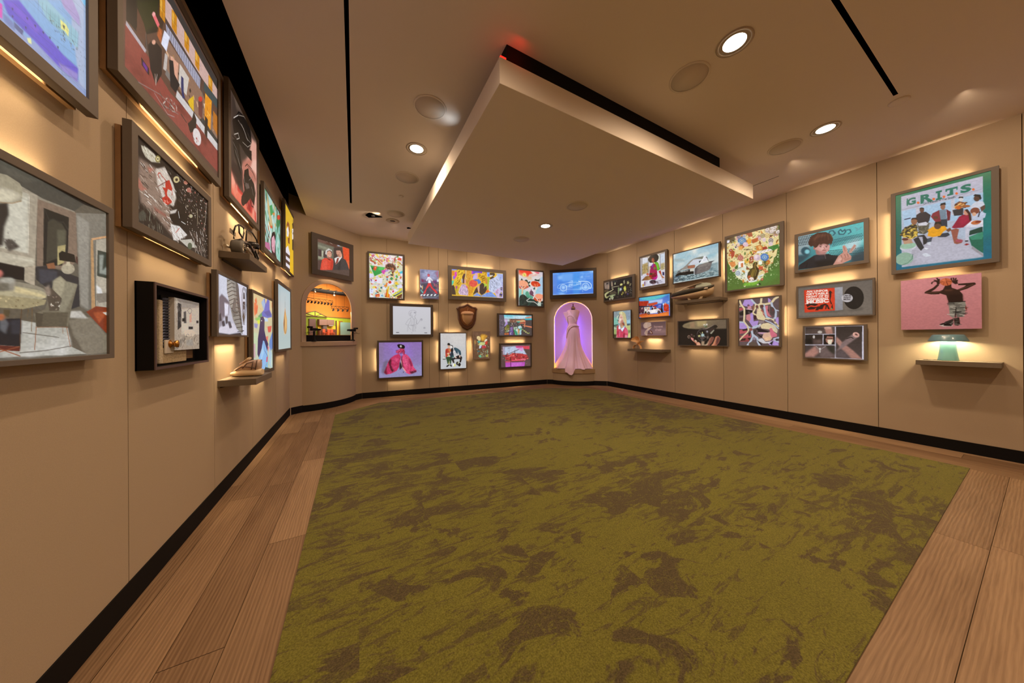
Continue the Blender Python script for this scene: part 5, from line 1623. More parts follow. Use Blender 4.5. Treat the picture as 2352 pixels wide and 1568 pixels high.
PIC['r7'] = '''
bg|8aa0a8
p|7fb8a8|-30 230 281 237 265 514 -26 505|11.2|1
p|8a9498|-20 17 324 13 186 190 -22 222|12.9|1
p|4a6a6a|147 52 215 65 187 89|6.4|1
p|8898a8|732 6 984 14 980 376 754 285|11.2|1
p|96c4d8|779 367 980 360 979 496 778 489|12.9|1
s|dash|3|24|24.1|6a8a90 b8c4cc 5a7078|-20 8 338 22 186 241 -22 231|-20
s|dash|4|24|24.1|7a94a4 a8b0c0 688490|744 23 984 22 981 311 767 285|-20
p|2c4a3a|-26 522 265 497 251 539 2 557
p|9aa868|-27 676 181 680 165 892 -30 890|6.4|1
p|5a6a4a|-26 556 196 562 168 629 -27 590|4.8|1
p|b0b8a0|-27 590 168 621 140 680 -27 650
p|3c3a1c|-30 873 179 883 136 998 -31 993|6.4|1
p|3a4a5a|777 498 979 492 978 520 803 523
p|2c3236|764 530 978 528 928 567 790 559
p|b8bc78|764 570 978 553 973 995 848 995 839 694|6.4|1
p|6a7a4a|864 735 976 730 963 818 875 865|6.4|1
p|ccc87a|875 865 975 842 973 995 861 995
p|c8bc8a|324 63 391 25 550 27 666 92 730 161 767 334 778 489 802 612 851 727 750 660 674 551 650 444 546 357 495 272 375 283
p|e0dcb0|391 33 524 50 510 132 417 127|4.8|1
l|8a8450|9.6|550 60 652 198 612 327
l|7a6a3a|10.4|653 107 729 218 741 300
l|efe4c0|8.8|666 149 704 233
l|d0a878|16.1|703 331 727 447 739 545
l|b09a5a|7.2|536 125 587 235 599 360
l|e8e0c0|8|561 193 599 327
p|dcb8a4|377 125 496 140 561 251 586 343 598 409 506 455 319 465 272 430 294 347 321 298 335 248
p|c08a7a|389 217 548 233 521 290 402 268|6.4|1
p|b87a6c|494 322 598 393 545 457 413 452|8|1
p|ecd8cc|348 282 455 287 441 370 361 383|6.4|1
p|1c1a22|267 261 377 116 390 134 335 214 281 279
p|2a3a2a|214 166 323 96 282 161
p|c0ccb0|185 308 200 199 310 121 254 261|4|1
p|1c1a22|233 336 287 346 300 381 252 387
l|d8e4c8|7.2|282 136 268 219 199 300
p|b08068|387 451 598 442 610 550 544 572 464 645 385 568
p|8a3a24|493 455 598 442 662 543 596 566 545 490|4.8|1
p|d8b078|465 562 570 565 543 647 491 654|4|1
p|c8405a|196 562 305 532 277 640 437 703 542 771 661 609 750 652 838 751 849 897 798 995 164 998 181 680
p|b04038|196 571 278 556 249 690 194 731
p|d8607a|660 650 801 718 837 857 671 839|8|1
p|e090a0|671 912 798 913 798 995 670 994|6.4|1
p|7a2030|594 838 658 847 644 994 566 994|6.4|1
p|8a2030|235 732 275 767 260 935 220 850|4.8|1
p|eee8f0|359 508 398 602 411 669 317 692 284 641
p|e4e4f4|661 567 621 673 502 778 424 686 491 654 570 631
l|6a4a8a|9.6|661 633 608 722 502 787
l|7a4a7a|12.9|357 684 397 735 342 810
l|d8d0e0|9.6|370 751 347 960
l|8a6a90|7.2|329 809 314 969
p|e0a090|165 917 219 918 191 993 157 993|4|1
grain|0.08'''
PIC['r8'] = '''
bg|4a7ad8
g|4f9ad0|5a78d8|F|0 0|0 1000
p|5ac0c4|14 31 890 19 796 113 604 175 343 192 122 113|19.4|1
g|3a6ab8|6a88e0|604 262 977 38 980 372 776 393|936 71|700 337|19.4
p|c8d0f0|333 212 796 212 757 404 623 381 604 305 343 318|25|0.8
p|e0e4f4|943 352 980 344 979 400 943 394|11.1|1
p|a82a14|-15 172 328 211 332 361 290 451 -10 411
p|c4482a|322 344 623 316 623 410 464 471 321 463
s|dash|3|40|36.1|8a1c10 d05a34 b83a20|-9 181 322 225 300 445 -10 404|80
p|a01c1a|464 471 593 492 602 580 464 530
l|f0d8d0|13.9|311 313 285 450
p|1c0c14|-16 403 444 490 444 527 -16 457
p|3a4ab0|504 448 776 407 776 521 728 599 603 551
p|8a90e0|661 474 738 458 728 556 622 540|8.3|1
p|4a2430|-16 457 184 495 172 788 -12 796
s|leaf|4|26|41.6|1c0c10 6a3040 c8a8a0 3a1820|-16 487 195 519 193 850 -13 857|90
p|d8c8b0|184 502 383 517 361 722 267 799 183 774
p|e8e0d0|195 519 248 527 241 766 183 774
p|1a1410|205 701 247 707 267 829 183 834
e|1c1418|237 555 16.8 2.5 -0.1 24
p|c86a3a|315 567 341 556 341 660 320 657
p|a890c0|284 570 300 565 294 713 273 725
p|c8321c|813 498 870 409 970 524 973 802 821 782
s|leaf|5|50|36.1|d8502a a81c14 e8804a 8a1410|809 469 888 398 974 524 973 802 812 781
p|9a1a30|622 612 737 629 737 714 699 709 622 641
p|e8e4f0|795 424 832 417 823 500 799 510
e|c8b0b0|870 416 16.6 2.8 -0.2 34
p|d86a28|-13 873 278 860 621 872 746 844 973 802 972 1018 85 998 -13 965
p|b84a1c|-12 826 299 803 277 890 42 925|16.7|1
p|f09040|193 941 886 875 968 969 401 993|25|0.7
p|ece4e4|283 741 331 658 402 668 464 545 544 557 661 646 718 740 722 798 689 779 601 826 402 838 278 830
p|f8f0f0|423 686 553 674 542 804 422 818|8.3|1
p|c8b8bc|582 678 689 665 718 769 621 756|11.1|1
p|2a1418|402 653 464 559 494 593 483 665
p|5a3a3c|504 580 553 573 622 633 513 654
l|2a1818|16.7|434 496 443 659
e|1a1014|429 473 16.2 2.6 -0.1 26
e|8a2a20|543 586 33 -3.7 2.6 23
e|1a1014|330 807 47 5.8 -0.3 71
e|8a7068|330 810 25 3 -0.2 39
e|1a1014|665 802 44 5.6 -0.3 72
e|8a6458|665 805 23 2.9 -0.2 37
e|2a1a18|665 805 9.6 1.2 -0.1 14.4
p|141410|727 713 757 475 785 522 775 606 798 779 784 863 727 784
e|1c1010|766 491 15.1 2.4 -0.1 31
grain|0.06'''
PIC['r9'] = '''
bg|7d7078
g|6a5e66|94848c|F|0 0|0 1000
p|8a7c88|-6 504 991 474 989 1012 -8 1018|85.9|0.8
p|5a4e56|8 295 295 316 268 520 34 553|64.4|0.7
p|a898a0|494 712 990 603 990 797 542 825|85.9|0.6
p|c8c2b8|108 187 180 32 283 19 422 66 446 282 396 369 294 464 165 468 114 372
p|d8d2c6|206 57 270 40 269 451 178 446|17.2|1
p|8a6a44|294 453 396 369 470 374 370 503
p|ece2d0|281 498 470 374 357 593
p|d4ccc0|281 498 357 570 293 703 273 999 228 987 151 905 164 744 217 631
p|b8ac9c|203 677 281 612 241 930 190 883|17.2|1
p|6a4a38|370 593 469 688 505 891 474 924 370 616
p|6a4c40|280 840 493 868 493 925 273 919
p|e0d4c0|382 662 419 709 468 845 431 855
p|6a5a60|293 726 357 638 394 820 293 840|8.6|1
t|d8c8c8|honest|559 286 898 295 558 442|0.01|1
t|d8c8c8|chair|595 505 851 505 594 676|0.01|1
l|d8c8c8|10.7|551 437 580 439
l|d8c8c8|10.7|607 441 636 443
l|d8c8c8|10.7|603 294 632 296'''
PIC['d2'] = '''
bg|4a88e4
g|5698ec|4478dc|F|0 0|0 1000
n|8cc0f8|F|4|4|0.5|0.95|0|3
n|4a84e0|F|5|9|0.6|0.95|0|8
p|4c9ce8|515 120 674 117 670 1006 512 994|39.1|0.6
p|6488d8|6 66 108 57 105 983 3 976|29.3|0.6
p|9cc8fc|131 150 254 142 242 312 141 322|39.1|0.7
p|8abcf8|232 70 510 60 503 417 231 391|58.7|0.5
l|88b8f8|2.9|6 16 1002 24|0|0.5
l|88b8f8|2.9|6 53 1002 60|0|0.5
l|88b8f8|2.9|6 91 1002 97|0|0.5
l|88b8f8|2.9|6 128 1002 133|0|0.5
l|88b8f8|2.9|6 165 1002 169|0|0.5
l|88b8f8|2.9|6 203 1002 205|0|0.5
l|88b8f8|2.9|6 240 1002 241|0|0.5
l|88b8f8|2.9|5 277 1002 277|0|0.5
l|88b8f8|2.9|5 315 1001 314|0|0.5
l|88b8f8|2.9|5 352 1001 350|0|0.5
l|88b8f8|2.9|5 390 1001 386|0|0.5
l|88b8f8|2.9|5 427 1001 422|0|0.5
l|88b8f8|2.9|5 464 1001 458|0|0.5
l|88b8f8|2.9|5 502 1001 494|0|0.5
l|88b8f8|2.9|4 539 1001 531|0|0.5
l|88b8f8|2.9|4 576 1000 567|0|0.5
l|88b8f8|2.9|4 614 1000 603|0|0.5
l|88b8f8|2.9|4 651 1000 639|0|0.5
l|88b8f8|2.9|4 689 1000 675|0|0.5
l|88b8f8|2.9|4 726 1000 711|0|0.5
l|88b8f8|2.9|4 763 1000 747|0|0.5
l|88b8f8|2.9|3 801 1000 784|0|0.5
l|88b8f8|2.9|3 838 1000 820|0|0.5
l|88b8f8|2.9|3 876 999 856|0|0.5
l|88b8f8|2.9|3 913 999 892|0|0.5
l|88b8f8|2.9|3 950 999 928|0|0.5
l|8cbcf8|2.9|6 -4 3 976|0|0.45
l|8cbcf8|2.9|92 5 88 982|0|0.45
l|8cbcf8|2.9|176 14 172 988|0|0.45
l|8cbcf8|2.9|260 23 257 995|0|0.45
l|8cbcf8|2.9|344 32 340 1001|0|0.45
l|8cbcf8|2.9|427 41 424 1007|0|0.45
l|8cbcf8|2.9|510 50 506 1013|0|0.45
l|8cbcf8|2.9|592 58 589 1020|0|0.45
l|8cbcf8|2.9|674 67 670 1026|0|0.45
l|8cbcf8|2.9|755 76 752 1032|0|0.45
l|8cbcf8|2.9|836 85 833 1038|0|0.45
l|8cbcf8|2.9|917 93 913 1044|0|0.45
l|d8f0ff|13.2|123 693 129 613 163 555 230 521 342 491 398 477 508 477 612 477
l|d8f0ff|26.4|656 451 705 446 835 463 899 499 942 576 960 636 957 714 936 781 909 779
l|d8f0ff|13.2|662 442 705 475 704 772
l|d8f0ff|13.2|353 652 452 656 508 636 612 595
l|d8f0ff|13.2|352 792 726 813
l|d8f0ff|13.2|352 712 496 704
l|d8f0ff|13.2|123 703 185 718
l|d8f0ff|10.3|123 783 196 809
l|d8f0ff|13.2|350 602 349 892
l|d8f0ff|13.2|747 815 747 913
l|d8f0ff|10.3|524 588 618 586 694 583
l|d8f0ff|7.3|352 742 726 773
l|d8f0ff|17.6|355 702 351 746 341 785 324 817 302 838 277 846 253 840 229 822 210 792 196 754 189 710 189 666 196 624 210 588 230 561 254 547 278 546 303 558 325 583 341 617 352 658 355 702
l|d8f0ff|10.3|338 701 335 736 326 766 313 791 295 807 276 814 257 809 238 795 223 771 212 741 206 708 206 672 213 639 223 611 239 590 258 579 277 578 296 587 313 607 326 634 335 666 338 701
l|d8f0ff|13.2|311 699 309 719 304 737 296 752 286 762 274 766 263 763 252 755 243 741 236 722 233 702 233 682 237 662 243 645 252 632 263 626 275 625 286 631 296 642 304 659 309 677 311 699
l|d8f0ff|14.7|288 697 288 706 286 713 282 719 278 724 273 725 268 724 263 721 259 714 257 707 255 698 255 690 257 681 259 674 263 669 268 666 273 665 278 668 282 673 286 679 288 688 288 697
l|d8f0ff|7.3|272 695 311 699
l|d8f0ff|7.3|272 695 299 747
l|d8f0ff|7.3|272 695 271 765
l|d8f0ff|7.3|272 695 244 742
l|d8f0ff|7.3|272 695 233 692
l|d8f0ff|7.3|272 695 244 644
l|d8f0ff|7.3|272 695 272 625
l|d8f0ff|7.3|272 695 299 649
e|a8d0ff|272 695 34 2.9 -0.2 60|7.8|0.6
l|d8f0ff|17.6|908 700 904 747 892 788 874 822 852 844 826 853 801 847 776 827 756 796 741 755 734 709 734 662 742 617 757 579 777 551 802 536 828 534 853 547 875 573 893 610 904 653 908 700
l|d8f0ff|10.3|889 699 886 736 877 768 863 795 845 812 825 818 805 814 786 798 770 774 758 742 752 706 753 668 759 633 771 603 786 582 806 570 826 568 846 578 863 598 877 627 886 661 889 699
l|d8f0ff|13.2|861 696 859 718 854 738 846 753 835 763 824 767 811 765 800 755 791 740 784 722 780 700 780 678 784 657 791 640 800 627 812 619 824 619 836 625 846 637 854 653 859 675 861 696
l|d8f0ff|14.7|838 694 837 704 835 712 831 718 827 723 822 724 817 724 812 720 808 713 805 705 803 696 803 686 805 678 808 670 812 665 817 661 822 661 827 664 831 669 835 676 837 684 838 694
l|d8f0ff|7.3|821 693 861 696
l|d8f0ff|7.3|821 693 849 747
l|d8f0ff|7.3|821 693 820 768
l|d8f0ff|7.3|821 693 792 743
l|d8f0ff|7.3|821 693 780 689
l|d8f0ff|7.3|821 693 792 638
l|d8f0ff|7.3|821 693 821 618
l|d8f0ff|7.3|821 693 849 643
e|a8d0ff|821 693 32 2.8 -0.2 59|7.8|0.6
l|d8f0ff|14.7|392 476 508 487
l|d8f0ff|14.7|420 449 497 446
l|d8f0ff|14.7|453 402 503 407 503 447
l|d8f0ff|14.7|414 538 414 648 430 649 431 549 508 546
l|d8f0ff|14.7|447 571 502 566
l|d8f0ff|14.7|453 611 497 605
l|d8f0ff|14.7|607 575 612 506 651 470 656 402
l|d8f0ff|14.7|607 585 639 578 672 472
l|d8f0ff|14.7|661 570 694 553 700 495
p|a0ccfc|695 237 750 184 760 303 695 297|11.7|0.8
l|b8d8fc|7.8|685 118 959 117 959 333 684 315 685 118
l|b8d8fc|5.9|771 147 771 314
l|c8e4ff|11.7|793 228 922 241
l|b0d4fc|8.8|792 287 921 290
l|c0e0ff|7.8|814 171 890 149
l|d8ecff|11.7|3 986 994 996
l|c0d8f8|9.8|12 6 8 976'''
PIC['b6'] = '''
bg|4f4442
p|5e5560|7 -14 144 -20 154 311 140 974 3 974|11.6|1
s|dot|2|24|15.5|8a8088 403a40 a098a0|13 121 142 312 140 935 9 935
g|58bcd0|b8d4e0|144 -10 1003 3 1002 145 771 193 495 183 155 194|521 -17|520 182
p|d8e4ee|397 48 848 9 771 153 471 144|19.4|0.7
p|3ab0c0|771 163 1008 135 1008 226 796 233
p|c88a78|796 102 1009 23 1008 135 809 162
p|b8c8c8|155 214 299 189 347 306 166 369|11.6|1
p|7a5848|311 228 771 173 770 294 594 359 323 385
s|rect|3|30|27.1|a8705a 6a4a4a d0a088 8a5a48|311 189 758 174 757 314 323 365
p|d8a878|495 282 771 224 796 313 619 358
p|48a898|519 311 644 298 631 368 544 370
p|e08a68|758 254 802 253 801 454 776 475
p|a04838|631 358 795 334 795 394 644 417
p|e07a5a|619 388 757 395 757 425 631 428
p|e08058|706 486 1000 552 1000 623 769 545
p|d88a6a|763 435 789 434 788 615 763 596
s|dash|4|60|31|2a2430 6a8a8a b8a8b8 4a3a3a c8c0c0|154 350 644 337 593 578 177 584
p|a890d0|141 565 202 369 238 309 262 445 189 545
p|c8a8d8|155 194 263 249 202 427|7.7|1
p|8a8050|213 486 310 484 297 818 212 857
p|a8a040|171 604 201 584 200 857 182 857
p|6a6a2a|231 505 304 504 297 641 231 661
p|c86a3a|158 896 284 877 284 965 158 965
p|6a4a90|309 759 419 719 418 976 296 975
p|8a6aa8|322 621 395 561 431 699 333 759|7.7|1
p|a8c0a0|432 600 543 579 592 817 591 977 479 976
p|3a9a70|443 738 505 698 566 976 492 976
p|c8d8d0|481 619 568 658 567 817 505 778
e|c4dce4|630 607 60 -0.8 -0.3 80
p|a8d0d8|592 777 680 697 673 957 616 977
p|c88a50|567 698 617 677 610 937 579 897
p|4a4440|644 417 706 416 706 536 656 537
e|5aa890|655 677 43 -0.4 -0.2 56
l|b8b04a|17.4|693 697 794 796 883 897
s|dot|5|18|17.4|d8c060 70a060 e0d8a0|693 677 934 877 921 938 768 837
s|dot|6|70|19.4|c8d8d0 3a2a30 6ab0a0 d0a8a0 8a70a0 2a4a40|154 370 694 416 692 957 176 955
grain|0.1'''
PIC['b10'] = '''
bg|5f4a46
p|b8c4dc|65 96 474 70 793 98 764 228 890 478 109 462|7.3|1
p|d88ac8|474 89 793 79 722 321 597 241|29|0.8
p|d8485a|709 77 970 74 969 235 778 210
p|5a4640|778 210 1019 256 1002 787 932 612 875 477|10.9|1
p|c8407a|488 71 737 68 708 152 515 146|14.5|1
p|b03a3a|43 477 283 451 377 381 651 411 875 477 946 651 846 721 335 748 148 664 135 536
s|rect|2|60|29|8a2a30 d84a48 e87a70 6a2428 c83a50 f0a090|70 460 377 381 679 413 918 517 917 668 161 683
p|e85a68|349 712 790 662 775 736 375 769
p|d8687a|678 656 846 665 818 757 650 748
p|c0506a|134 737 348 749 348 841 147 829
g|b04ab0|c05ac0|134 810 817 814 788 1019 146 1012|375 806|374 1027
p|d078d0|348 823 705 826 677 974 361 990|36.3|0.6
l|3a2024|21.8|136 481 597 223
l|3a2a34|23.6|459 274 466 385 513 554
l|4a2a2c|25.4|322 563 320 987
l|3a3440|10.9|124 97 129 463
l|3a3040|10.9|277 138 276 322
l|3a3040|14.5|230 165 324 140
l|4a2028|21.8|209 356 162 574
l|5a2a38|14.5|541 463 540 649
p|7a3a3c|348 749 790 737 775 792 362 787
l|d8a890|10.9|775 774 733 884
l|c8a0a0|10.9|831 909 888 893
s|dot|4|20|12.7|d8a8a8 e8c8c8 7a3a4a|18 203 282 488 281 764 15 803
p|5a4442|3 657 135 682 146 1012 1 1001|9.1|1
l|704c4a|12.7|875 572 887 988
p|b0a0b8|65 96 124 97 109 443 63 441|5.4|1
grain|0.1'''
PIC['b1'] = '''
bg|d8d4b8
p|dcd8e0|9 -8 1010 5 1008 201 507 299 7 267|23.6|0.7
s|shard|1|120|34.5|e4c84a d8d0e0 c8d8a0 e8e4d0 b8c8d8 d8a050 a8c070 e8e0f0|-11 -6 1010 5 991 996 -19 991
s|rect|2|90|20.4|e8e8f4 d84a30 e8d050 4a8a50 c8c0e0 2a2a30 e0a040 7ab0c8|-15 481 1007 382 991 996 -19 991
s|rect|3|50|18.8|c86a98 d8505a e8e0ec c8b8d8 d8c860 a83a30|9 -8 1010 5 997 268 7 267
s|dash|4|60|31.4|8a4a34 c8a8c8 e8e4e8 a88a60|9 0 1010 5 1008 218 508 250 7 259|35
p|2f9a48|27 278 466 301 371 435 156 518
p|4cc058|280 297 466 301 382 370 269 377|6.3|1
p|b84a28|28 140 159 194 148 215 28 179
p|a87a3a|58 138 149 179 128 188 48 154
p|c85a80|69 58 140 6 160 52 89 104
p|d83a20|215 127 246 117 332 182 311 196
p|d84024|842 82 891 38 977 56 966 106 858 106
p|3a7a40|805 28 870 -9 891 30 826 51
s|dash|5|50|34.5|e8e0e4 c8304a 7a3a24 e8d8d0|467 93 826 67 856 342 507 363|90
p|5a3424|466 301 497 243 571 198 697 198 782 257 813 328 717 358 612 340 528 329|4.7|1
s|shard|6|26|17.3|3a2018 7a4a30 8a5a40 2a1610|466 237 793 216 792 346 507 347
p|7a3a20|653 370 781 346 717 415 716 472 674 409
p|d8784a|675 312 718 293 739 325 696 351
l|e8e0e0|6.3|653 386 781 346
l|2a2a34|11|569 423 664 361
p|d84a28|112 355 158 281 239 300 187 390 127 378
p|f0a060|168 304 208 306 188 342 163 336
p|1a4a24|87 325 127 315 117 371 87 357
p|d04aa8|351 380 496 339 590 366 465 413 423 464 382 434
p|a8a0d8|475 357 601 365 485 404
p|4ac0d8|909 379 996 341 996 407 920 419
l|e4e4ec|9.4|22 290 151 534 361 459
p|d8d4f0|-4 456 96 466 136 527 5 582
p|dcd8f0|4 613 65 571 196 635 104 695
p|8a4a7a|30 596 75 586 85 625 44 627
p|e4e0f0|145 574 401 537 369 682 226 665
p|c83038|171 597 216 586 221 626 175 636
p|3a8a48|610 542 673 506 715 552 652 588
p|46b05a|780 476 834 449 865 520 812 523
p|e8e4f4|567 641 715 601 746 664 577 713
e|c83a28|614 634 44 -2.2 -0.3 34
p|f0c83a|757 631 843 611 853 676 778 679
p|e07a28|462 726 504 644 546 650 525 731
p|e8e4f4|629 847 777 776 831 823 681 910
p|d02850|676 845 713 811 745 834 702 877
p|dcdcf4|837 693 983 661 982 751 842 766
p|d8d844|670 926 987 763 987 800 712 949
p|262626|702 949 982 809 981 858 744 960
l|b0c0c8|14.1|755 923 971 834
p|d8d844|744 964 987 849 986 874 819 953
p|6a3a20|819 953 986 882 985 997 840 993
p|d8621c|460 982 514 796 545 802 522 988
p|e87a20|522 988 555 882 607 929 596 993
p|e8c020|545 738 587 736 544 971 523 972
p|d8502c|173 937 296 908 305 979 183 996
p|f0c060|208 955 265 949 264 973 213 979
p|d8dcf8|-12 810 144 811 102 916 -13 912
p|e8d03a|83 798 134 733 195 785
p|c8d8e0|316 923 388 905 439 991 326 995
p|4a90b8|336 954 388 929 398 976
p|2a6a78|328 756 379 745 379 793 327 788
p|e4e4ec|400 753 514 756 482 821 409 824
s|dot|7|50|7.1|1a1a1e e8e8f0 c83a30|-15 481 1007 382 991 996 -19 991
grain|0.06'''
PIC['b2'] = '''
bg|8a88a4
g|8c8cae|5c4c5c|F|0 0|0 1000
p|a8a8cc|104 82 732 33 910 245 653 372 151 362|48.2|0.7
p|4c4452|14 497 998 406 994 842 10 866|24.1|0.85
n|8a7088|14 448 998 406 994 842 10 874|7|9|0.55|0.9|0|6
l|a8c4dc|12.8|427 171 29 150|4|0.7
l|a8c4dc|12.8|427 154 254 -7|4|0.7
l|a8c4dc|12.8|478 144 783 55 1015 42|4|0.7
l|a8c4dc|12.8|527 223 935 310|4|0.7
l|a8c4dc|12.8|377 141 154 7|4|0.7
l|a8c4dc|12.8|427 171 65 269|4|0.7
p|6a7090|30 70 229 11 252 139 54 133|8|0.8
p|6a4468|77 333 325 370 199 456 88 429|9.6|0.8
p|8a2c4c|76 365 151 346 200 440 113 428|6.4|1
p|6a3a70|703 369 908 360 882 443 754 449|8|1
l|d84a5a|19.3|950 21 935 227
l|c84a5a|12.8|873 50 872 165
p|e0e0ec|909 344 987 283 1005 397 921 401
l|d86a78|20.9|766 473 804 553
l|d87a80|17.7|869 485 880 583
l|d06a70|17.7|958 514 970 604
s|dash|3|40|14.5|d8d0e0 b8506a 7a9ab0 e0b0a8 3a3444|13 529 998 455 994 801 10 834
s|dash|8|26|17.7|b8506a 6a90b0 c8a8d0 d07080|656 53 1008 35 1005 389 679 305
p|d8d8e4|13 513 99 606 86 638 25 625
p|6aa8a0|11 713 86 703 196 804 134 830
p|d8b878|99 606 161 547 147 692 110 710
p|d83a3e|449 454 576 440 600 504 676 616 866 707 955 810 865 805 650 666 524 556 359 668 296 808 158 885 183 820 297 679
p|e8e8f4|439 251 502 248 603 292 710 369 652 388 564 335 588 456 443 462 451 316 375 400 325 378
l|8a90b0|7.2|463 315 551 384
l|6a7090|6.4|577 310 627 356
p|8a3048|678 370 742 376 729 409 690 403
p|8a3048|275 397 337 386 324 427 262 421
e|a83048|464 197 73 -3.6 -0.5 50
e|e87a80|471 193 43 -2.1 -0.3 28|4|1
e|f8d0d0|414 200 17.6 -0.9 -0.1 11.4
p|4a4250|10 874 994 834 993 916 9 938
p|e4e8ec|9 918 72 860 164 857 102 919
p|e4e8ec|158 914 220 855 314 852 251 915
p|e4e8ec|332 908 395 849 490 846 426 909
p|e4e8ec|533 902 597 843 692 840 628 903
p|e4e8ec|724 896 788 836 884 833 820 897
l|8ab0b8|25.7|145 991 470 940 838 945 994 867|6.4|0.8
p|b07a68|9 930 133 919 145 999 21 994|8|1
grain|0.12'''
PIC['b3'] = '''
bg|e8b83a
p|8a94d8|3 -18 94 -29 115 15 43 59 5 55
p|d88a28|5 66 53 68 53 226 22 262 5 212
p|d848b8|58 109 94 82 99 239 62 361 52 289
p|8a70d8|22 273 53 257 62 371 32 397
p|58c8a8|-1 444 47 426 36 543 1 642
p|f0c838|104 6 228 -16 197 202 175 418 154 580 113 617 52 531 103 323 99 112
s|dash|1|90|27.2|7a4a14 5a3a10|104 17 228 -16 186 267 154 611 57 540 103 302|-50
p|d89838|228 5 376 0 370 303 343 393 363 637 336 973 304 977 289 615 259 352
s|dash|2|120|27.2|8a5a18 b8741c e8c050|228 5 376 0 359 390 416 706 362 971 309 976 279 563|80
l|d8c888|27.2|270 -2 259 256 280 338
p|e0a030|363 637 444 627 406 772 362 971 309 976 336 802
s|dash|12|40|23|9a6420 c88a30|342 640 438 627 362 971 309 976|70
p|4c3a30|3 632 41 606 66 749 76 969 2 967
p|c8a838|67 623 123 594 122 838 137 963 91 968 56 751
s|dash|3|40|18.8|7a6a20 e0c850|57 624 123 594 132 963 81 969
p|b848a0|77 632 102 639 97 746 77 727
p|5a3a38|196 266 228 133 254 161 238 344 232 516 206 519
p|b8b0a8|178 332 206 349 206 509 180 481
p|d898a0|238 355 264 351 263 511 237 515
p|d8bcd8|190 553 253 545 289 668 310 805 304 977 153 961 122 869 148 718
s|dash|4|64|23|3a2438 4a3444|185 607 258 597 304 805 299 967 153 950 133 826|85
l|4a3040|10.5|190 580 253 566
p|d04aa0|258 576 289 636 294 710 273 670
e|e0584a|406 491 79 11.3 -10 138
s|curl|5|40|31.4|c83a34 f07a60 d04438|343 393 471 395 476 568 417 619 342 565
p|5a50c8|376 0 581 -3 581 62 472 70 418 122 375 140
p|b838c0|376 11 408 27 397 126 375 151
p|7a38b8|500 11 581 8 576 74 527 61
p|d8a0c0|440 86 489 67 493 262 471 319 439 292
p|d83a2c|391 202 418 209 412 296 391 289
p|e09a40|386 149 424 154 423 197 391 192
p|b8b0e8|407 189 450 139 477 286 418 328 396 331
p|5a70c0|407 340 461 321 547 362 558 459 503 510 482 394 423 370
p|4a80d0|482 318 515 302 553 427 514 476
p|f0bc30|494 77 548 68 636 130 669 344 635 459 580 456 526 279 488 154
s|dash|6|60|31.4|5a3a10 8a5a14|494 88 548 68 647 194 646 436 580 445 510 216|-35
p|e8b030|587 7 681 12 664 191 625 99
s|dash|13|14|25.1|5a3a10|587 7 681 12 658 192|-35
p|c88a38|636 196 691 275 679 497 646 523
p|a8b838|680 211 731 192 713 559 701 670 668 718 685 452
p|a8c848|602 442 668 487 668 586 623 636
p|4e3c34|394 935 449 691 481 611 502 836 475 839
p|d8a898|481 622 525 529 530 811 519 878 497 761
p|4a3830|531 528 580 434 618 494 624 614 663 543 673 696 634 843 567 938 524 834
l|d8b898|12.6|612 659 624 592
p|e88038|651 786 679 695 723 701 723 789 678 838
e|d83a28|684 766 11.2 -1.3 -0.1 22
p|e0c038|712 713 746 753 723 800
p|88a8e8|675 13 731 -7 725 181 675 189
p|4a58d8|703 86 725 71 731 181 708 184
p|d0d8f0|725 137 799 103 781 150 725 181
p|4a3c34|731 26 827 9 838 97 798 170 838 208 747 289 731 225 793 148 799 103 737 113
p|c8d0ec|725 314 838 186 919 27 1009 24 1004 520 939 753 802 824 712 735 713 503
p|a8b8e8|850 28 1009 24 1008 181 935 305 890 88|10.5|1
s|dash|7|110|20.9|3a3a48 4a4a5c 2a2a38|725 336 832 209 941 237 940 528 802 769 729 711|60
p|c8b8dc|814 745 1007 497 1000 1005 881 994
s|dash|8|26|20.9|b83a58 a84a60|837 665 905 645 893 870 836 865|88
p|5a5a8a|952 572 992 555 986 702 951 684
p|4a3c6a|928 866 968 749 991 837 974 962 933 966
e|d8c858|968 806 12.8 -1.4 -0.1 25
e|d8c858|950 931 13.9 -1.4 -0.1 20
e|d0c050|969 626 10.5 -1.3 -0.1 15.7
s|dash|9|30|23|7a78c8 9890d8 5a58b0|948 56 1009 46 1004 520 963 525|50
p|8098d8|400 978 475 839 567 960 567 987
p|7a98e0|567 960 656 841 757 774 887 993 567 993
s|dash|10|60|27.2|4a68b8 a8c0f0 6a88d0|405 966 757 785 881 983 567 982|40
grain|0.08'''
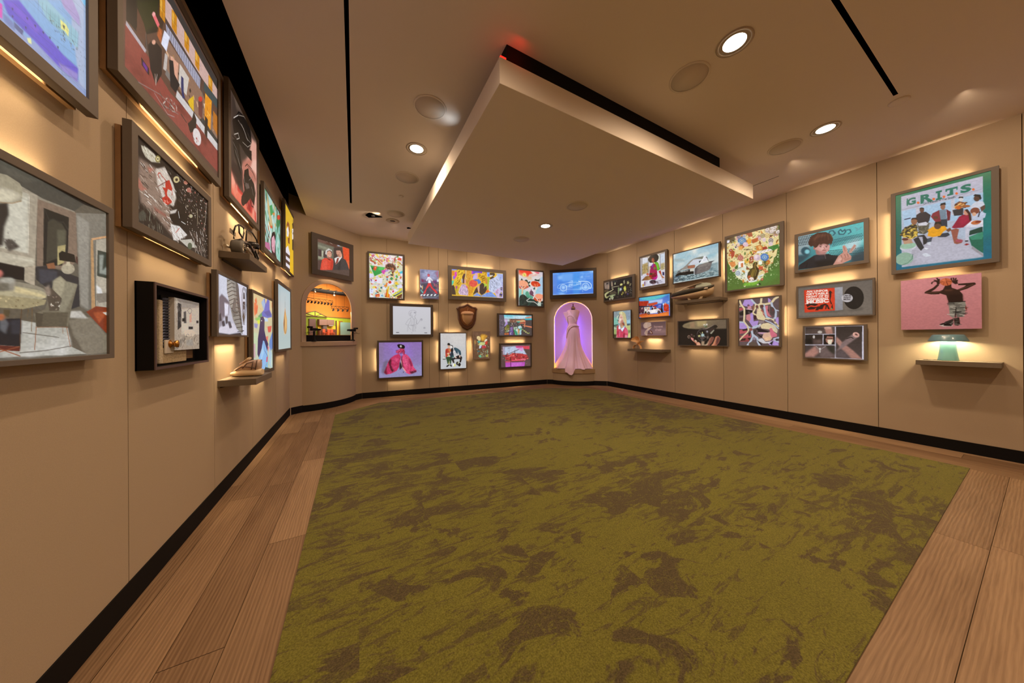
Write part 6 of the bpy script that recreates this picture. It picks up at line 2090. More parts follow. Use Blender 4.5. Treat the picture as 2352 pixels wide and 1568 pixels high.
PIC['b4'] = '''
bg|d8d0d0
p|e83a24|23 -12 496 -19 592 59 447 102 374 182 303 144 22 95|8.3|1
p|e87a50|22 54 375 123 423 154 256 189 22 128|13.2|0.8
p|d83a50|617 15 887 14 837 60 714 42|8.3|1
p|e8a090|447 135 665 63 836 94 543 155|14.9|0.8
p|f0e0d8|472 -1 593 0 738 58 470 167 641 73|6.6|1
p|d0c4d0|862 24 1011 6 1010 101 836 128|13.2|0.9
p|e0b890|303 186 519 139 566 246 398 264|16.5|0.8
p|a8c4dc|923 149 1010 135 1005 642 708 663 833 402|13.2|1
p|98c8d8|709 527 833 487 819 641 696 655|11.6|1
p|88c8c0|24 525 146 553 276 589 286 697 16 799|11.6|1
p|b0dcd4|205 558 323 570 275 680 204 633|8.3|1
e|f0e08a|244 123 81 -5 -0.5 58|6.6|1
e|e8d870|244 123 52 -3.2 -0.4 38
l|a8a020|13.2|221 91 232 140 280 137
p|1c2e24|90 290 132 229 190 284
p|2c3a2c|243 290 302 257 362 266 397 331 445 304 505 309 445 362 492 419 468 466 420 439 385 357
p|1f3428|651 258 688 218 761 235 835 231 885 190 859 281 712 272
l|e8e0c8|21.5|517 359 432 380 516 418
p|f0a480|20 310 114 289 208 283 326 310 397 365 372 425 277 463 100 455 19 426
p|c85a48|25 434 88 472 135 528 88 539 30 508
p|c8604a|170 493 277 446 420 422 419 481 324 511 205 550
p|a84a38|89 448 147 445 123 496
p|b05a44|171 460 253 456 158 511
p|e8b890|54 449 123 521 147 470 170 518 301 437 324 452 193 542 180 684 122 687 135 553
p|d8401c|505 351 541 298 663 279 810 300 908 364 908 415 759 448 637 445 540 408
p|b82c10|577 330 712 289 834 316 736 355|6.6|1
s|curl|3|16|28.1|e8704a f08a60 a82a10|517 316 884 331 883 416 564 424
l|f0c8a8|11.6|674 376 698 468 734 492
l|f0c8a8|9.9|784 404 722 467
p|1f4a44|576 516 673 452 691 511 648 538
p|e8dcd0|698 459 759 448 746 508 684 579|5|1
p|dcd0dc|300 529 516 451 636 530 684 579 635 682 443 573|8.3|1
p|5aa084|275 672 299 604 371 584 418 616 453 690 586 727 597 785 464 816 321 754
p|3a8a70|322 678 393 734 464 790 393 776|6.6|1
e|6a4458|529 636 84 -11.8 13.6 70
p|5a2c3c|503 536 521 519 539 560 503 570
p|8a3048|562 685 623 683 622 734 550 711
s|dash|8|14|13.2|4a3044 8a6070|466 588 599 591 598 684 477 689
p|28302c|27 798 74 722 168 685 263 706 393 793 634 810 755 865 1003 848 1001 1019 25 1038
s|dash|5|60|28.1|3f4a40 1c2420 4a5448 2f5a48|27 798 180 693 369 802 705 985 37 1030|-50
p|24443c|368 861 621 818 633 860 440 867
l|d0d0c8|19.8|465 782 332 854 368 886 633 886 730 925 779 966
p|b8c8bc|779 898 928 884 927 996 791 995
l|c8d0c8|7.4|928 927 1002 925
p|f09a78|659 724 733 653 856 639 1005 667 1004 753 954 798 780 796
p|c8502c|609 810 659 741 756 814 792 855 731 865
p|a84028|780 804 941 790 916 851 805 837
p|f0b898|731 798 854 853 867 784 903 860 991 771 1004 796 903 894 841 896
grain|0.06'''
PIC['b5'] = '''
bg|c6c5cb
g|c9c8d0|c2c2c6|F|0 0|0 1000
l|a4a2b0|10.8|5 8 0 988
l|b6b5c0|5.4|55 70 955 42 951 900 52 891 55 70
l|55525c|7.3|413 242 426 186 467 147 515 132 564 137 605 168 616 208 596 224 564 219|0|0.85
l|55525c|7.3|413 242 421 296 450 339 474 354|0|0.85
l|55525c|7.3|466 200 447 262 458 328|0|0.85
l|55525c|7.3|499 183 466 251 474 323|0|0.85
l|55525c|7.3|564 219 588 240 604 279 599 306 580 320 588 346 563 358 547 381|0|0.85
l|55525c|7.3|514 382 498 349 506 305|0|0.85
l|55525c|7.3|457 421 498 371 530 441 563 458 583 391|0|0.85
l|55525c|7.3|457 421 401 473 355 573 333 628 344 660 400 677 464 676|0|0.85
l|55525c|7.3|400 660 432 593 457 505|0|0.85
l|55525c|7.3|465 438 481 548 477 659|0|0.85
l|55525c|7.3|583 391 612 468 611 546 608 612|0|0.85
l|55525c|7.3|530 441 526 547 529 669|0|0.85
l|55525c|7.3|563 458 562 569 565 657|0|0.85
l|55525c|7.3|464 676 562 657 608 646|0|0.85
l|55525c|7.3|472 698 562 684|0|0.85
l|55525c|7.3|636 478 624 568 635 634 664 600 710 499|0|0.85
l|55525c|7.3|611 590 631 639|0|0.85
l|55525c|7.3|710 499 735 465 757 449 777 471 760 502 735 516|0|0.85
l|55525c|7.3|719 459 744 431 769 435|0|0.85
l|55525c|7.3|400 677 383 770 386 836 376 890|0|0.85
l|55525c|7.3|400 715 431 791 472 835|0|0.85
l|55525c|7.3|497 680 545 702 536 897|0|0.85
l|55525c|7.3|513 702 515 897|0|0.85
l|55525c|7.3|565 679 586 768 574 823 585 897|0|0.85
l|55525c|7.3|603 657 604 790|0|0.85
p|8a8894|719 450 769 426 777 471 752 498|4.3|0.5
p|6a6874|547 210 597 195 588 231 556 228|2.2|0.7
l|aeacb4|4.3|899 770 896 801 884 828 867 849 845 862 822 865 800 856 780 840 767 816 760 786 761 755 767 726 782 701 803 683 824 676 848 678 868 691 886 713 896 740 899 772
p|7a7884|806 744 856 739 859 792 809 797|6.5|0.6
l|2a2830|19.4|90 939 153 941
l|3a3840|19.4|838 950 899 952
l|7a7880|10.8|482 948 499 950'''
PIC['b7'] = '''
bg|8a70b4
g|8a6cae|8e82ae|F|0 0|0 1000
p|9472c4|229 30 696 38 815 446 575 400 284 390|63.5|0.7
p|847090|1 -9 116 -7 85 631 -2 626|42.3|0.6
p|8f8cb8|1 732 998 676 996 1012 -1 979|35.3|0.8
p|6c6076|102 560 215 494 180 707 128 917 56 841|35.3|0.8
p|c0305e|458 331 342 385 261 468 215 551 169 692 117 859 168 916 259 904 351 860 409 820 456 722 475 578 505 419
p|d84474|540 392 611 343 671 396 730 487 778 636 813 756 874 840 874 885 752 929 704 948 632 906 562 800 539 653 522 507
p|e05a88|563 436 635 380 682 485 693 661 609 730 551 581|21.2|0.8
p|d85080|295 498 388 444 457 476 434 576 341 615|18.3|0.8
p|c84070|283 640 375 688 445 649 386 775 328 758|14.1|0.8
p|4a1224|215 566 261 475 284 497 272 640 305 749 351 824 305 850 259 782 237 674|5.6|1
p|6a1a30|117 859 169 692 186 707 168 813 190 914 151 911|7.1|1
p|5a1428|516 420 540 392 528 493 551 654 573 801 538 741 504 579|3.5|1
p|4a1428|704 874 868 840 874 885 752 936|7.1|1
p|7a1a3c|682 441 778 636 765 738 705 632|12.7|0.8
s|dash|1|260|12|7a1838 f07aa0 5a1028|180 707 342 413 475 433 456 685 374 847 179 892|70
s|dash|2|300|12|8a1c40 f888b0 6a1430|546 421 623 365 766 591 862 847 716 934 574 764|25
l|7a1834|9.9|307 512 364 587 445 547|2.1|0.8
l|7a1834|9.9|283 612 364 673 457 606|2.1|0.8
l|7a1834|9.9|341 456 353 543|2.1|0.8
l|7a1834|9.9|261 468 307 426|2.1|0.8
l|7a1834|9.9|623 395 670 557 675 807|2.1|0.8
l|7a1834|9.9|730 516 753 694 728 868|2.1|0.8
p|d8a8a0|493 491 516 551 538 711 591 802 644 885 597 853 544 770 515 652
p|241418|480 578 509 623 533 711 515 761 479 788 468 708|2.8|1
p|1a1014|473 780 509 761 485 796
p|2a1620|550 850 573 874 555 894
p|b83860|459 215 494 180 553 181 594 219 594 292 593 379 564 371 541 290 458 331 400 314 383 271 424 229
s|leaf|3|30|21.2|5a1024 e87098 3a0c1c c8406c|389 228 594 197 587 364 417 315
p|0e090e|419 77 460 56 518 64 577 87 601 131 594 182 565 196 494 180 447 164 430 120
e|c8c0c0|505 120 24 0.5 -0.2 35
e|5a5458|509 111 12.9 0.3 -0.1 13.1|2.8|0.7
grain|0.08'''
PIC['b8'] = '''
bg|c3c2c2
g|c8c4c2|bcc0c4|F|0 0|0 1000
p|d2cecb|365 36 945 79 942 375 476 335|65.3|0.6
l|d8e0ec|11.4|11 3 2 1000
l|e8c8a8|9.8|1005 8 996 1001|1.6|0.7
p|1a1816|255 325 277 321 272 284 312 274 363 284 374 322 413 335 362 349 294 342
p|d0a088|277 345 362 346 367 409 316 420 282 399
p|b0bcb8|271 382 294 366 305 416 276 416|2.5|1
p|b84430|191 496 203 447 282 424 384 434 412 500 360 549 382 616 280 638 246 679 195 669 190 570
p|c8824a|293 449 384 442 395 517 349 532
p|7a2820|214 480 248 465 247 555 213 571|3.3|1
p|e0b8a0|247 572 315 548 349 582 292 606
l|d0c060|19.6|309 589 324 780 329 896
p|2c4a2c|195 677 291 663 405 674 427 749 403 865 357 872 347 764 301 870 267 861 245 778
p|1c2e20|359 673 428 683 427 766 393 765
p|161414|215 950 244 909 335 879 346 904 266 951
p|161414|352 896 403 881 448 941 402 948
p|1a1816|83 724 200 719 200 739 88 740
l|5a4a40|7.4|145 635 161 677 144 693
p|d8d0c8|122 659 178 694 167 718 111 716
p|e0dcd8|385 359 453 360 464 418 418 434 379 409
p|141214|385 347 442 335 488 361 487 402 464 385 453 360
p|14161a|407 442 476 402 498 485 474 585 406 533
p|243440|360 599 417 525 497 552 520 644 427 700 382 674
p|2e4a58|510 415 591 408 695 447 788 507 811 592 798 642 740 624 706 556 671 505 682 589 613 571 544 486
p|4a6a74|579 437 683 472 752 540 706 531|8.2|0.8
p|d8d4d4|487 410 544 469 613 562 693 631 612 671 520 627
s|dash|4|26|14.7|3a3a3e 5a5a5e|498 452 567 487 682 622 543 644|20
p|1c1618|519 702 635 646 752 624 845 685 845 727 797 843 738 833 762 742 588 737 519 752 541 844 495 851 427 749
p|e0c0b0|554 670 612 671 629 713 577 712
p|e0c0b0|728 640 787 625 774 700 739 699
p|2a5a54|428 650 520 635 519 685 450 692
p|1e2a2e|427 700 519 702 530 752 427 766
p|d8d868|483 934 518 860 598 904 540 952
p|ececec|472 867 518 852 529 927 482 942
e|141412|668 864 61 1.8 -0.5 52
e|e8e8e0|703 874 26 0.8 -0.4 42
e|0e0e0e|738 900 54 1.7 -0.5 52
e|a8a850|692 832 23 0.7 -0.1 11.7
p|e8e0d8|784 910 831 954 784 960
grain|0.04'''
PIC['b9'] = '''
bg|6b4d38
g|73543f|6a4a34|F|0 0|0 1000
s|dash|1|40|26.9|8a6a54 5a3c2c 9a7a60|49 15 983 25 973 988 39 977|80
p|c89038|426 161 526 99 728 120 862 173 760 257 624 371 491 350|8.3|1
p|e8b040|492 161 694 151 625 330 508 308|8.3|1
p|e8cc90|227 254 260 181 376 171 458 234 457 328 358 349 276 286
p|f0e0c0|675 330 760 278 844 299 759 394 657 403
p|c84030|725 372 861 352 842 468 690 488
p|58a898|275 348 391 338 457 402 357 432 291 400
p|c8d088|307 473 457 391 657 393 724 435 656 508 389 505
p|dce0ee|373 515 506 496 522 549 455 600 371 630
p|3a4aa0|455 537 522 549 488 600
p|c83a44|505 538 690 498 790 594 689 603 571 633
p|d8d0e0|673 503 741 499 757 551
p|d89a48|95 326 177 316 192 451 110 471|10.3|0.7
l|c8a878|10.3|258 400 290 494 356 515
l|a8b080|12.4|127 326 124 678|4.1|0.7
s|dash|3|60|22.7|5ab090 a8d0a0 d8c860 88c0b0 e0e8c0|272 681 891 690 922 955 318 952|50
p|68b890|319 869 452 851 501 925 418 954
p|b8a840|754 857 906 839 838 932 753 920
p|40707a|255 691 404 704 370 745 271 733
l|d8e4e0|10.3|587 686 620 749
l|98d0a8|14.5|857 669 839 795
s|dot|4|40|8.3|f0e8d0 e8d890 a8d8c8|195 161 948 162 905 965 269 951
l|5a3c2a|6.2|41 10 992 20 976 999 39 987 41 10
grain|0.12'''
PIC['d1'] = '''
bg|5a4840
p|6a4c40|14 -19 1022 -1 1021 108 443 116 13 111|6.5|1
p|5c3c30|261 9 570 6 569 127 261 109
l|b8a890|14.6|246 -11 291 15
l|b0a090|13|367 6 444 31
p|a8b0c0|618 -19 700 -2 683 38 610 45
p|8a8068|683 3 816 12 798 177 699 155|6.5|1
p|6e6c5c|13 111 506 113 551 512 441 594 10 713|6.5|1
p|8a8a76|20 190 381 204 365 294 20 271|6.5|1
p|4a3a38|26 334 127 335 126 566 25 562
p|b8b8a0|127 352 178 352 162 572 126 566
p|9a9a84|25 562 199 561 184 648 25 644
p|504240|185 366 274 339 273 557 184 566
p|56423c|10 713 169 653 123 978 9 989
p|e0502a|782 14 1021 18 1017 778 914 642 780 447
p|e87040|898 504 1019 434 1017 778 931 710|13|0.8
p|4a3a36|490 152 765 29 813 403 488 547|16.2|1
p|d84a36|140 644 214 574 441 526 487 615 471 791 439 915 80 1001 110 800
p|e05c48|169 669 288 603 286 952 123 991|22.7|0.7
p|b83828|410 586 480 617 447 913 377 930|13|0.8
p|7a3028|273 557 364 548 410 603 333 607
p|cfcac4|229 436 245 315 335 219 427 241 450 370 411 314 289 334 274 456
p|5a4038|289 318 381 264 442 304 426 428 396 352 289 385
e|d8a088|352 419 71 -21 -0.7 122
p|a86a58|288 502 411 467 364 548 318 552|6.5|1
l|5a2c28|8.1|312 395 342 385
l|5a2c28|8.1|373 376 403 375
p|e8e0d8|326 483 387 465 364 494
p|46403e|488 530 536 447 747 404 881 455 948 597 999 779 470 907
p|3a3432|680 528 730 497 695 853 597 876|13|1
p|e4e0dc|512 506 600 429 747 351 763 382 615 633 550 702
p|8a4438|599 464 664 445 615 633 534 706
p|d8a890|648 397 764 293 747 386 664 445
p|4a3a32|566 194 585 136 666 92 732 110 756 172 752 297 721 210 666 192 585 219|6.5|1
p|d09880|569 213 699 173 756 296 697 418 616 389 576 315
p|a06a58|576 332 665 323 697 401 624 387|8.1|0.8
l|4a2820|8.1|593 267 625 265
l|4a2820|8.1|665 253 698 257
grain|0.12'''
PIC['l5'] = '''
bg|4a3a32
p|3c302a|90 -36 786 -25 726 238 375 515 0 688|36|1
p|5a4a40|90 -36 527 -22 209 84|24|1
p|d8a090|784 79 1131 -6 995 986 507 947 373 596 671 322|28.8|1
p|b87060|421 508 779 300 1007 469 510 809 370 729|28.8|0.9
p|e8b8a8|835 303 1088 187 1039 394 722 442|19.2|1
p|c83a34|-8 752 155 754 279 844 713 833 967 881 965 995 -12 987|16.8|1
p|e87a60|-1 785 74 838 194 890 460 868 965 988 764 990 -12 981|9.6|0.9
n|f0a088|-8 764 969 789 965 995 -13 993|6|5|0.5|0.85|12|3
n|8a1c20|-8 740 971 712 966 942 -12 981|6|5|0.6|0.9|12|9
p|2a1c1a|77 652 419 602 415 778 195 839 37 768|21.6|0.8
p|14110f|84 268 294 85 577 -37 731 5 783 123 673 264 470 376 289 374 122 359
p|14110f|81 454 289 334 396 612 349 685 138 575
p|1c1816|377 382 781 226 778 344 519 381
l|0c0a0a|15.6|207 161 295 66 527 -8 704 20 730 63
l|b8a898|4.8|294 99 478 6 627 -9
l|8a7c70|7.2|271 163 475 143 572 188 755 152
l|d8c8b8|4.8|382 141 523 159 622 190
l|c8bcb0|7.2|142 373 268 294 311 323 203 392
l|6a605a|7.2|100 469 222 484 285 557 372 642
l|0c0a0a|12|82 417 289 374 471 363 780 270
l|a89c90|4.8|160 514 350 606
l|c8b8a8|4.8|425 305 621 261 755 166
l|5a5048|6|624 105 783 138
l|1a1614|9.6|316 112 314 204 473 239
l|d8d0c8|7.2|125 221 272 111
p|14110f|490 571 642 484 666 551 774 550 886 563 943 647 880 819 714 790 557 902 411 980 367 902 486 791 440 701
l|0c0a0a|8.4|516 519 591 460 776 432 918 461 975 543 942 692
l|3a2c28|6|576 478 832 452 946 494
l|9a8c86|9.6|537 689 663 695 571 717
l|c8b8b0|7.2|413 885 459 923
l|8a7a74|6|665 609 831 497 886 548
p|5a4c48|487 722 638 648 690 684 560 749|3.6|1
l|14110f|10.8|662 780 767 858 851 844
l|c8a89c|4.8|772 638 854 709
e|2a1c1a|436 917 77 -27 -1.1 54
l|d8c8c0|4.8|465 650 488 708
l|e0a898|4.8|608 884 566 940
grain|0.08'''
PIC['l3'] = '''
bg|221a16
p|8a7466|30 232 228 186 375 509 427 956 225 813 43 759 14 549|34.5|1
p|c8bcb0|205 208 313 79 431 189 472 365 429 524 323 521 227 391|13.8|1
s|dash|1|130|29.9|d8cec4 5a463c e8e0d8 7a6458 b09c8c 3a2c26|25 283 251 164 375 509 483 967 224 826 33 743|15
s|dash|2|60|25.3|f0ece6 d0c8c0 a08c80|216 197 326 80 473 294 429 552 298 567|30
p|b06a5a|24 470 74 545 115 535 53 610 19 591|9.2|0.8
p|b8604c|193 218 116 266 137 320|11.5|0.6
p|9a5a4c|179 694 322 695 348 731 202 740|11.5|0.7
p|c0b8a4|51 70 117 34 194 29 264 74 160 163 96 166 65 125|5.7|1
s|dash|3|26|20.7|e8e4d4 8a806c|61 71 205 30 228 96 117 181|30
e|8a7c4a|234 52 31 -31 -0.2 46
e|d8cc9c|234 52 17.8 -17.8 -0.1 28
e|3a3020|234 52 8.3 -8.3 -0.1 11.6
p|171210|326 67 518 -44 1011 -4 1030 361 926 594 637 778 484 782 374 673 486 483 473 266
s|dash|4|170|16.1|5a4a42 8a7a70 2a201c c8bcb0|326 94 518 -30 1011 13 1009 340 706 414 515 432 487 254|15
e|c0b080|474 103 44 -39 -0.3 48
e|3a2c20|476 104 20 -17.9 -0.1 21
e|b0705c|618 20 36 -31 -0.2 30
e|a86a5c|666 92 40 -33 -0.2 37
s|dot|5|40|10.3|c8786a e0d4c0 8a4a40 a89880|548 15 1011 31 1008 512 739 594 546 381
l|b03a2c|12.6|245 285 233 257 242 224 263 207 281 227 325 241 376 277 416 326 409 373
p|b83424|325 254 377 195 417 284 403 323 356 334 343 399 349 434 409 456 402 489 349 556 298 554 280 515 324 455 311 398 287 366 324 348
l|6a2c24|8|232 405 350 232
s|dot|6|20|9.2|e88a78 8a1c14|298 488 389 444 388 513 310 558
p|0e0b0a|374 673 485 582 639 461 740 484 721 683 637 793 543 775 401 737
p|c8c0b8|381 613 486 511 457 588 388 650|4.6|1
l|e8e8e4|10.3|500 536 514 620
l|e0e0dc|10.3|544 651 606 648
p|d8d4d0|387 787 514 735 637 793 483 967 426 984|6.9|1
s|dash|7|50|23|f0ece8 8a7a70 c0b4aa|400 764 637 793 512 965 427 970|30
l|b8483a|10.3|462 859 513 764
p|b8b4a8|512 937 703 817 809 903 636 974
s|dash|8|90|29.9|e0d8d0 6a564c a8988c 2a1e1a|670 729 966 537 1005 958 772 968|60
e|4a5440|677 938 37 -19.2 -0.3 52
s|dash|9|60|23|4a4438 8a8474 2a241e 6a6858|18 778 157 735 347 933 247 991 17 987|80
l|8a8a78|8|114 778 146 805 135 910
e|4a4a40|62 899 41 -28 -0.3 59|6.9|0.8
s|dot|10|90|6.9|e8e0d4 d8b8a8 a89484|518 -1 1054 -2 1015 953 772 968 545 439
e|b0a888|697 467 31 -21 -0.2 28
l|a09078|13.8|813 276 811 517
l|b8a898|10.3|990 46 967 367 926 561
grain|0.14'''
PIC['l4'] = '''
bg|5c564a
p|46453e|-20 -99 517 -17 877 5 819 89 675 99 517 111 -20 49
p|5a584e|517 -17 689 -8 597 56 517 56|8.4|0.6
p|8c8474|-20 49 517 111 591 84 675 99 819 89 835 120 650 149 596 130 517 165 -20 126
p|7d6a5a|650 114 827 95 834 388 786 472 648 487
p|a09684|596 97 653 95 642 497 595 495 515 506 -20 552 -20 118
p|b8b2a0|-20 149 617 109 615 430 -20 490
p|c4c0b0|531 210 614 128 610 432 511 430|3.4|1
p|2c2824|506 225 542 196 547 257 531 328 526 424 496 452 473 357|5|1
p|4a443e|526 393 557 380 584 409 546 448|5|1
p|6a645c|347 339 425 281 416 441 347 484|8.4|1
s|dot|3|14|3.8|3a342e 8a847a|516 351 579 354 578 427 516 452
p|b4ac98|-20 452 516 459 639 451 636 491 601 510 -20 521
p|cfc8b4|-20 467 515 475 636 461 633 474 -20 483|1.3|1
p|0f0f10|-20 514 515 514 601 514 599 581 515 583 -20 630
p|a89c88|601 510 642 489 639 601 600 585
l|d0c8b8|2.9|620 116 615 438
p|1a1c1a|678 150 791 143 786 356 756 452 674 479
p|3c3a30|694 221 715 193 757 199 779 235 775 380 687 457
p|555444|735 246 776 227 771 381 735 422|2.5|1
p|a89a6c|737 343 775 318 767 430 735 459
l|2e302c|5.9|682 157 701 209 718 191 743 197 765 185 787 222
p|2a2a2c|642 497 687 474 841 500 845 684 800 709 686 599 645 565
p|3a3c44|655 502 734 492 734 542 661 587|2.5|1
p|14140f|742 383 757 363 818 364 825 411 745 423
e|a89e88|786 462 33 -10 -0.1 33
p|c8bca0|779 421 794 416 798 439 775 446
p|8a5a3c|687 465 721 445 727 480 693 490
p|4a3028|826 371 846 369 842 425 825 411
g|7c776c|6a665c|827 95 1040 -12 1031 646 900 717 845 684|835 160|1017 403
p|9a968c|831 107 899 117 891 698 849 673|5.9|0.7
p|b08a60|907 232 921 221 932 714 909 716
p|c89a70|907 222 1039 138 1039 153 921 227
p|a8a090|939 219 1039 158 1031 669 937 671
p|3a4038|948 284 1028 276 1022 463 943 462
p|8a9088|958 313 987 302 977 415 1007 372 1007 439 957 442|2.5|1
p|b0a898|943 467 1027 467 1016 559 942 563|1.7|1
p|d8d8d8|938 522 971 547 976 578 942 585|1.7|1
p|7c7468|939 585 1006 567 1006 628 956 646 939 628
l|2a1c14|2.5|1001 573 1005 694
l|4a2c1c|2.1|947 637 948 669
p|7a2f14|874 720 937 671 1031 669 1030 883 955 808
p|a04a24|918 715 1016 693 955 786|4.2|1
p|c8c0b4|975 709 1031 697 1031 748
p|5a5244|785 711 883 719 1025 883 1030 995 566 985 -20 1016 -20 745 648 729
p|787060|785 778 900 748 1027 894 1027 989 881 996 815 883|4.2|1
n|8a8272|785 769 900 748 1030 894 1030 995 864 994|6|10|0.5|0.9|4.2|4
p|b8b4ac|793 720 849 713 891 759 792 763|1.7|1
p|a8a69c|588 794 784 826 799 941 881 991 566 985 -20 1008 -20 861
n|c8c6c0|588 802 784 826 815 991 -20 1000 -20 861|8|10|0.45|0.85|3.4|7
l|5a544a|4.2|582 966 685 959 799 937
l|5a544a|3.8|594 859 740 884
e|8a8270|486 666 200 -40 -0.2 60
e|a89e80|486 681 204 -38 -0.2 50
p|9a8e6c|-20 691 686 670 679 698 594 735 -20 753
p|c8b88c|546 615 680 645 686 661 567 650|3.4|1
s|rect|5|40|3.8|c8b488 6a5434|-20 715 679 676 673 703 594 734 -20 752
p|8a8478|515 591 567 585 564 642 515 653|2.1|1
e|b86a60|515 568 12 -3.4 -0.1 20|1.7|1
e|a8a498|543 595 23 -5.9 -0.1 15.8|1.7|1
p|50442e|527 744 550 745 545 781 527 775
p|6a6456|467 633 546 607 545 646 467 670|2.1|1
p|15171c|548 789 588 785 585 933 514 923 423 920 423 814
p|5a5c60|515 753 545 813 534 869 514 846|2.5|1
p|2a2c34|550 797 588 790 587 868 553 868|3.4|1
p|5a2418|423 913 585 933 582 958 423 934
l|8a4a2c|4.6|485 967 582 933
l|8a4a2c|4.6|495 930 582 982
l|5a3c20|3.8|589 736 582 933
l|6a5030|3.4|629 722 626 850
l|6a5030|2.9|614 733 611 775
e|a8623c|519 784 13.1 -1.2 -0.1 17.1|1.7|1
p|6d6654|720 546 749 515 778 541 833 547 800 709 784 816 647 824 635 756 679 725 699 659
p|86806c|748 576 778 541 833 547 809 621 770 732 734 727|3.4|1
p|a09880|713 557 749 518 774 542 748 651 720 637|4.2|1
p|585040|673 743 785 730 777 817 647 828
p|4a4234|641 747 673 752 666 823 644 824
p|50463a|686 617 706 595 755 649 741 726 699 731 693 669
s|leaf|6|16|8.4|c0b8a8 8a8070 3a342c d8d0c0 9a8478|690 616 755 640 741 731 699 731
p|8a7a6c|680 601 700 578 706 640 686 644|1.7|1
l|8a4c26|3.8|644 828 638 952
l|8a4c26|3.8|777 822 795 941
l|7a4624|2.5|758 827 760 860
l|7a4624|2.9|647 828 784 821
p|9a927c|385 181 469 84 542 61 585 72 596 97 591 167 547 201 469 218 385 263
e|b0a894|487 191 103 -48 -2.9 44|1.3|1
e|c8c0a8|492 190 92 -43 -2.2 33|2.5|1
l|b8b09c|1.7|460 107 460 181|0|0.6
l|b8b09c|1.7|468 106 468 179|0|0.6
l|b8b09c|1.7|476 105 475 178|0|0.6
l|b8b09c|1.7|483 104 483 177|0|0.6
l|b8b09c|1.7|491 102 491 175|0|0.6
l|b8b09c|1.7|500 101 499 174|0|0.6
l|b8b09c|1.7|508 100 508 172|0|0.6
l|b8b09c|1.7|516 99 516 171|0|0.6
l|b8b09c|1.7|525 97 524 169|0|0.6
l|b8b09c|1.7|533 96 533 168|0|0.6
l|b8b09c|1.7|542 95 542 166|0|0.6
l|b8b09c|1.7|551 93 551 165|0|0.6
l|b8b09c|1.7|560 92 560 163|0|0.6
l|b8b09c|1.7|569 91 569 161|0|0.6
l|b8b09c|1.7|579 89 578 160|0|0.6
l|b8b09c|1.7|588 88 588 158|0|0.6
l|8a5c30|2.5|425 245 497 223 558 195 591 163
p|1a1612|-20 -107 517 -23 877 1 1040 -23 1042 -13 877 16 517 -12 -20 -91|0|0.8
grain|0.14'''
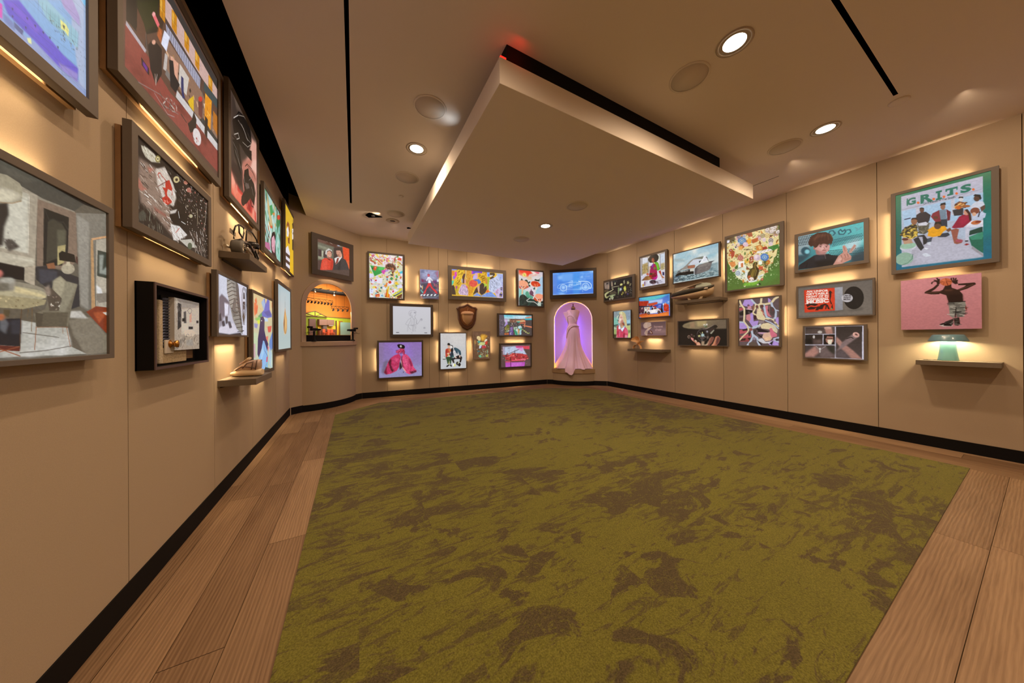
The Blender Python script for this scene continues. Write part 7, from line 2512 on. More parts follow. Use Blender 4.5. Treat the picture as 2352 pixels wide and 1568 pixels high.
PIC['l2'] = '''
bg|5a4034
p|1c1a18|38 564 289 206 288 437 178 597 37 695
p|2c3018|101 475 289 206 265 429 157 623|15.8|1
p|5a3a2c|110 513 158 552 198 634 109 685
p|8a4038|29 722 137 718 384 776 1022 665 1019 940 27 982
n|6a2c26|29 739 1022 665 1019 940 27 982|10|10|0.5|0.9|0|3
p|b0a8b0|37 695 177 705 167 735 33 725
p|1a1614|38 564 105 468 104 674 37 687
p|3a2a20|278 242 337 256 300 441 265 410
p|c8a8a0|338 137 403 45 1028 59 1026 197 788 250 337 286
p|c8841c|290 177 340 144 337 315 289 322
p|e8b850|294 190 313 182 310 273 294 267|2.4|0.8
l|4a3420|2.4|313 162 310 332
l|4a3420|2.4|289 254 337 236
p|c8841c|402 117 456 85 452 256 401 261
p|e8b850|407 130 429 121 426 210 407 204|2.4|0.8
l|4a3420|2.4|428 102 424 270
l|4a3420|2.4|402 199 457 178
p|c8841c|538 93 595 64 590 234 537 237
p|e8b850|544 107 569 97 565 184 544 178|2.4|0.8
l|4a3420|2.4|566 79 562 246
l|4a3420|2.4|537 182 601 158
p|c8841c|669 98 729 74 723 240 668 239
p|e8b850|676 113 705 103 700 186 675 179|2.4|0.8
l|4a3420|2.4|699 85 694 249
l|4a3420|2.4|668 192 741 168
p|c8841c|860 109 924 90 918 255 858 250
p|e8b850|868 125 902 113 897 194 867 187|2.4|0.8
l|4a3420|2.4|894 97 888 260
l|4a3420|2.4|859 211 945 185
p|3c3836|326 96 416 26 1053 5 1064 48 1027 100 389 105 314 133
p|4a3c38|337 266 768 259 768 308 337 315
p|a0a0b4|343 307 740 278 729 397 349 379
l|3a3848|4|357 314 351 383
l|3a3848|4|377 312 372 383
l|3a3848|4|398 310 392 384
l|3a3848|4|420 309 414 384
l|3a3848|4|442 307 435 384
l|3a3848|4|464 305 458 384
l|3a3848|4|487 303 481 384
l|3a3848|4|511 301 504 384
l|3a3848|4|535 299 528 384
l|3a3848|4|560 297 553 385
l|3a3848|4|585 295 578 385
l|3a3848|4|611 293 604 385
l|3a3848|4|638 291 631 385
l|3a3848|4|666 289 658 385
l|3a3848|4|694 286 686 386
l|3a3848|4|723 284 715 386
p|8a6a58|361 402 767 382 806 416 1024 473 998 698 727 663 334 651
s|rect|4|40|15.8|c8a080 5a4034 e0c8b0 3a2c28 a87850|348 438 1024 473 975 676 347 617
p|d8a088|386 492 469 457 453 643 399 619
p|b8b0ac|335 533 360 523 347 657 316 672
p|c8c0b8|483 441 590 440 557 620 467 627
p|3c4a4c|788 250 1026 197 1025 294 787 337
p|2c3030|765 603 1022 610 1021 693 727 663
p|e0901c|807 341 911 312 886 620 794 601
s|leaf|5|14|14.2|f0c060 a85a10|807 341 911 325 876 603 804 592
p|b06a1c|932 383 1025 376 1011 579 931 555
l|4a5a60|6.3|768 308 765 653
l|4a5a60|5.5|923 248 908 627
p|c8c4c4|453 685 1022 651 997 725 438 751
p|7a7470|347 637 453 643 453 695 334 691
l|c8b0a0|6.3|276 414 300 441
p|e06a70|221 405 243 361 288 389 271 431
e|e8a0a0|238 382 13.4 -18.3 -0.1 16.8
p|d8dcf0|299 509 330 373 381 358 348 508
p|d86a2c|276 414 312 397 299 509 264 495|3.2|0.7
p|181417|188 656 231 566 264 552 305 540 304 724 251 857 208 794
p|14161c|373 538 413 501 426 589 482 612 438 720 385 725
p|2a3060|497 521 524 513 526 630 541 658 511 689 496 618
p|d8b020|605 593 648 528 647 667 597 670 573 649
p|6a3a34|710 476 767 456 765 628 709 632
p|1a1614|805 554 845 554 833 754 793 726
p|14100f|571 839 621 760 647 667 681 705 672 807 603 889
e|d8a088|236 578 15.6 -19.4 -0.1 16.8
e|c83a30|738 466 29 -29 -0.2 24
p|1c1418|137 797 197 806 197 852 141 844
p|6a2c8a|151 806 187 809 184 848 148 836|2.4|1
l|8a7c78|4.7|116 983 285 888 410 851
l|a8a0a0|4|239 925 357 962 423 921
l|8a8480|4|296 943 465 861
s|dash|6|40|15.8|2a2422 8a8078 5a4a44 c8c0b8|285 850 480 783 451 905 308 951
l|c0b0a8|4.7|263 770 251 857
l|b89888|7.1|246 789 251 857
l|2a2422|9.5|495 833 555 842
e|d8d0d0|689 850 50 -50 24 56
s|rect|7|10|7.1|8a8080 b83a34|654 822 725 892 688 933
l|14100f|5.5|587 870 653 904
l|3a302c|4|727 711 782 833
l|3a302c|4|813 759 823 775
p|3a2c28|178 597 198 698 167 681
l|6a6460|4.7|173 594 182 716
grain|0.1'''
PIC['l1'] = '''
bg|8a9cc8
p|7aa8d8|490 920 1052 484 1048 947 772 942 490 988|3.4|1
p|a8b4d0|899 480 1053 351 1048 963 954 962 897 726|6.7|0.8
p|5a50c8|502 910 579 851 716 878 841 897 944 892 934 955 805 966 655 953 527 946|2|1
p|7058d0|508 911 559 882 693 889 677 916|4.7|0.8
p|8a80c8|805 949 944 917 934 961 823 967|2.7|1
p|d050b8|455 938 503 929 503 983 455 990
p|9a90c8|862 572 956 640 956 684 843 682 791 629|2.7|1
p|88b8cc|678 774 733 732 946 723 940 801 842 807 732 810|2|1
p|7ab0c0|741 759 842 748 842 795 740 810|3.4|0.8
p|7ab8e0|967 550 1052 484 1051 530 987 559
p|e0e08a|820 752 860 747 878 758 873 791 851 783 824 790
p|4a5040|833 766 851 759 846 780
p|d8e0a0|623 970 644 955 648 977 630 983
p|4a5a8a|559 953 605 955 598 976 558 973
p|6a80b8|508 955 559 958 558 988 508 985|1.7|1
l|3a4a6a|1.3|686 771 684 813|0|0.8
l|3a4a6a|1.3|710 765 708 810|0|0.8
l|3a4a6a|1.3|734 760 732 807|0|0.8
l|3a4a6a|1.3|759 755 757 804|0|0.8
l|3a4a6a|1.3|785 749 783 801|0|0.8
l|3a4a6a|1.3|811 744 809 798|0|0.8
l|3a4a6a|1.3|839 738 836 794|0|0.8
l|3a4a6a|1.3|867 732 864 791|0|0.8
l|3a4a6a|1.3|895 725 893 787|0|0.8
l|3a4a6a|1.3|925 719 923 784|0|0.8
l|2c3a58|1.3|502 910 565 917 716 906 934 889|0|0.75
l|2c3a58|1.3|527 886 732 872 945 842|0|0.75
l|2c3a58|1.3|490 949 585 939 772 942 1037 966|0|0.75
l|2c3a58|1.3|505 928 559 948 655 947|0|0.75
l|2c3a58|1.3|627 813 773 809 945 779 1038 762|0|0.75
l|2c3a58|1.3|808 673 956 652 966 683 807 709|0|0.75
l|2c3a58|1.3|843 610 1051 577|0|0.75
l|2c3a58|1.3|656 791 790 780 945 754|0|0.75
l|2c3a58|1.3|508 935 508 980|0|0.75
l|2c3a58|1.3|559 948 558 983|0|0.75
l|2c3a58|1.3|599 950 605 976|0|0.75
l|2c3a58|1.3|823 950 934 895 944 943 831 986 823 950|0|0.75
l|2c3a58|1.3|731 968 994 977|0|0.75
l|2c3a58|1.3|797 972 974 963|0|0.75
l|2c3a58|1.3|946 716 940 801|0|0.75
l|2c3a58|1.3|834 695 956 684|0|0.75
p|2a3450|546 909 555 904 551 916
p|2a3450|620 890 630 885 625 898
p|2a3450|663 888 673 883 669 896
p|2a3450|708 883 719 878 714 891
p|2a3450|748 878 759 872 754 886
p|2a3450|797 884 809 879 804 893
p|2a3450|546 937 555 932 551 944
p|2a3450|612 932 622 927 618 940
s|leaf|5|36|5|4a5a6a 7a8a8a 3a4a58|748 793 945 786 925 830 798 844
l|3a4a6a|1.7|957 557 998 564 1051 530
s|dot|6|20|1.3|4a5878|955 747 1039 743 1016 926 944 892
grain|0.05'''
PIC['l6'] = '''
bg|a8ccc4
s|leaf|1|46|99.2|4a8a5a 2f6a4a c8d8c8 7ab090 e0e8dc 5a8a88|20 -15 1186 -87 1060 976 2 987|60
s|leaf|2|24|64.7|c8a04a a85a3a d8c088 6a4a60|20 -15 1186 -87 1060 976 2 987|40
p|c8b080|157 -1 299 176 449 388 487 491 368 515 187 275
l|a89058|17.3|536 62 702 231 788 395
p|2a7a4a|747 211 1030 88 978 268 697 481
p|3a9a5a|299 176 455 77 533 208 372 327
e|d85a38|407 511 64 -26 -0.6 28
e|d0402c|904 117 116 -51 -1.1 52
p|d8883a|452 245 618 145 616 219
l|1c2430|23.7|42 604 179 704 322 926
l|1c2430|23.7|74 744 212 872
l|1c2430|23.7|290 639 176 884 210 962
l|1c2430|23.7|57 925 209 1008
p|b86a90|37 910 286 846 360 960 55 1013
p|1c1418|364 750 445 602 610 514 695 581 649 696 688 905 730 1017 437 1006 361 890
p|d8a0b0|427 703 567 604 649 696 602 932 454 930 401 830
s|curl|4|6|30.2|8a3a5a e8c8d0 4a2038|404 688 651 622 602 907 438 935
p|7ac0b0|698 431 1078 201 1040 981 731 967|17.3|0.6
s|leaf|5|24|77.6|6ab0a0 3a7a5a c8e0d8|699 381 1079 120 1041 955 776 954|80
l|1a2a24|12.9|671 491 692 731
grain|0.06'''
PIC['l7'] = '''
bg|e0b428
g|d8b030|e8b820|F|0 0|0 1000
s|dash|1|40|43.2|c89c1c d0a828 b89020|113 -8 1151 -30 995 991 16 989|70
p|8a4a30|138 315 255 222 412 220 491 304 457 460 347 549 434 361 292 273 187 342
p|e8e4e8|148 373 304 291 380 374 324 450 169 488
p|7a3c28|271 484 458 439 440 548 294 561
l|3a2824|9.8|197 400 272 443
p|dcd8e4|38 708 476 677 460 737 36 760
p|4a3430|36 760 474 733 458 793 35 812
p|dcd8e4|35 812 472 788 456 848 33 863
p|4a3430|33 863 470 843 454 903 31 915
p|dcd8e4|31 915 468 898 452 958 29 967
p|4a3430|29 967 466 954 450 1013 27 1018
p|e4e0e8|63 693 279 605 476 688 38 728
p|201a18|740 130 908 61 967 135 811 199
p|e8e4e0|721 222 935 166 944 322 743 403
p|2a2220|743 403 896 351 857 566 737 569
l|201a18|7.9|660 304 780 229
l|201a18|7.9|929 303 1026 256
l|201a18|7.9|742 63 846 90 973 9
e|8a8480|839 269 62 -15.6 -0.9 22
grain|0.05'''
PIC['l9'] = '''
bg|b8b8c8
p|c8ccdc|68 -5 283 -6 360 376 76 352|19.7|1
p|d0d0e0|632 -18 1087 -5 1010 1002 819 970 692 403|11.3|1
p|6a626c|52 385 125 314 252 364 360 422 330 642 223 683 36 787|19.7|1
p|d8d8e8|199 448 332 457 316 644 210 685|14.1|1
p|8a8490|26 646 171 703 120 868 12 930|16.9|1
p|3a3438|49 672 98 638 121 766 48 786|8.5|1
p|4a444a|223 683 302 676 301 798 235 817|7.1|1
p|cfcbd8|71 871 471 786 653 940 354 995 11 987|19.7|1
p|3a3640|121 781 196 760 221 848 145 867|7.1|1
p|4a454e|302 767 384 761 440 867 355 887|7.1|1
p|2c2a30|11 973 354 995 751 954 785 1005 11 998|7.1|1
p|8a8680|282 9 632 -2 693 235 756 563 821 866 819 979 622 892 471 723 360 453 280 207
p|5c5856|569 -2 663 24 757 495 827 901 819 970 737 735 627 413|5.6|1
p|a8a49c|295 51 449 44 536 297 503 528 387 480 306 308|14.1|0.7
l|26221f|11.3|287 61 427 -18 509 -19
l|26221f|11.3|286 130 432 51 535 47
l|26221f|11.3|286 198 437 121 562 113
l|26221f|11.3|285 267 442 191 589 181
l|26221f|11.3|317 329 482 254 616 249
l|26221f|11.3|349 393 523 319 644 319
l|26221f|11.3|382 458 565 385 672 389
l|26221f|11.3|415 523 608 473 700 485
l|26221f|11.3|449 590 651 542 729 558
l|26221f|11.3|484 658 696 612 758 631
l|26221f|11.3|519 727 741 683 788 705
l|26221f|11.3|554 797 788 757 787 782
l|26221f|11.3|591 868 835 831 786 859
l|26221f|11.3|628 941 883 907 785 937
p|6a6662|520 316 597 319 564 520 657 574 502 656 429 569
l|1a1816|8.5|520 316 444 535 502 576 657 574
l|8a8894|8.5|663 24 725 347
l|2a282c|9.9|696 50 677 238 718 365
p|9a9aa6|883 24 992 52 1007 319 967 575 910 792 839 779 807 592 793 267 830 70 883 24
p|c8c8d4|882 76 954 114 952 310 878 479 827 330 836 156
l|3a383e|5.6|883 24 992 52 1007 319 967 575 910 792 839 779 807 592 793 267 830 70 883 24
p|2a2628|871 131 914 140 927 261 862 272
p|3a3436|844 328 933 313 913 475 860 482
p|5a4c44|823 625 877 532 922 633 864 760
l|d8d8e0|5.6|861 377 925 403
l|2a2628|5.6|831 589 877 514 930 588
grain|0.08'''
PIC['l10'] = '''
bg|d8c088
g|d4c090|b8c8b8|F|0 0|0 1000
p|e07a50|69 106 164 41 239 143 198 235 84 287 60 203|4.2|1
p|d86848|86 179 239 154 197 257|4.2|0.8
p|d85a50|713 394 969 372 913 464 760 479|4.2|1
p|e07a68|569 542 759 529 708 640 613 638|4.2|1
p|e08a58|977 21 1087 10 1085 90 975 99|4.2|1
p|8a8ac0|64 373 234 377 194 433 81 426|4.2|1
s|leaf|1|14|23.1|e0a060 c8d8c0 d08a80 a8b8d8|63 32 1087 10 1045 567 55 459
p|8ac06a|83 319 316 272 356 360 235 344|4.2|1
p|d8e04a|196 334 315 317 356 360 234 377
p|5a9a6a|236 277 444 205 531 222 357 292|4.2|1
p|5a6ac0|425 68 581 3 626 82 723 -1 847 10 844 137 973 203 972 242 716 271 442 264 422 219 532 163
p|9ab8d8|403 82 536 8 602 85 532 187|4.2|1
p|3a4a9a|532 199 818 151 972 216 717 246|4.2|0.8
p|b8d0e8|530 282 716 271 764 317 574 327
p|3a3058|357 280 486 261 565 303 549 447 638 566 757 641 705 738 564 781 478 636 347 748 265 811 206 764 230 566 313 407
p|8ab8e8|479 589 545 602 705 751 750 938 699 1020 321 1001 265 811 390 727
p|a8d0f0|434 635 519 755 344 884|8.4|0.8
l|241c3c|7.4|522 613 565 733 728 825 702 885
e|e8e8e0|407 324 21 -1.1 -0.2 8.1
p|6a8ac8|833 592 1021 449 1042 698 907 746 806 667
p|a8c8e0|756 666 959 773 1007 1010 799 942|4.2|0.8
p|c85a78|656 822 728 825 702 898 631 893
p|d87a90|707 665 805 692 778 766|3.2|1
p|c0d8b0|55 480 212 499 208 676 49 778|6.3|0.7
p|c890a8|41 629 114 630 110 803 37 798|4.2|0.7
l|5aa04a|9.5|559 983 678 908
l|8ac84a|9.5|699 1008 751 876
p|2a3a38|606 963 1007 1023 952 1034 342 1003 514 993
p|c8d8c8|958 799 1034 803 1029 1025 902 950|5.3|1
grain|0.05'''
PIC['l11'] = '''
bg|a8bcc0
g|a2b8c0|b2c2c0|F|0 0|0 1000
p|b8ccd0|198 32 1081 -5 1051 683 246 567|77.6|0.5
p|c09058|551 322 598 390 711 514 706 662 631 751 517 767 423 698 407 587 478 442
p|e0b878|569 407 666 531 663 649 588 738 549 638|5.2|1
p|8a6a50|498 469 523 553 464 697 426 614|3.9|1
p|d8c8a8|425 642 476 739 573 767 469 768|3.9|1
l|8a5a3a|5.2|550 329 477 470 426 614
l|5a5a5a|5.2|542 137 547 222
l|3a3028|9.1|546 230 544 316
l|8ab0c0|5.2|407 587 436 740
l|a06a40|3.9|617 461 663 634
s|dot|2|8|6.5|c8b090 8a7a70|422 740 682 736 607 810 468 796'''
PIC['l8'] = '''
bg|a8a8a4
p|bcc0c2|60 -8 254 141 254 209 79 290
p|989ca0|60 -8 1059 -14 820 123 287 172|6.5|1
p|c0c4c4|254 209 1017 104 1092 690 248 700|8.1|1
p|3a3c40|127 87 255 107 250 548 116 619
s|dash|1|30|26|7a7c80 2a2c30 b8bcc0|96 90 271 105 266 598 91 619|85
p|55585c|345 252 437 228 452 471 349 493
l|4a4a4c|8.1|496 214 596 152 687 189 650 246 577 270 496 214
p|c8a8a0|577 305 668 245 666 443 575 447|4.9|1
p|2a2c2e|284 385 401 369 401 438 284 444
p|c8d0d0|251 480 521 468 519 644 282 632
p|33363a|538 538 720 531 720 586 538 591
p|3a3a3c|874 396 973 391 973 447 874 452
p|d0d0cc|341 665 416 611 591 598 776 621 832 675 737 731 483 741 381 716
p|8a8c8c|119 851 380 733 414 785 246 937 118 967
s|dash|2|70|32.6|6a6c6e c8c8c4 4a4c50 9a9c9c|90 718 1092 671 1151 979 72 982
p|c8b898|1059 -14 1097 288 1179 399 1154 728 1116 402
p|9aa4aa|448 820 699 785 734 931 447 924|6.5|0.7
grain|0.1'''

framed('L', (1.721, 2.447, 1.543, 1.968), (1.759, 2.408, 1.579, 1.931), 'thick framed dark beaded artwork with a red curl figure', PIC['l3'], 249, leds='tb')
framed('L', (2.741, 3.492, 2.102, 2.943), (2.783, 3.434, 2.141, 2.901), 'tall framed picture of black mechanical creatures over pink smoke', PIC['l5'], 305, leds='b', boost=3.)
framed('L', (3.647, 4.421, 1.965, 2.642), (3.684, 4.386, 2.012, 2.596), 'framed tropical leaf illustration with a dark haired face', PIC['l6'], 169, leds='b')
framed('L', (4.628, 5.371, 2.002, 2.887), (4.679, 5.344, 2.019, 2.855), 'framed yellow illustration with white striped shapes, last on the upper left wall', PIC['l7'], 186, leds='b')
framed('L', (2.522, 3.155, 1.117, 1.544), (2.551, 3.133, 1.131, 1.524), 'framed black and white close-up of a shoe sole', PIC['l9'], 175, leds='b', boost=4.)
framed('L', (3.253, 4.029, 0.758, 1.528), (3.289, 3.98, 0.793, 1.503), 'framed illustration of blue birds behind the sneaker shelf', PIC['l10'], 235, leds='tb')
framed('L', (4.207, 5.038, 0.949, 1.785), (4.235, 4.99, 0.976, 1.743), 'framed pale blue print with a single golden teardrop', PIC['l11'], 191, leds='tb')
framed('DL', (0.28, 0.996, 2.094, 2.732), (0.369, 0.919, 2.175, 2.654), 'dark framed photo of a smiling couple above the arched studio niche', PIC['d1'], 88, leds='b', fm=M_frame2)
framed('B', (0.107, 0.74, 1.818, 2.689), (0.137, 0.707, 1.848, 2.655), 'framed explosive collage of cards and dollar bills around a brown burst', PIC['b1'], 126, leds='r', fm=M_frame2)
canvas('B', (1.023, 1.381, 1.869, 2.441), 'small unframed print of a red headed figure striding over a crosswalk', PIC['b2'], 84, leds='lr', emissive=True)
framed('B', (0.478, 1.267, 1.122, 1.753), (0.531, 1.22, 1.17, 1.703), 'dark framed pencil sketch of a figure on white paper', PIC['b5'], 81, leds='tr', fm=M_frame2)
framed('B', (0.26, 1.075, 0.339, 1.056), (0.289, 1.045, 0.366, 1.02), 'framed photo of a person in a huge pink ruffled gown on lilac', PIC['b7'], 101, leds='lb', fm=M_frame2)
framed('B', (1.568, 2.834, 1.881, 2.565), (1.642, 2.762, 1.957, 2.496), 'wide framed painting with yellow dashed shapes and dark faces', PIC['b3'], 76, leds='tb')
framed('B', (3.1, 3.78, 1.789, 2.639), (3.136, 3.755, 1.815, 2.604), 'framed red and teal landscape with round orange trees', PIC['b4'], 101, leds='l', fm=M_frame2)
framed('B', (2.622, 3.49, 1.115, 1.623), (2.667, 3.462, 1.14, 1.592), 'framed picture of a crowded street market under a teal sky', PIC['b6'], 59, leds='tb', fm=M_frame2)
framed('B', (1.385, 1.939, 0.46, 1.204), (1.41, 1.928, 0.474, 1.188), 'thin framed print of two seated figures in hats on white', PIC['b8'], 102, leds='lrtb', fm=M_frame2)
canvas('B', (2.073, 2.459, 0.641, 1.231), 'small clear acrylic panel with a colourful figure collage', PIC['b9'], 81, leds='lrb', emissive=True, gain=(.9, .9, .9))
framed('B', (2.663, 3.456, 0.423, 0.97), (2.706, 3.424, 0.451, 0.934), 'framed magenta and pink harbour picture', PIC['b10'], 63, leds='tb', fm=M_frame2)
framed('DR', (0.082, 1.125, 1.99, 2.653), (0.154, 1.058, 2.075, 2.586), 'wide dark frame with a blue blueprint of a car above the dress niche', PIC['d2'], 65, leds='', fm=M_frame2)
framed('R', (0.004, 0.845, 1.873, 2.352), (0.04, 0.786, 1.905, 2.309), 'framed dark picture of tangled pale roots', PIC['r1'], 57, leds='tb')
framed('R', (0.948, 1.53, 2.008, 2.664), (0.982, 1.489, 2.057, 2.627), 'framed photo of a woman with afro hair in a magenta and green outfit', PIC['r2'], 90, leds='rb')
framed('R', (1.631, 2.391, 2.012, 2.548), (1.646, 2.365, 2.027, 2.532), 'framed photo of a grey motor yacht on the sea', PIC['r3'], 94, leds='tr', fm=M_frame2)
framed('R', (0.278, 0.749, 1.061, 1.646), (0.304, 0.74, 1.078, 1.639), 'small framed painting of a blonde girl in a pink top', PIC['r7'], 79, leds='b', fm=M_frame2)
framed('R', (0.926, 1.596, 1.449, 1.873), (0.943, 1.575, 1.467, 1.858), 'framed photo of a white car before red roofed buildings', PIC['r8'], 63, leds='b', fm=M_frame2)
canvas('R', (0.98, 1.496, 1.118, 1.374), 'small grey unframed panel with a chair and the words honest chair', PIC['r9'], 40, leds='b', boost=4.5, gain=(1.5, 1.6, 1.9))
framed('R', (1.713, 2.492, 0.94, 1.364), (1.729, 2.472, 0.951, 1.349), 'dark framed photo of a glass bulb held in cupped hands', PIC['r10'], 75, leds='tb')
framed('R', (2.451, 3.139, 1.758, 2.597), (2.481, 3.096, 1.779, 2.56), 'large framed illustration of a girl with hair full of flowers on green', PIC['r4'], 170, leds='lb')
framed('R', (2.618, 3.107, 0.95, 1.633), (2.633, 3.085, 0.965, 1.617), 'framed lilac and cream comic style face with web pattern', PIC['r11'], 141, leds='rtb')
framed('R', (3.245, 3.852, 1.889, 2.38), (3.279, 3.816, 1.923, 2.345), 'framed picture of a person with brown hair making a peace sign', PIC['r5'], 110, leds='tbl')
framed('R', (3.258, 3.891, 1.311, 1.719), (3.276, 3.874, 1.324, 1.701), 'grey framed display of an orange record sleeve with a black record', PIC['r12'], 99, leds='tb')
framed('R', (3.316, 3.834, 0.815, 1.219), (3.335, 3.81, 0.83, 1.203), 'framed brown comic page of five panels', PIC['r13'], 97, leds='tb')
framed('R', (4.001, 4.582, 1.729, 2.567), (4.032, 4.545, 1.767, 2.538), 'large green framed group photo poster with the word G.R.I.T.S.', PIC['r6'], 251, leds='tbl')
canvas('R', (4.06, 4.497, 1.151, 1.651), 'unframed pink canvas of a shirtless basketball player', PIC['r14'], 160, leds='t', gain=(1., 1.12, 1.42))
framed('L', (0.95, 1.55, 1.855, 2.62), (0.99, 1.51, 1.895, 2.58), 'framed lilac and blue line drawing of a house, above the dining room photo', PIC['l1'], 1136, leds='b')
framed('L', (1.645, 2.6, 2.1, 2.83), (1.675, 2.565, 2.145, 2.785), 'tall framed photo of a brick pavement street scene with people and cream stone houses', PIC['l2'], 483, leds='b')
framed('L', (0.84, 1.62, 1.035, 1.575), (0.866, 1.595, 1.05, 1.55), 'large framed photo of a dining room with a round table and armchair', PIC['l4'], 1062, leds='t')

# ------------------------------------------------------------------ floating shelves
def shelf(w, u0, u1, d, z, label, t=.045):
    cx = (u0 + u1) / 2; W = (u1 - u0) / 2
    e = empty('floating_shelf', WM(w, cx, 0, z - t), label, 'shelf', None)
    MB().box(-W, W, .0005, d, 0, t).build('board', M_shelf, e, bevel=.002)
    MB().box(-W * .8, W * .8, .0005, .012, -.012, -.0005).build('wall_bracket', M_frame2, e)
    return e
shelf('L', 2.735, 3.21, .165, 1.715, 'taupe wall shelf under the black custom trike model')
shelf('L', 2.70, 3.145, .205, .819, 'taupe wall shelf brightly lit under the sneaker')
shelf('R', 1.79, 2.464, .24, 1.683, 'taupe wall shelf carrying the model boat')
shelf('R', .83, 1.555, .26, .862, 'taupe wall shelf carrying the small peach chair model')
shelf('R', 4.165, 4.593, .20, .856, 'taupe wall shelf carrying the blue green table lamp')

# ------------------------------------------------------------------ black custom trike on its shelf
Kb = mat('black_gloss', (.018, .015, .014), .25); Km = mat('bronze_chrome', (.42, .32, .26), .25, .9); Kg = mat('tyre_grey', (.16, .15, .13), .7); Ks = mat('pale_alloy', (.55, .48, .38), .35, .6)
t = empty('trike_model', WM('L', 2.93, 0, 1.7155), 'black and bronze custom trike model with looping roll bars on a shelf', 'model vehicle')
AX = Matrix.Rotation(R(-90), 4, 'X')
def wheel(name, u, d, z, r, wd, par):
    M = Matrix.Translation((u, d, z)) @ AX
    o = MB().lathe([(r * .62, -wd), (r * .92, -wd), (r, -wd * .6), (r, wd * .6), (r * .92, wd), (r * .62, wd)], 28, M=M).build(name, Kg, par)
    b = MB().lathe([(.0001, -wd * .5), (r * .64, -wd * .9), (r * .64, wd * .9), (r * .5, wd * .7), (.0001, wd * .5)], 24, M=M)
    for k in range(10):
        a = k * math.pi / 5; b.tube([(u + r * .15 * math.cos(a), d + wd * .8, z + r * .15 * math.sin(a)), (u + r * .6 * math.cos(a), d + wd * .95, z + r * .6 * math.sin(a))], r * .05, 6)
    b.build('hub', Ks, o)
wheel('rear_wheel', -.13, .085, .0505, .05, .032, t); wheel('front_wheel', .13, .085, .036, .035, .018, t)
def tubes(name, m, lst, par, r=.005):
    b = MB()
    for q in lst: b.tube(q, r, 8)
    return b.build(name, m, par)
tubes('roll_bar', Kb, [[(-.16, .07, .10), (-.165, .07, .15), (-.14, .075, .20), (-.09, .08, .228), (-.03, .09, .225), (-.02, .09, .19), (-.05, .09, .14), (-.10, .08, .11)],
                       [(-.09, .08, .228), (-.085, .08, .17), (-.05, .09, .14)], [(-.02, .10, .10), (0, .10, .21), (.03, .10, .232), (.10, .11, .232), (.17, .12, .20), (.205, .125, .14), (.20, .125, .09)]], t, .0055)
tubes('frame_rail', Kb, [[(-.15, .07, .09), (-.05, .08, .13), (.05, .10, .08), (.10, .11, .01)], [(-.12, .11, .09), (-.02, .12, .11), (.08, .13, .05), (.11, .135, .004)], [(.12, .12, .10), (.17, .13, .05), (.15, .135, .01)], [(.02, .07, .12), (.10, .07, .10), (.16, .07, .02)]], t, .008)
tubes('exhaust_pipe', Ks, [[(.0, .05, .06), (-.10, .045, .05), (-.22, .04, .032)], [(.02, .125, .04), (-.05, .125, .052), (-.12, .13, .05)]], t, .010)
b = MB().box(-.19, -.09, .055, .062, .135, .165); b.build('number_plate', Ks, t, bevel=.002)
b = MB().ell((.02, .095, .075), (.05, .03, .035)).ell((.09, .10, .10), (.045, .03, .028)).ell((-.04, .09, .11), (.05, .028, .02)); b.build('engine', Km, t)
b = MB().lathe([(.046, 0), (.052, .018), (.046, .036), (.038, .034), (.040, .008)], 24, (.10, .105, .115)); b.build('cockpit_ring', Kb, t)
b = MB().ell((-.07, .085, .105), (.055, .03, .014)); b.build('saddle', Kb, t)


# ------------------------------------------------------------------ sneaker on its shelf
sn = empty('sneaker', WM('L', 2.90, .105, .8195), 'chunky cream soled sneaker with rose metallic upper on a lit shelf', 'shoe')
Sc = mat('sole_cream', (.72, .56, .36), .6); Su = mat('upper_rose', (.60, .44, .36), .35, .25); Sd = mat('upper_brown', (.10, .055, .04), .6)
def loft(rings, mi=0, cap=True, b=None):
    b = b or MB(); n = len(rings[0]); vs = [v for r in rings for v in r]
    fs = [(i * n + k, i * n + (k + 1) % n, (i + 1) * n + (k + 1) % n, (i + 1) * n + k) for i in range(len(rings) - 1) for k in range(n)]
    b.add(vs, fs, mi, True)
    if cap: b.add(rings[0], [list(range(n))], mi); b.add(rings[-1], [list(range(n))], mi)
    return b
def shoe_ring(y, hw, z0, z1, n=16, sq=2.6):
    out = []
    for k in range(n):
        a = 2 * math.pi * k / n; c, s = math.cos(a), math.sin(a)
        out.append((hw * math.copysign(abs(c) ** (2 / sq), c), y, (z0 + z1) / 2 + (z1 - z0) / 2 * math.copysign(abs(s) ** (2 / sq), s)))
    return out
# toe towards the wall (-y), heel outwards
loft([shoe_ring(y, w_, z0, z1) for y, w_, z0, z1 in ((-.098, .018, .012, .024), (-.09, .034, .004, .034), (-.06, .046, 0, .046), (-.02, .048, 0, .056), (.03, .044, 0, .052), (.07, .043, 0, .05), (.092, .038, .002, .054), (.102, .022, .010, .05))]).build('sole', Sc, sn)
loft([shoe_ring(y, w_, z0, z1, sq=2.2) for y, w_, z0, z1 in ((-.082, .022, .03, .046), (-.06, .036, .036, .064), (-.03, .040, .04, .088), (0, .039, .04, .112), (.03, .036, .04, .122), (.06, .034, .04, .124), (.082, .030, .042, .128), (.094, .018, .05, .124))]).build('upper', Su, sn, subsurf=1)
loft([shoe_ring(y, w_, z0, z1, sq=2) for y, w_, z0, z1 in ((-.022, .020, .095, .106), (-.005, .024, .108, .126), (.012, .022, .120, .142), (.022, .018, .126, .144))]).build('tongue', Sc, sn)
b = MB()
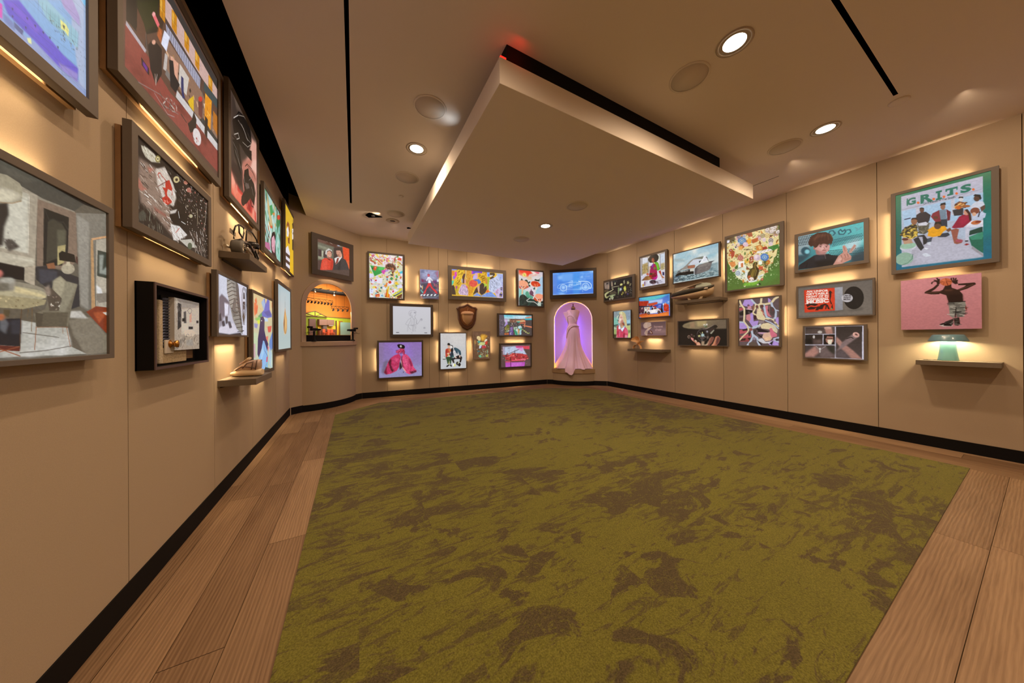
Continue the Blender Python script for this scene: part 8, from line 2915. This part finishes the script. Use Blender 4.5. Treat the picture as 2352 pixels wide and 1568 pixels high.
for s in (-1, 1):
    for q in ([(s * .041, -.05, .05), (s * .043, -.01, .075), (s * .040, .03, .07), (s * .037, .075, .06)], [(s * .041, -.01, .06), (s * .041, .02, .10), (s * .036, .06, .11)], [(s * .038, .045, .05), (s * .037, .055, .10)], [(s * .035, .07, .05), (s * .033, .08, .12)]): b.tube(q, .0036, 6)
b.build('side_stripes', Sd, sn)
b = MB()
for k in range(5): b.tube([(-.022, -.035 + k * .011, .093 + k * .008), (0, -.037 + k * .011, .102 + k * .008), (.022, -.035 + k * .011, .093 + k * .008)], .003, 6)
b.build('laces', mat('lace_pink', (.62, .40, .38), .7), sn)
sn.rotation_euler.z -= R(12); sn.scale = (1.0, .98, 1.0)

# ------------------------------------------------------------------ model boat
bo = empty('model_boat', WM('R', 2.06, .125, 1.6835), 'model motor boat with dark hull and cream cabin on a shelf', 'model boat')
def hull(rows, mats, name):
    b = MB(); n = len(rows[0]); vs = [v for r in rows for v in r]
    b.add(vs, [(i * n + k, i * n + k + 1, (i + 1) * n + k + 1, (i + 1) * n + k) for i in range(len(rows) - 1) for k in range(n - 1)], 0, True)
    b.add([r[0] for r in rows] + [r[-1] for r in rows][::-1], [list(range(2 * len(rows)))], 0); b.add(rows[0], [list(range(n))], 0)
    return b.build(name, mats, bo)
def hrow(x, hw, zk, zc, zs, top):
    """half sections mirrored: keel, chine, sheer"""
    q = [(hw, zs), (hw * .94, (zs + zc) / 2), (hw * .8, zc)] if top else [(hw * .8, zc), (hw * .5, (zc + zk) / 2), (0, zk)]
    L_ = [(x, d, z) for d, z in q]
    return L_ + [(x, -d, z) for d, z in reversed(q)] if not top else L_ + [(x, -d, z) for d, z in reversed(q)]
S_ = ((-.40, .052, .075, .085, .120), (-.36, .066, .060, .090, .150), (-.2, .080, .040, .098, .172), (0, .084, .022, .112, .188), (.12, .076, .020, .125, .186), (.2, .058, .03, .138, .184), (.26, .030, .06, .158, .196), (.285, .004, .11, .175, .205))
hull([hrow(*s, False) for s in S_], mat('boat_bottom', (.52, .36, .20), .5), 'lower_hull')
hull([hrow(*s, True) for s in S_], mat('boat_topsides', (.055, .05, .035), .35), 'upper_hull')
Kc = mat('boat_cream', (.70, .60, .47), .5)
b = MB(); prof = [(-.30, .160), (-.22, .195), (-.12, .222), (.02, .243), (.13, .256), (.10, .250), (0, .236), (-.10, .214), (-.17, .195), (-.20, .175), (-.19, .160)]
for s in (-1, 1): b.prism(prof, s * .06 - .006, s * .06 + .006)
b.prism([(-.14, .213), (.02, .240), (.13, .255), (.13, .260), (.02, .246), (-.14, .218)], -.062, .062); b.build('roof_arch', Kc, bo)
MB().prism([(.02, .180), (.04, .232), (.11, .252), (.20, .246), (.235, .196), (.15, .184)], -.048, .048).build('windscreen', mat('boat_glass', (.62, .72, .62), .2), bo)
MB().box(-.28, .22, -.06, .06, .150, .172).build('deck', Kc, bo); MB().box(-.06, .0, -.05, .05, .172, .205).build('seat', mat('boat_seat', (.36, .10, .05), .5), bo, bevel=.004)
MB().prism([(-.10, .001), (-.06, .001), (-.10, .05), (-.13, .05)], -.02, .02).prism([(.05, .001), (.10, .001), (.13, .045), (.09, .045)], -.02, .02).build('display_stand', mat('clear_stand', (.5, .38, .24), .3), bo)
bo.rotation_euler.z -= R(3)

# ------------------------------------------------------------------ small chair model
ch = empty('chair_model', WM('R', .965, .12, .8625), 'small peach coloured faceted chair model on a shelf', 'model chair')
Kp = mat('peach_shell', (.80, .48, .22), .5)
b = MB(); P = [(-.105, .155), (-.085, .205), (-.02, .245), (.045, .235), (.085, .19), (.095, .155), (.02, .13), (-.06, .135)]
cen = (-.005, -.035, .19); ring = [(x, .02 + .05 * abs(x) / .1, z) for x, z in P]; n = len(P)
b.add(ring + [cen], [(i, (i + 1) % n, n) for i in range(n)]); b.add([(x, y + .008, z) for x, y, z in ring] + [(cen[0], cen[1] + .008, cen[2])], [((i + 1) % n, i, n) for i in range(n)])
b.add(ring + [(x, y + .008, z) for x, y, z in ring], [(i, (i + 1) % n, n + (i + 1) % n, n + i) for i in range(n)]); b.build('shell', Kp, ch, weld=False)
MB().prism([(-.03, .128), (.03, .132), (.095, .155), (.10, .148), (.03, .118), (.012, .098), (-.004, .112)], -.045, .05).build('seat', Kp, ch)
b = MB(); q = [(.012, .10), (-.02, .082), (-.07, .072), (-.098, .05), (-.108, .001)]
b.prism(q + [(x + .009, z - .004 if z > .01 else z) for x, z in reversed(q)], -.03, .03); b.build('leg', Kp, ch)
b = MB(); q = [(.0, .10), (.03, .075), (.06, .04), (.07, .001)]; b.prism(q + [(x - .007, z) for x, z in reversed(q)], -.028, .028); b.build('leg', Kp, ch)

# ------------------------------------------------------------------ table lamp
la = empty('table_lamp', WM('R', 4.332, .10, .8565), 'blue green mushroom table lamp glowing under its shade', 'lamp')
Kl = mat('lamp_teal', (.16, .36, .36), .35, coat=.3)
MB().lathe([(.0001, .001), (.058, .001), (.058, .006), (.053, .04), (.048, .09), (.0445, .14), (.044, .182)], 40).build('stem', Kl, la)
MB().lathe([(.112, .180), (.110, .186), (.088, .236), (.080, .243), (.0001, .244)], 48).lathe([(.112, .180), (.108, .182), (.084, .232), (.0001, .236)], 48).build('shade', mat('shade_blue', (.13, .27, .33), .3, coat=.4), la)
MB().lathe([(.050, .205), (.076, .208), (.080, .216), (.050, .222), (.050, .205)], 40).build('light_ring', mat('lamp_ring', (1, .85, .6), emit=(1, .78, .45), estr=110), la)
MB().tube([(-.05, .03, .003), (-.10, .045, .003), (-.13, .03, .003), (-.11, .0, .003), (-.06, .02, .0035)][:4], .0022, 6).build('cord', Kb, la)

# ------------------------------------------------------------------ acorn plaque
ac = empty('acorn_plaque', WM('B', 1.967, 0, 1.255), 'dark wooden shield plaque with a beaded bronze acorn', 'wall plaque')
def shield(k=1., h=.56, w=.225):
    half = [(0, h), (.06, h - .035), (.12, h - .062), (.18, h - .066), (w, h - .105), (w * .90, h - .16), (w * .86, h - .25), (w * .83, .22), (w * .70, .13), (w * .45, .05), (0, 0)]
    cz = h * .55; pts = half + [(-x, z) for x, z in reversed(half[1:-1])]
    return [(x * k, cz + (z - cz) * k) for x, z in pts]
Kw = mat('walnut', (.085, .028, .010), .3, noise=(14, .4), coat=.3)
a0, a1 = shield(), shield(.93); b = MB(); n = len(a0)
b.prism(a0, .0005, .018)
b.add([(x, .018, z) for x, z in a0] + [(x, .028, z) for x, z in a1], [(i, (i + 1) % n, n + (i + 1) % n, n + i) for i in range(n)]); b.add([(x, .028, z) for x, z in a1], [list(range(n))]); b.build('shield', Kw, ac)
MB().prism(shield(.74), .0285, .034).build('inner_panel', mat('walnut_light', (.20, .072, .022), .3, noise=(14, .4)), ac, bevel=.003)
Kn = mat('beaded_bronze', (.62, .38, .20), .45, .35, bump=(900, 1.))
Mh = Matrix.Translation((0, .0345, .30))
nb = MB().lathe([(.0001, -.195), (.006, -.187), (.04, -.165), (.088, -.115), (.112, -.05), (.120, .02), (.112, .035), (.0001, .035)], 40, M=Mh, sy=.45); nb.v = [(x, max(y, .0345), z) for x, y, z in nb.v]; nb.build('nut', Kn, ac)
nb = MB().lathe([(.118, .018), (.136, .03), (.138, .05), (.115, .078), (.06, .095), (.0001, .098)], 40, M=Mh, sy=.5); nb.v = [(x, max(y, .0345), z) for x, y, z in nb.v]; nb.build('cap', mat('acorn_cap', (.68, .42, .26), .45, .35, bump=(500, 1.)), ac)
MB().tube([(0, .045, .395), (-.006, .05, .42), (-.004, .055, .436), (.014, .058, .440)], .006, 8).build('stalk', Kn, ac)

# ------------------------------------------------------------------ shadow box with material samples
sb = empty('mounted_shadow_box', WM('L', 2.118, 0, .967), 'black open shadow box of fabric samples, ribbons and a room drawing', 'shadow box')
W2, Hb = .2645, .385; b = MB()
for x0, x1, z0, z1 in ((-W2, -W2 + .012, 0, Hb), (W2 - .012, W2, 0, Hb), (-W2 + .012, W2 - .012, 0, .012), (-W2 + .012, W2 - .012, Hb - .012, Hb)): b.box(x0, x1, .0005, .056, z0, z1)
b.box(-W2, W2, .0005, .006, 0, Hb); b.build('box', M_black, sb)
b = MB()
for x0, x1, z0, z1 in ((-W2, -W2 + .012, 0, Hb), (W2 - .012, W2, 0, Hb), (-W2 + .012, W2 - .012, 0, .012), (-W2 + .012, W2 - .012, Hb - .012, Hb)): b.box(x0, x1, .0562, .060, z0, z1)
b.build('rim', mat('rim_brown', (.09, .055, .05), .5), sb)
def inbox(name, label, cat, x, y, z): return empty(name, WM('L', 2.118 + x, y, .967 + z), label, cat)
e = inbox('fabric_swatch', 'tall shaggy cream fabric strip at the left inside the shadow box', 'fabric sample', -.125, .008, .02)
MB().box(-.018, .012, 0, .016, 0, .30).build('cloth', mat('shaggy_cream', (.50, .42, .30), .95, noise=(160, .6), bump=(220, 1.)), e, bevel=.004)
e = inbox('fabric_swatch', 'grey rough fabric strip at the far left inside the shadow box', 'fabric sample', -.185, .008, .05)
MB().box(-.03, .03, 0, .010, 0, .25).build('cloth', mat('rough_grey', (.34, .27, .23), .95, noise=(90, .5), bump=(120, 1.)), e, bevel=.003)
e = inbox('ribbon_stack', 'black strip of many blue pleated ribbon folds', 'ribbon', -.060, .008, .10)
MB().box(-.045, .05, 0, .006, 0, .245).build('card', M_black, e)
b = MB()
for k in range(17):
    z = .004 + k * .0138; b.add([(-.038, .0065, z), (.040, .0065, z + .001), (.036, .016, z + .0115), (-.032, .016, z + .0095)], [(0, 1, 2, 3)])
    b.add([(-.038, .0065, z), (-.032, .016, z + .0095), (-.032, .0065, z + .0095)], [(0, 1, 2)])
b.build('pleats', mat('ribbon_blue', (.17, .20, .33), .6), e)
e = inbox('fabric_swatch', 'woven tweed fabric with fringe at the bottom of the shadow box', 'fabric sample', -.01, .008, .018)
MB().box(-.13, .12, 0, .014, 0, .075).build('cloth', mat('tweed', (.40, .31, .19), .95, noise=(130, .6), bump=(160, 1.)), e, bevel=.003)
e = inbox('drawer_knob', 'brass drawer knob mounted on a small white card', 'knob', -.062, .0235, .112)
MB().box(-.045, .03, 0, .004, -.045, .02).build('card', mat('card_white', (.6, .55, .48), .7), e)
MB().lathe([(.020, .0041), (.008, .008), (.007, .016), (.016, .022), (.018, .030), (.0001, .034)], 20, M=Matrix.Rotation(R(-90), 4, 'X')).build('knob', mat('brass', (.55, .27, .07), .3, .9), e)
e = inbox('wood_sample', 'brown wood sample strips at the right inside the shadow box', 'wood sample', .15, .008, .03)
MB().box(-.035, .045, 0, .008, 0, .32).build('strips', mat('wood_sample', (.16, .085, .03), .6, noise=(20, .4)), e)
e = inbox('drawing_board', 'pale pencil drawing of a dining room inside the shadow box', 'drawing', .078, .018, .080)
MB().box(-.131, .131, 0, .020, 0, .262).build('board', mat('board_white', (.55, .52, .48), .7), e)
picture('picture', .262, .262, PIC['l8'], e, .0205, -.131, 0, 150, False, (1.5, 1.7, 2.1))

# ------------------------------------------------------------------ gown in the right niche
dr = empty('evening_gown', WM('DR', .605, -.10, .3715), 'long pale pink evening gown on a dress form in the glowing niche', 'dress')
Kd = mat('satin_pink', (.78, .54, .66), .40, spec=.35)
def gown():
    rows = [(1.355, .125, .060, .0), (1.335, .145, .072, .0), (1.30, .148, .086, -.002), (1.23, .140, .104, -.006), (1.15, .122, .096, -.010), (1.06, .104, .082, -.014), (1.02, .103, .082, -.014), (.96, .128, .10, -.012), (.90, .148, .115, -.008), (.80, .156, .120, -.004), (.68, .160, .122, 0),
            (.56, .178, .130, .002), (.44, .212, .145, .004), (.32, .262, .165, .005), (.20, .322, .190, .006), (.10, .376, .220, .006), (.04, .412, .250, .005), (.012, .432, .272, .004)]
    b = MB(); n = 96; vs = []
    for z, rx, ry, cx in rows:
        f = max(0, min(1, (.78 - z) / .78))
        for k in range(n):
            a = 2 * math.pi * k / n
            m = 1 + f * (.085 * math.sin(9 * a + 1.1 + .5 * f) + .060 * math.sin(16 * a + .4 + 2 * f) + .05 * math.sin(5 * a + 2)) + .014 * f * math.sin(29 * a)
            if f > 0: m -= .30 * f ** .5 * math.exp(-((a - 1.95) / .10) ** 2) + .18 * f * math.exp(-((a - 2.3) / .09) ** 2) + .14 * f * math.exp(-((a - 1.05) / .09) ** 2)
            x = cx - rx * m * math.cos(a); y = ry * m * math.sin(a); zz = z
            if z < .15: y = y * (1 - .0) if y < 0 else y * 1.18
            y = max(y, -.225); x = max(-.43, min(.43, x))
            if z < .12 and y > .262: zz = z - (y - .262) * 1.5
            vs.append((x, y, zz))
    N = len(rows); b.add(vs, [(i * n + k, i * n + (k + 1) % n, (i + 1) * n + (k + 1) % n, (i + 1) * n + k) for i in range(N - 1) for k in range(n)], 0, True)
    # shoulders and neckline
    top = vs[:n]; b.add(top + [(x * .40, y * .70, z + .022 - .02 * (abs(y) > .03 and y > 0)) for x, y, z in top], [(k, (k + 1) % n, n + (k + 1) % n, n + k) for k in range(n)], 0, True)
    return b.build('gown', Kd, dr, weld=False)
gown()
def band(name, pts, wd, th=.010):
    """a draped band of cloth lying on the body"""
    b = MB(); vs = []
    for i, (x, y, z) in enumerate(pts):
        p = Vector(pts[min(i + 1, len(pts) - 1)]) - Vector(pts[max(i - 1, 0)]); s = Vector((-p.z, 0, p.x)).normalized() * wd
        vs += [(x - s.x, y, z - s.z), (x, y + th, z), (x + s.x, y, z + s.z)]
    b.add(vs, [(i * 3 + k, i * 3 + k + 1, i * 3 + k + 4, i * 3 + k + 3) for i in range(len(pts) - 1) for k in (0, 1)], 0, True); return b.build(name, Kd, dr)
band('hip_drape', [(.135, .060, .955), (.09, .088, .985), (.03, .10, .99), (-.04, .105, .965), (-.10, .096, .90), (-.138, .070, .80), (-.150, .045, .70)], .020, .018)
band('hip_drape', [(.10, .070, 1.0), (.02, .098, 1.01), (-.06, .098, .985), (-.12, .066, .92), (-.140, .04, .85)], .016, .014)
band('bodice_drape', [(-.06, .072, 1.335), (-.01, .094, 1.25), (.03, .102, 1.17), (.07, .086, 1.08)], .022, .012)
band('bodice_drape', [(-.128, .05, 1.20), (-.09, .085, 1.225), (-.03, .10, 1.22), (.01, .102, 1.18)], .014, .012)
b = MB(); b.add([(-.235, .03, 1.305), (-.14, .045, 1.325), (-.135, .05, 1.27), (-.118, .05, 1.03), (-.235, -.02, 1.300), (-.14, -.02, 1.32), (-.118, -.02, 1.03), (-.225, .03, 1.285)], [(0, 1, 2, 7), (7, 2, 3), (0, 4, 5, 1), (4, 7, 3, 6), (0, 7, 4), (4, 6, 5)]); b.build('sleeve', Kd, dr, weld=False)
fo = empty('dress_form', WM('DR', .605, -.10, 1.716), 'grey fabric dress form neck with dark finial above the pink gown', 'dress form')
MB().lathe([(.0001, .0335), (.050, .0336), (.048, .085), (.0001, .086)], 28, sy=.85).build('neck', mat('form_linen', (.40, .31, .26), .85), fo)
MB().lathe([(.030, .0865), (.030, .096), (.010, .10), (.008, .115), (.013, .13), (.008, .155), (.0001, .165)], 20).build('finial', mat('finial_dark', (.05, .03, .02), .4), fo)

AMB = .8
# niche lights: amber tape just inside the arch, violet tube behind the gown
q = arch_pts(.60, .424, .380, 1.483, 28)
o = MB().tube([(x, -.020, z) for x, z in q], .0035, 6).build('amber_light_strip', mat('led_amber', (1, .5, .1), emit=(1, .50, .06), estr=3), M=WM('DR')); tag(o, 'thin amber light strip following the arch inside the gown niche', 'light strip')
for (xa, za), (xb, zb) in zip(q[::2][:-1], q[::2][1:]):
    m = WM('DR', (xa + xb) / 2, -.030, (za + zb) / 2).translation; L_ = math.hypot(xb - xa, zb - za); c = Vector(((xa + xb) / 2, (za + zb) / 2)); tw = (c - Vector((.6, max(.5, min(1.4, c.y))))).normalized() * .10
    aim = WM('DR', c.x + tw.x, -.24, c.y + tw.y).translation
    li = area('amber_lamp', m, aim, AMB * L_, (1, .45, .04), .02); li.data.shape = 'DISK' if L_ < .5 else 'RECTANGLE'
    if L_ >= .5:
        z = (m - aim).normalized(); x = Vector((0, 0, 1)); x = (x - z * x.dot(z)).normalized(); y = z.cross(x); li.data.size = L_; li.data.size_y = .015
        li.matrix_world = Matrix(((x.x, y.x, z.x, m.x), (x.y, y.y, z.y, m.y), (x.z, y.z, z.z, m.z), (0, 0, 0, 1)))
o = MB().tube([(.605, -.335, .42), (.605, -.335, 1.60)], .010, 8).build('violet_light_tube', mat('led_violet', (.3, .2, 1), emit=(.20, .10, 1), estr=110), M=WM('DR')); tag(o, 'violet light tube standing behind the pink gown in the niche', 'light tube')
spot('gown_fill', WM('DR', -.25, .95, 2.93).translation, WM('DR', .60, -.05, 1.0).translation, 80, (1, .80, .98), 30, .7, .03)  # added spot without a fitting, set to one side to bring out folds

# ------------------------------------------------------------------ miniature studio in the left niche
st = empty('studio_diorama', WM('DL', .60, 0, 1.0555), 'miniature television studio set with green kitchen and orange wall in the arched niche', 'diorama')
G1 = mat('set_green', (.34, .46, .03), .7, noise=(30, .15)); G2 = mat('set_brown', (.13, .055, .04), .6); G3 = mat('set_mauve', (.20, .115, .095), .6); G4 = mat('set_yellow', (.80, .58, .05), .6); G5 = mat('set_red', (.52, .10, .04), .6); G6 = mat('set_teal', (.22, .40, .38), .5); G7 = mat('set_plum', (.10, .05, .045), .6)
S = lambda name, m, par, *bx: [MB().box(x0 - .6, x1 - .6, y0, y1, z0 - 1.0555, z1 - 1.0555).build(name, m, par) for x0, x1, y0, y1, z0, z1 in bx][-1]
S('stage_floor', mat('stage_floor', (.45, .20, .06), .6), st, (.12, 1.38, -.43, -.04, 1.056, 1.160))
sw = S('set_wall', G1, st, (.25, .80, -.385, -.37, 1.1605, 1.471), (.80, 1.38, -.385, -.37, 1.1605, 1.478))
S('set_wall', G1, st, (.25, .80, -.385, -.37, 1.1605, 1.471))
S('cornice', G2, st, (.79, 1.38, -.368, -.362, 1.472, 1.482)); S('door', G7, st, (.495, .604, -.368, -.355, 1.1605, 1.43))
b = MB(); tri = [(.30, 1.472), (.59, 1.563), (.80, 1.472)]; b.prism([(x - .6, z - 1.0555) for x, z in tri], -.365, -.355, mi=1)
for p, r in (((.30, 1.474), (.59, 1.563)), ((.59, 1.563), (.80, 1.474)), ((.30, 1.474), (.80, 1.474)), ((.59, 1.474), (.59, 1.56)), ((.44, 1.515), (.59, 1.474)), ((.70, 1.52), (.59, 1.474))): b.tube([(p[0] - .6, -.352, p[1] - 1.0555), (r[0] - .6, -.352, r[1] - 1.0555)], .006, 6)
b.build('gable_truss', [G2, G1], st)
for x0, x1 in ((.634, .765), (.768, .898)): S('wall_cabinet', G3, st, (x0, x1, -.365, -.31, 1.328 if x0 < .7 else 1.335, 1.428))
S('backsplash', G4, st, (.64, .956, -.366, -.356, 1.262, 1.318)); S('counter', G2, st, (.63, .93, -.354, -.30, 1.1605, 1.262))
S('range_hood', mat('hood_grey', (.3, .28, .27), .4), st, (.80, .87, -.33, -.305, 1.318, 1.333)); S('stove', mat('stove_grey', (.12, .1, .1), .4), st, (.69, .755, -.35, -.295, 1.262, 1.315))
for x in (.66, .745, .80):
    c = S('set_chair', G5, st, (x, x + .045, -.27, -.225, 1.195, 1.203)); MB().box(x - .6, x - .555, -.272, -.266, 1.205 - 1.0555, 1.262 - 1.0555).build('backrest', G5, c)
    for dx in (0, .039):
        for y in (-.268, -.231): MB().box(x - .6 + dx, x - .594 + dx, y, y + .006, 1.1605 - 1.0555, 1.194 - 1.0555).build('leg', G5, c)
S('set_table', G5, st, (.70, .735, -.24, -.20, 1.1605, 1.215))
dw = S('doorway', G2, st, (.963, .972, -.368, -.345, 1.1605, 1.42)); S('doorway', G4, st, (.973, 1.05, -.368, -.360, 1.1605, 1.41)); S('doorway', mat('door_ochre', (.30, .13, .02), .6), st, (1.02, 1.09, -.359, -.352, 1.1605, 1.42))
S('screen_panel', G6, st, (.975, 1.25, -.262, -.255, 1.1605, 1.392)); S('front_fascia', M_black, st, (.216, .984, -.030, -.012, 1.056, 1.154))
def truss(x0, x1, y, z, dz, lamps, xs):
    b = MB(); h = .042
    f = lambda x: z + dz * (x - x0) / (x1 - x0) - 1.0555
    for zo in (0, h): b.tube([(x0 - .6, y, f(x0) + zo), (x1 - .6, y, f(x1) + zo)], .0035, 6)
    n = 9
    for k in range(n):
        p = x0 + (x1 - x0) * k / n; r = x0 + (x1 - x0) * (k + 1) / n; b.tube([(p - .6, y, f(p) + (0 if k % 2 else h)), (r - .6, y, f(r) + (h if k % 2 else 0))], .0025, 5)
    for p in (x0, x1): b.tube([(p - .6, y, f(p)), (p - .6, y, f(p) + h)], .003, 5)
    for p in (x0 + (x1 - x0) * .25, x0 + (x1 - x0) * .75): b.tube([(p - .6, y, f(p) + h), (p - .6, y, 2.12 - 1.0555)], .0012, 5)
    t_ = b.build('lighting_truss', M_black, st)
    for k in range(lamps):
        x = xs + (x1 - .03 - xs) * k / (lamps - 1); c = Vector((x - .6, y, f(x) - .026))
        MB().lathe([(.008, -.018), (.017, .014), (.013, .018), (.0001, .018)], 12, M=Matrix.Translation(c) @ Matrix.Rotation(R(35), 4, 'Y')).tube([tuple(c), (c.x, c.y, c.z + .028)], .003, 5).build('stage_lamp', M_black, t_)
truss(.36, .796, -.2, 1.712, -.004, 8, .38); truss(.732, 1.058, -.15, 1.608, .012, 4, .765)
b = MB()
for k in range(6): b.box(.20 - .6, 1.38 - .6, -.40 + k * .06, -.392 + k * .06, 1.895 - 1.0555, 1.905 - 1.0555)
for k in range(9): b.box(.25 + k * .13 - .6, .258 + k * .13 - .6, -.42, -.06, 1.906 - 1.0555, 1.914 - 1.0555)
b.build('lighting_grid', M_black, st)
for x, z in ((.49, 1.86), (.82, 1.845)): MB().ell((x - .6, -.2, z - 1.0555), (.016, .016, .016)).tube([(x - .6, -.2, z - 1.04), (x - .6, -.2, 1.905 - 1.0555)], .002, 5).build('globe_lamp', mat('globe_white', (.7, .6, .5), .4), st)
def camera_model(u, label, flip):
    e = empty('studio_camera', WM('DL', u, .075, 1.0555), label, 'camera model'); s = -1 if flip else 1
    MB().lathe([(.038, .001), (.038, .01), (.016, .03), (.014, .15), (.02, .16), (.0001, .165)], 16).build('pedestal', M_black, e)
    MB().box(-.05, .05, -.02, .02, .166, .205).build('body', M_black, e, bevel=.003); MB().box(min(s * .051, s * .10), max(s * .051, s * .10), -.014, .014, .172, .200).build('lens', M_black, e, bevel=.004)
    MB().box(-s * .06 - .025, -s * .06 + .025, -.03, .03, .206, .232).build('viewfinder', M_black, e, bevel=.003); MB().tube([(-s * .02, -.03, .155), (-s * .08, -.04, .13), (-s * .11, -.035, .135)], .003, 6).tube([(-s * .02, .03, .155), (-s * .08, .04, .125), (-s * .11, .04, .13)], .003, 6).build('pan_handles', M_black, e)
camera_model(.292, 'black miniature studio camera on pedestal at the left of the arched counter', False)
camera_model(.955, 'black miniature studio camera on pedestal at the right of the arched counter', True)
area('studio_fill', WM('DL', .75, -.06, 1.98).translation, WM('DL', .75, -.36, 1.25).translation, 9, (1, .84, .62), .5, sy=.12)  # added light under the niche top, no fixture, brightens the set
area('studio_fill', WM('DL', .78, -.035, 1.56).translation, WM('DL', .82, -.36, 1.30).translation, 3.2, (1, .86, .66), .5, sy=.04)  # second added light, no fixture, lifts the dark lower part of the set

# small red indicator on top of the canopy
o = MB().box(.80, .84, 1.60, 1.62, 2.8152, 2.835).build('indicator_light', mat('indicator_red', (1, 0, 0), emit=(1, .02, .01), estr=2)); tag(o, 'small red indicator light on the canopy, glowing on the near corner of its black riser', 'indicator light')
area('indicator_glow', (.93, 1.55, 2.90), (.93, 1.64, 2.90), .05, (1, .01, .005), .05)
area('projector_glow', (.775, 2.45, 2.83), (.70, 2.42, 2.97), .035, (.8, .9, 1), .03, spread=90)
# ------------------------------------------------------------------ lighting
sc.world = bpy.data.worlds.new('world'); sc.world.use_nodes = True
sc.world.node_tree.nodes['Background'].inputs['Color'].default_value = (0, 0, 0, 1)
# track spots hidden in the long slot, washing the left wall
for y in (.6, 1.55, 2.45, 3.3, 4.15):
    spot('left_track_lamp', (-.028, y, CZ - .01), (XL, y, 1.5), 26, WARM, 110, .9, .02)
# wall washers along the canopy edges for the right and back walls
for y in (.3, 1.3, 2.3, 3.3, 4.3):
    spot('right_track_lamp', (4.12, y, CZ - .02), (XR, y, 2.1), 23, WARM, 120, .9, .03)
for x in (.6, 1.5, 2.4, 3.3):
    spot('back_track_lamp', (x, 5.06, CZ - .02), (x, 5.8, 2.1), 24, WARM, 120, .9, .03)
spot('corner_lamp', (.35, 4.75, CZ - .02), (-.35, 5.6, 2.3), 20, WARM, 115, .9, .03)
# rows of downlights behind the camera
for x, y in ((.555, .95), (.555, -.6), (2.144, -.6), (3.767, -.6)):
    spot('rear_downlight_lamp', (x, y, CZ - .02), (x, y, 0), 45, WARM, 165, .8, .06)

vs = sc.view_settings; vs.view_transform = 'Standard'; vs.look = 'None'; vs.gamma = 1; vs.use_curve_mapping = False; vs.exposure = 0
sc.cycles.use_denoising = True; sc.cycles.max_bounces = 10; sc.cycles.diffuse_bounces = 6; sc.cycles.use_light_tree = True
sc.cycles.sample_clamp_indirect = 6
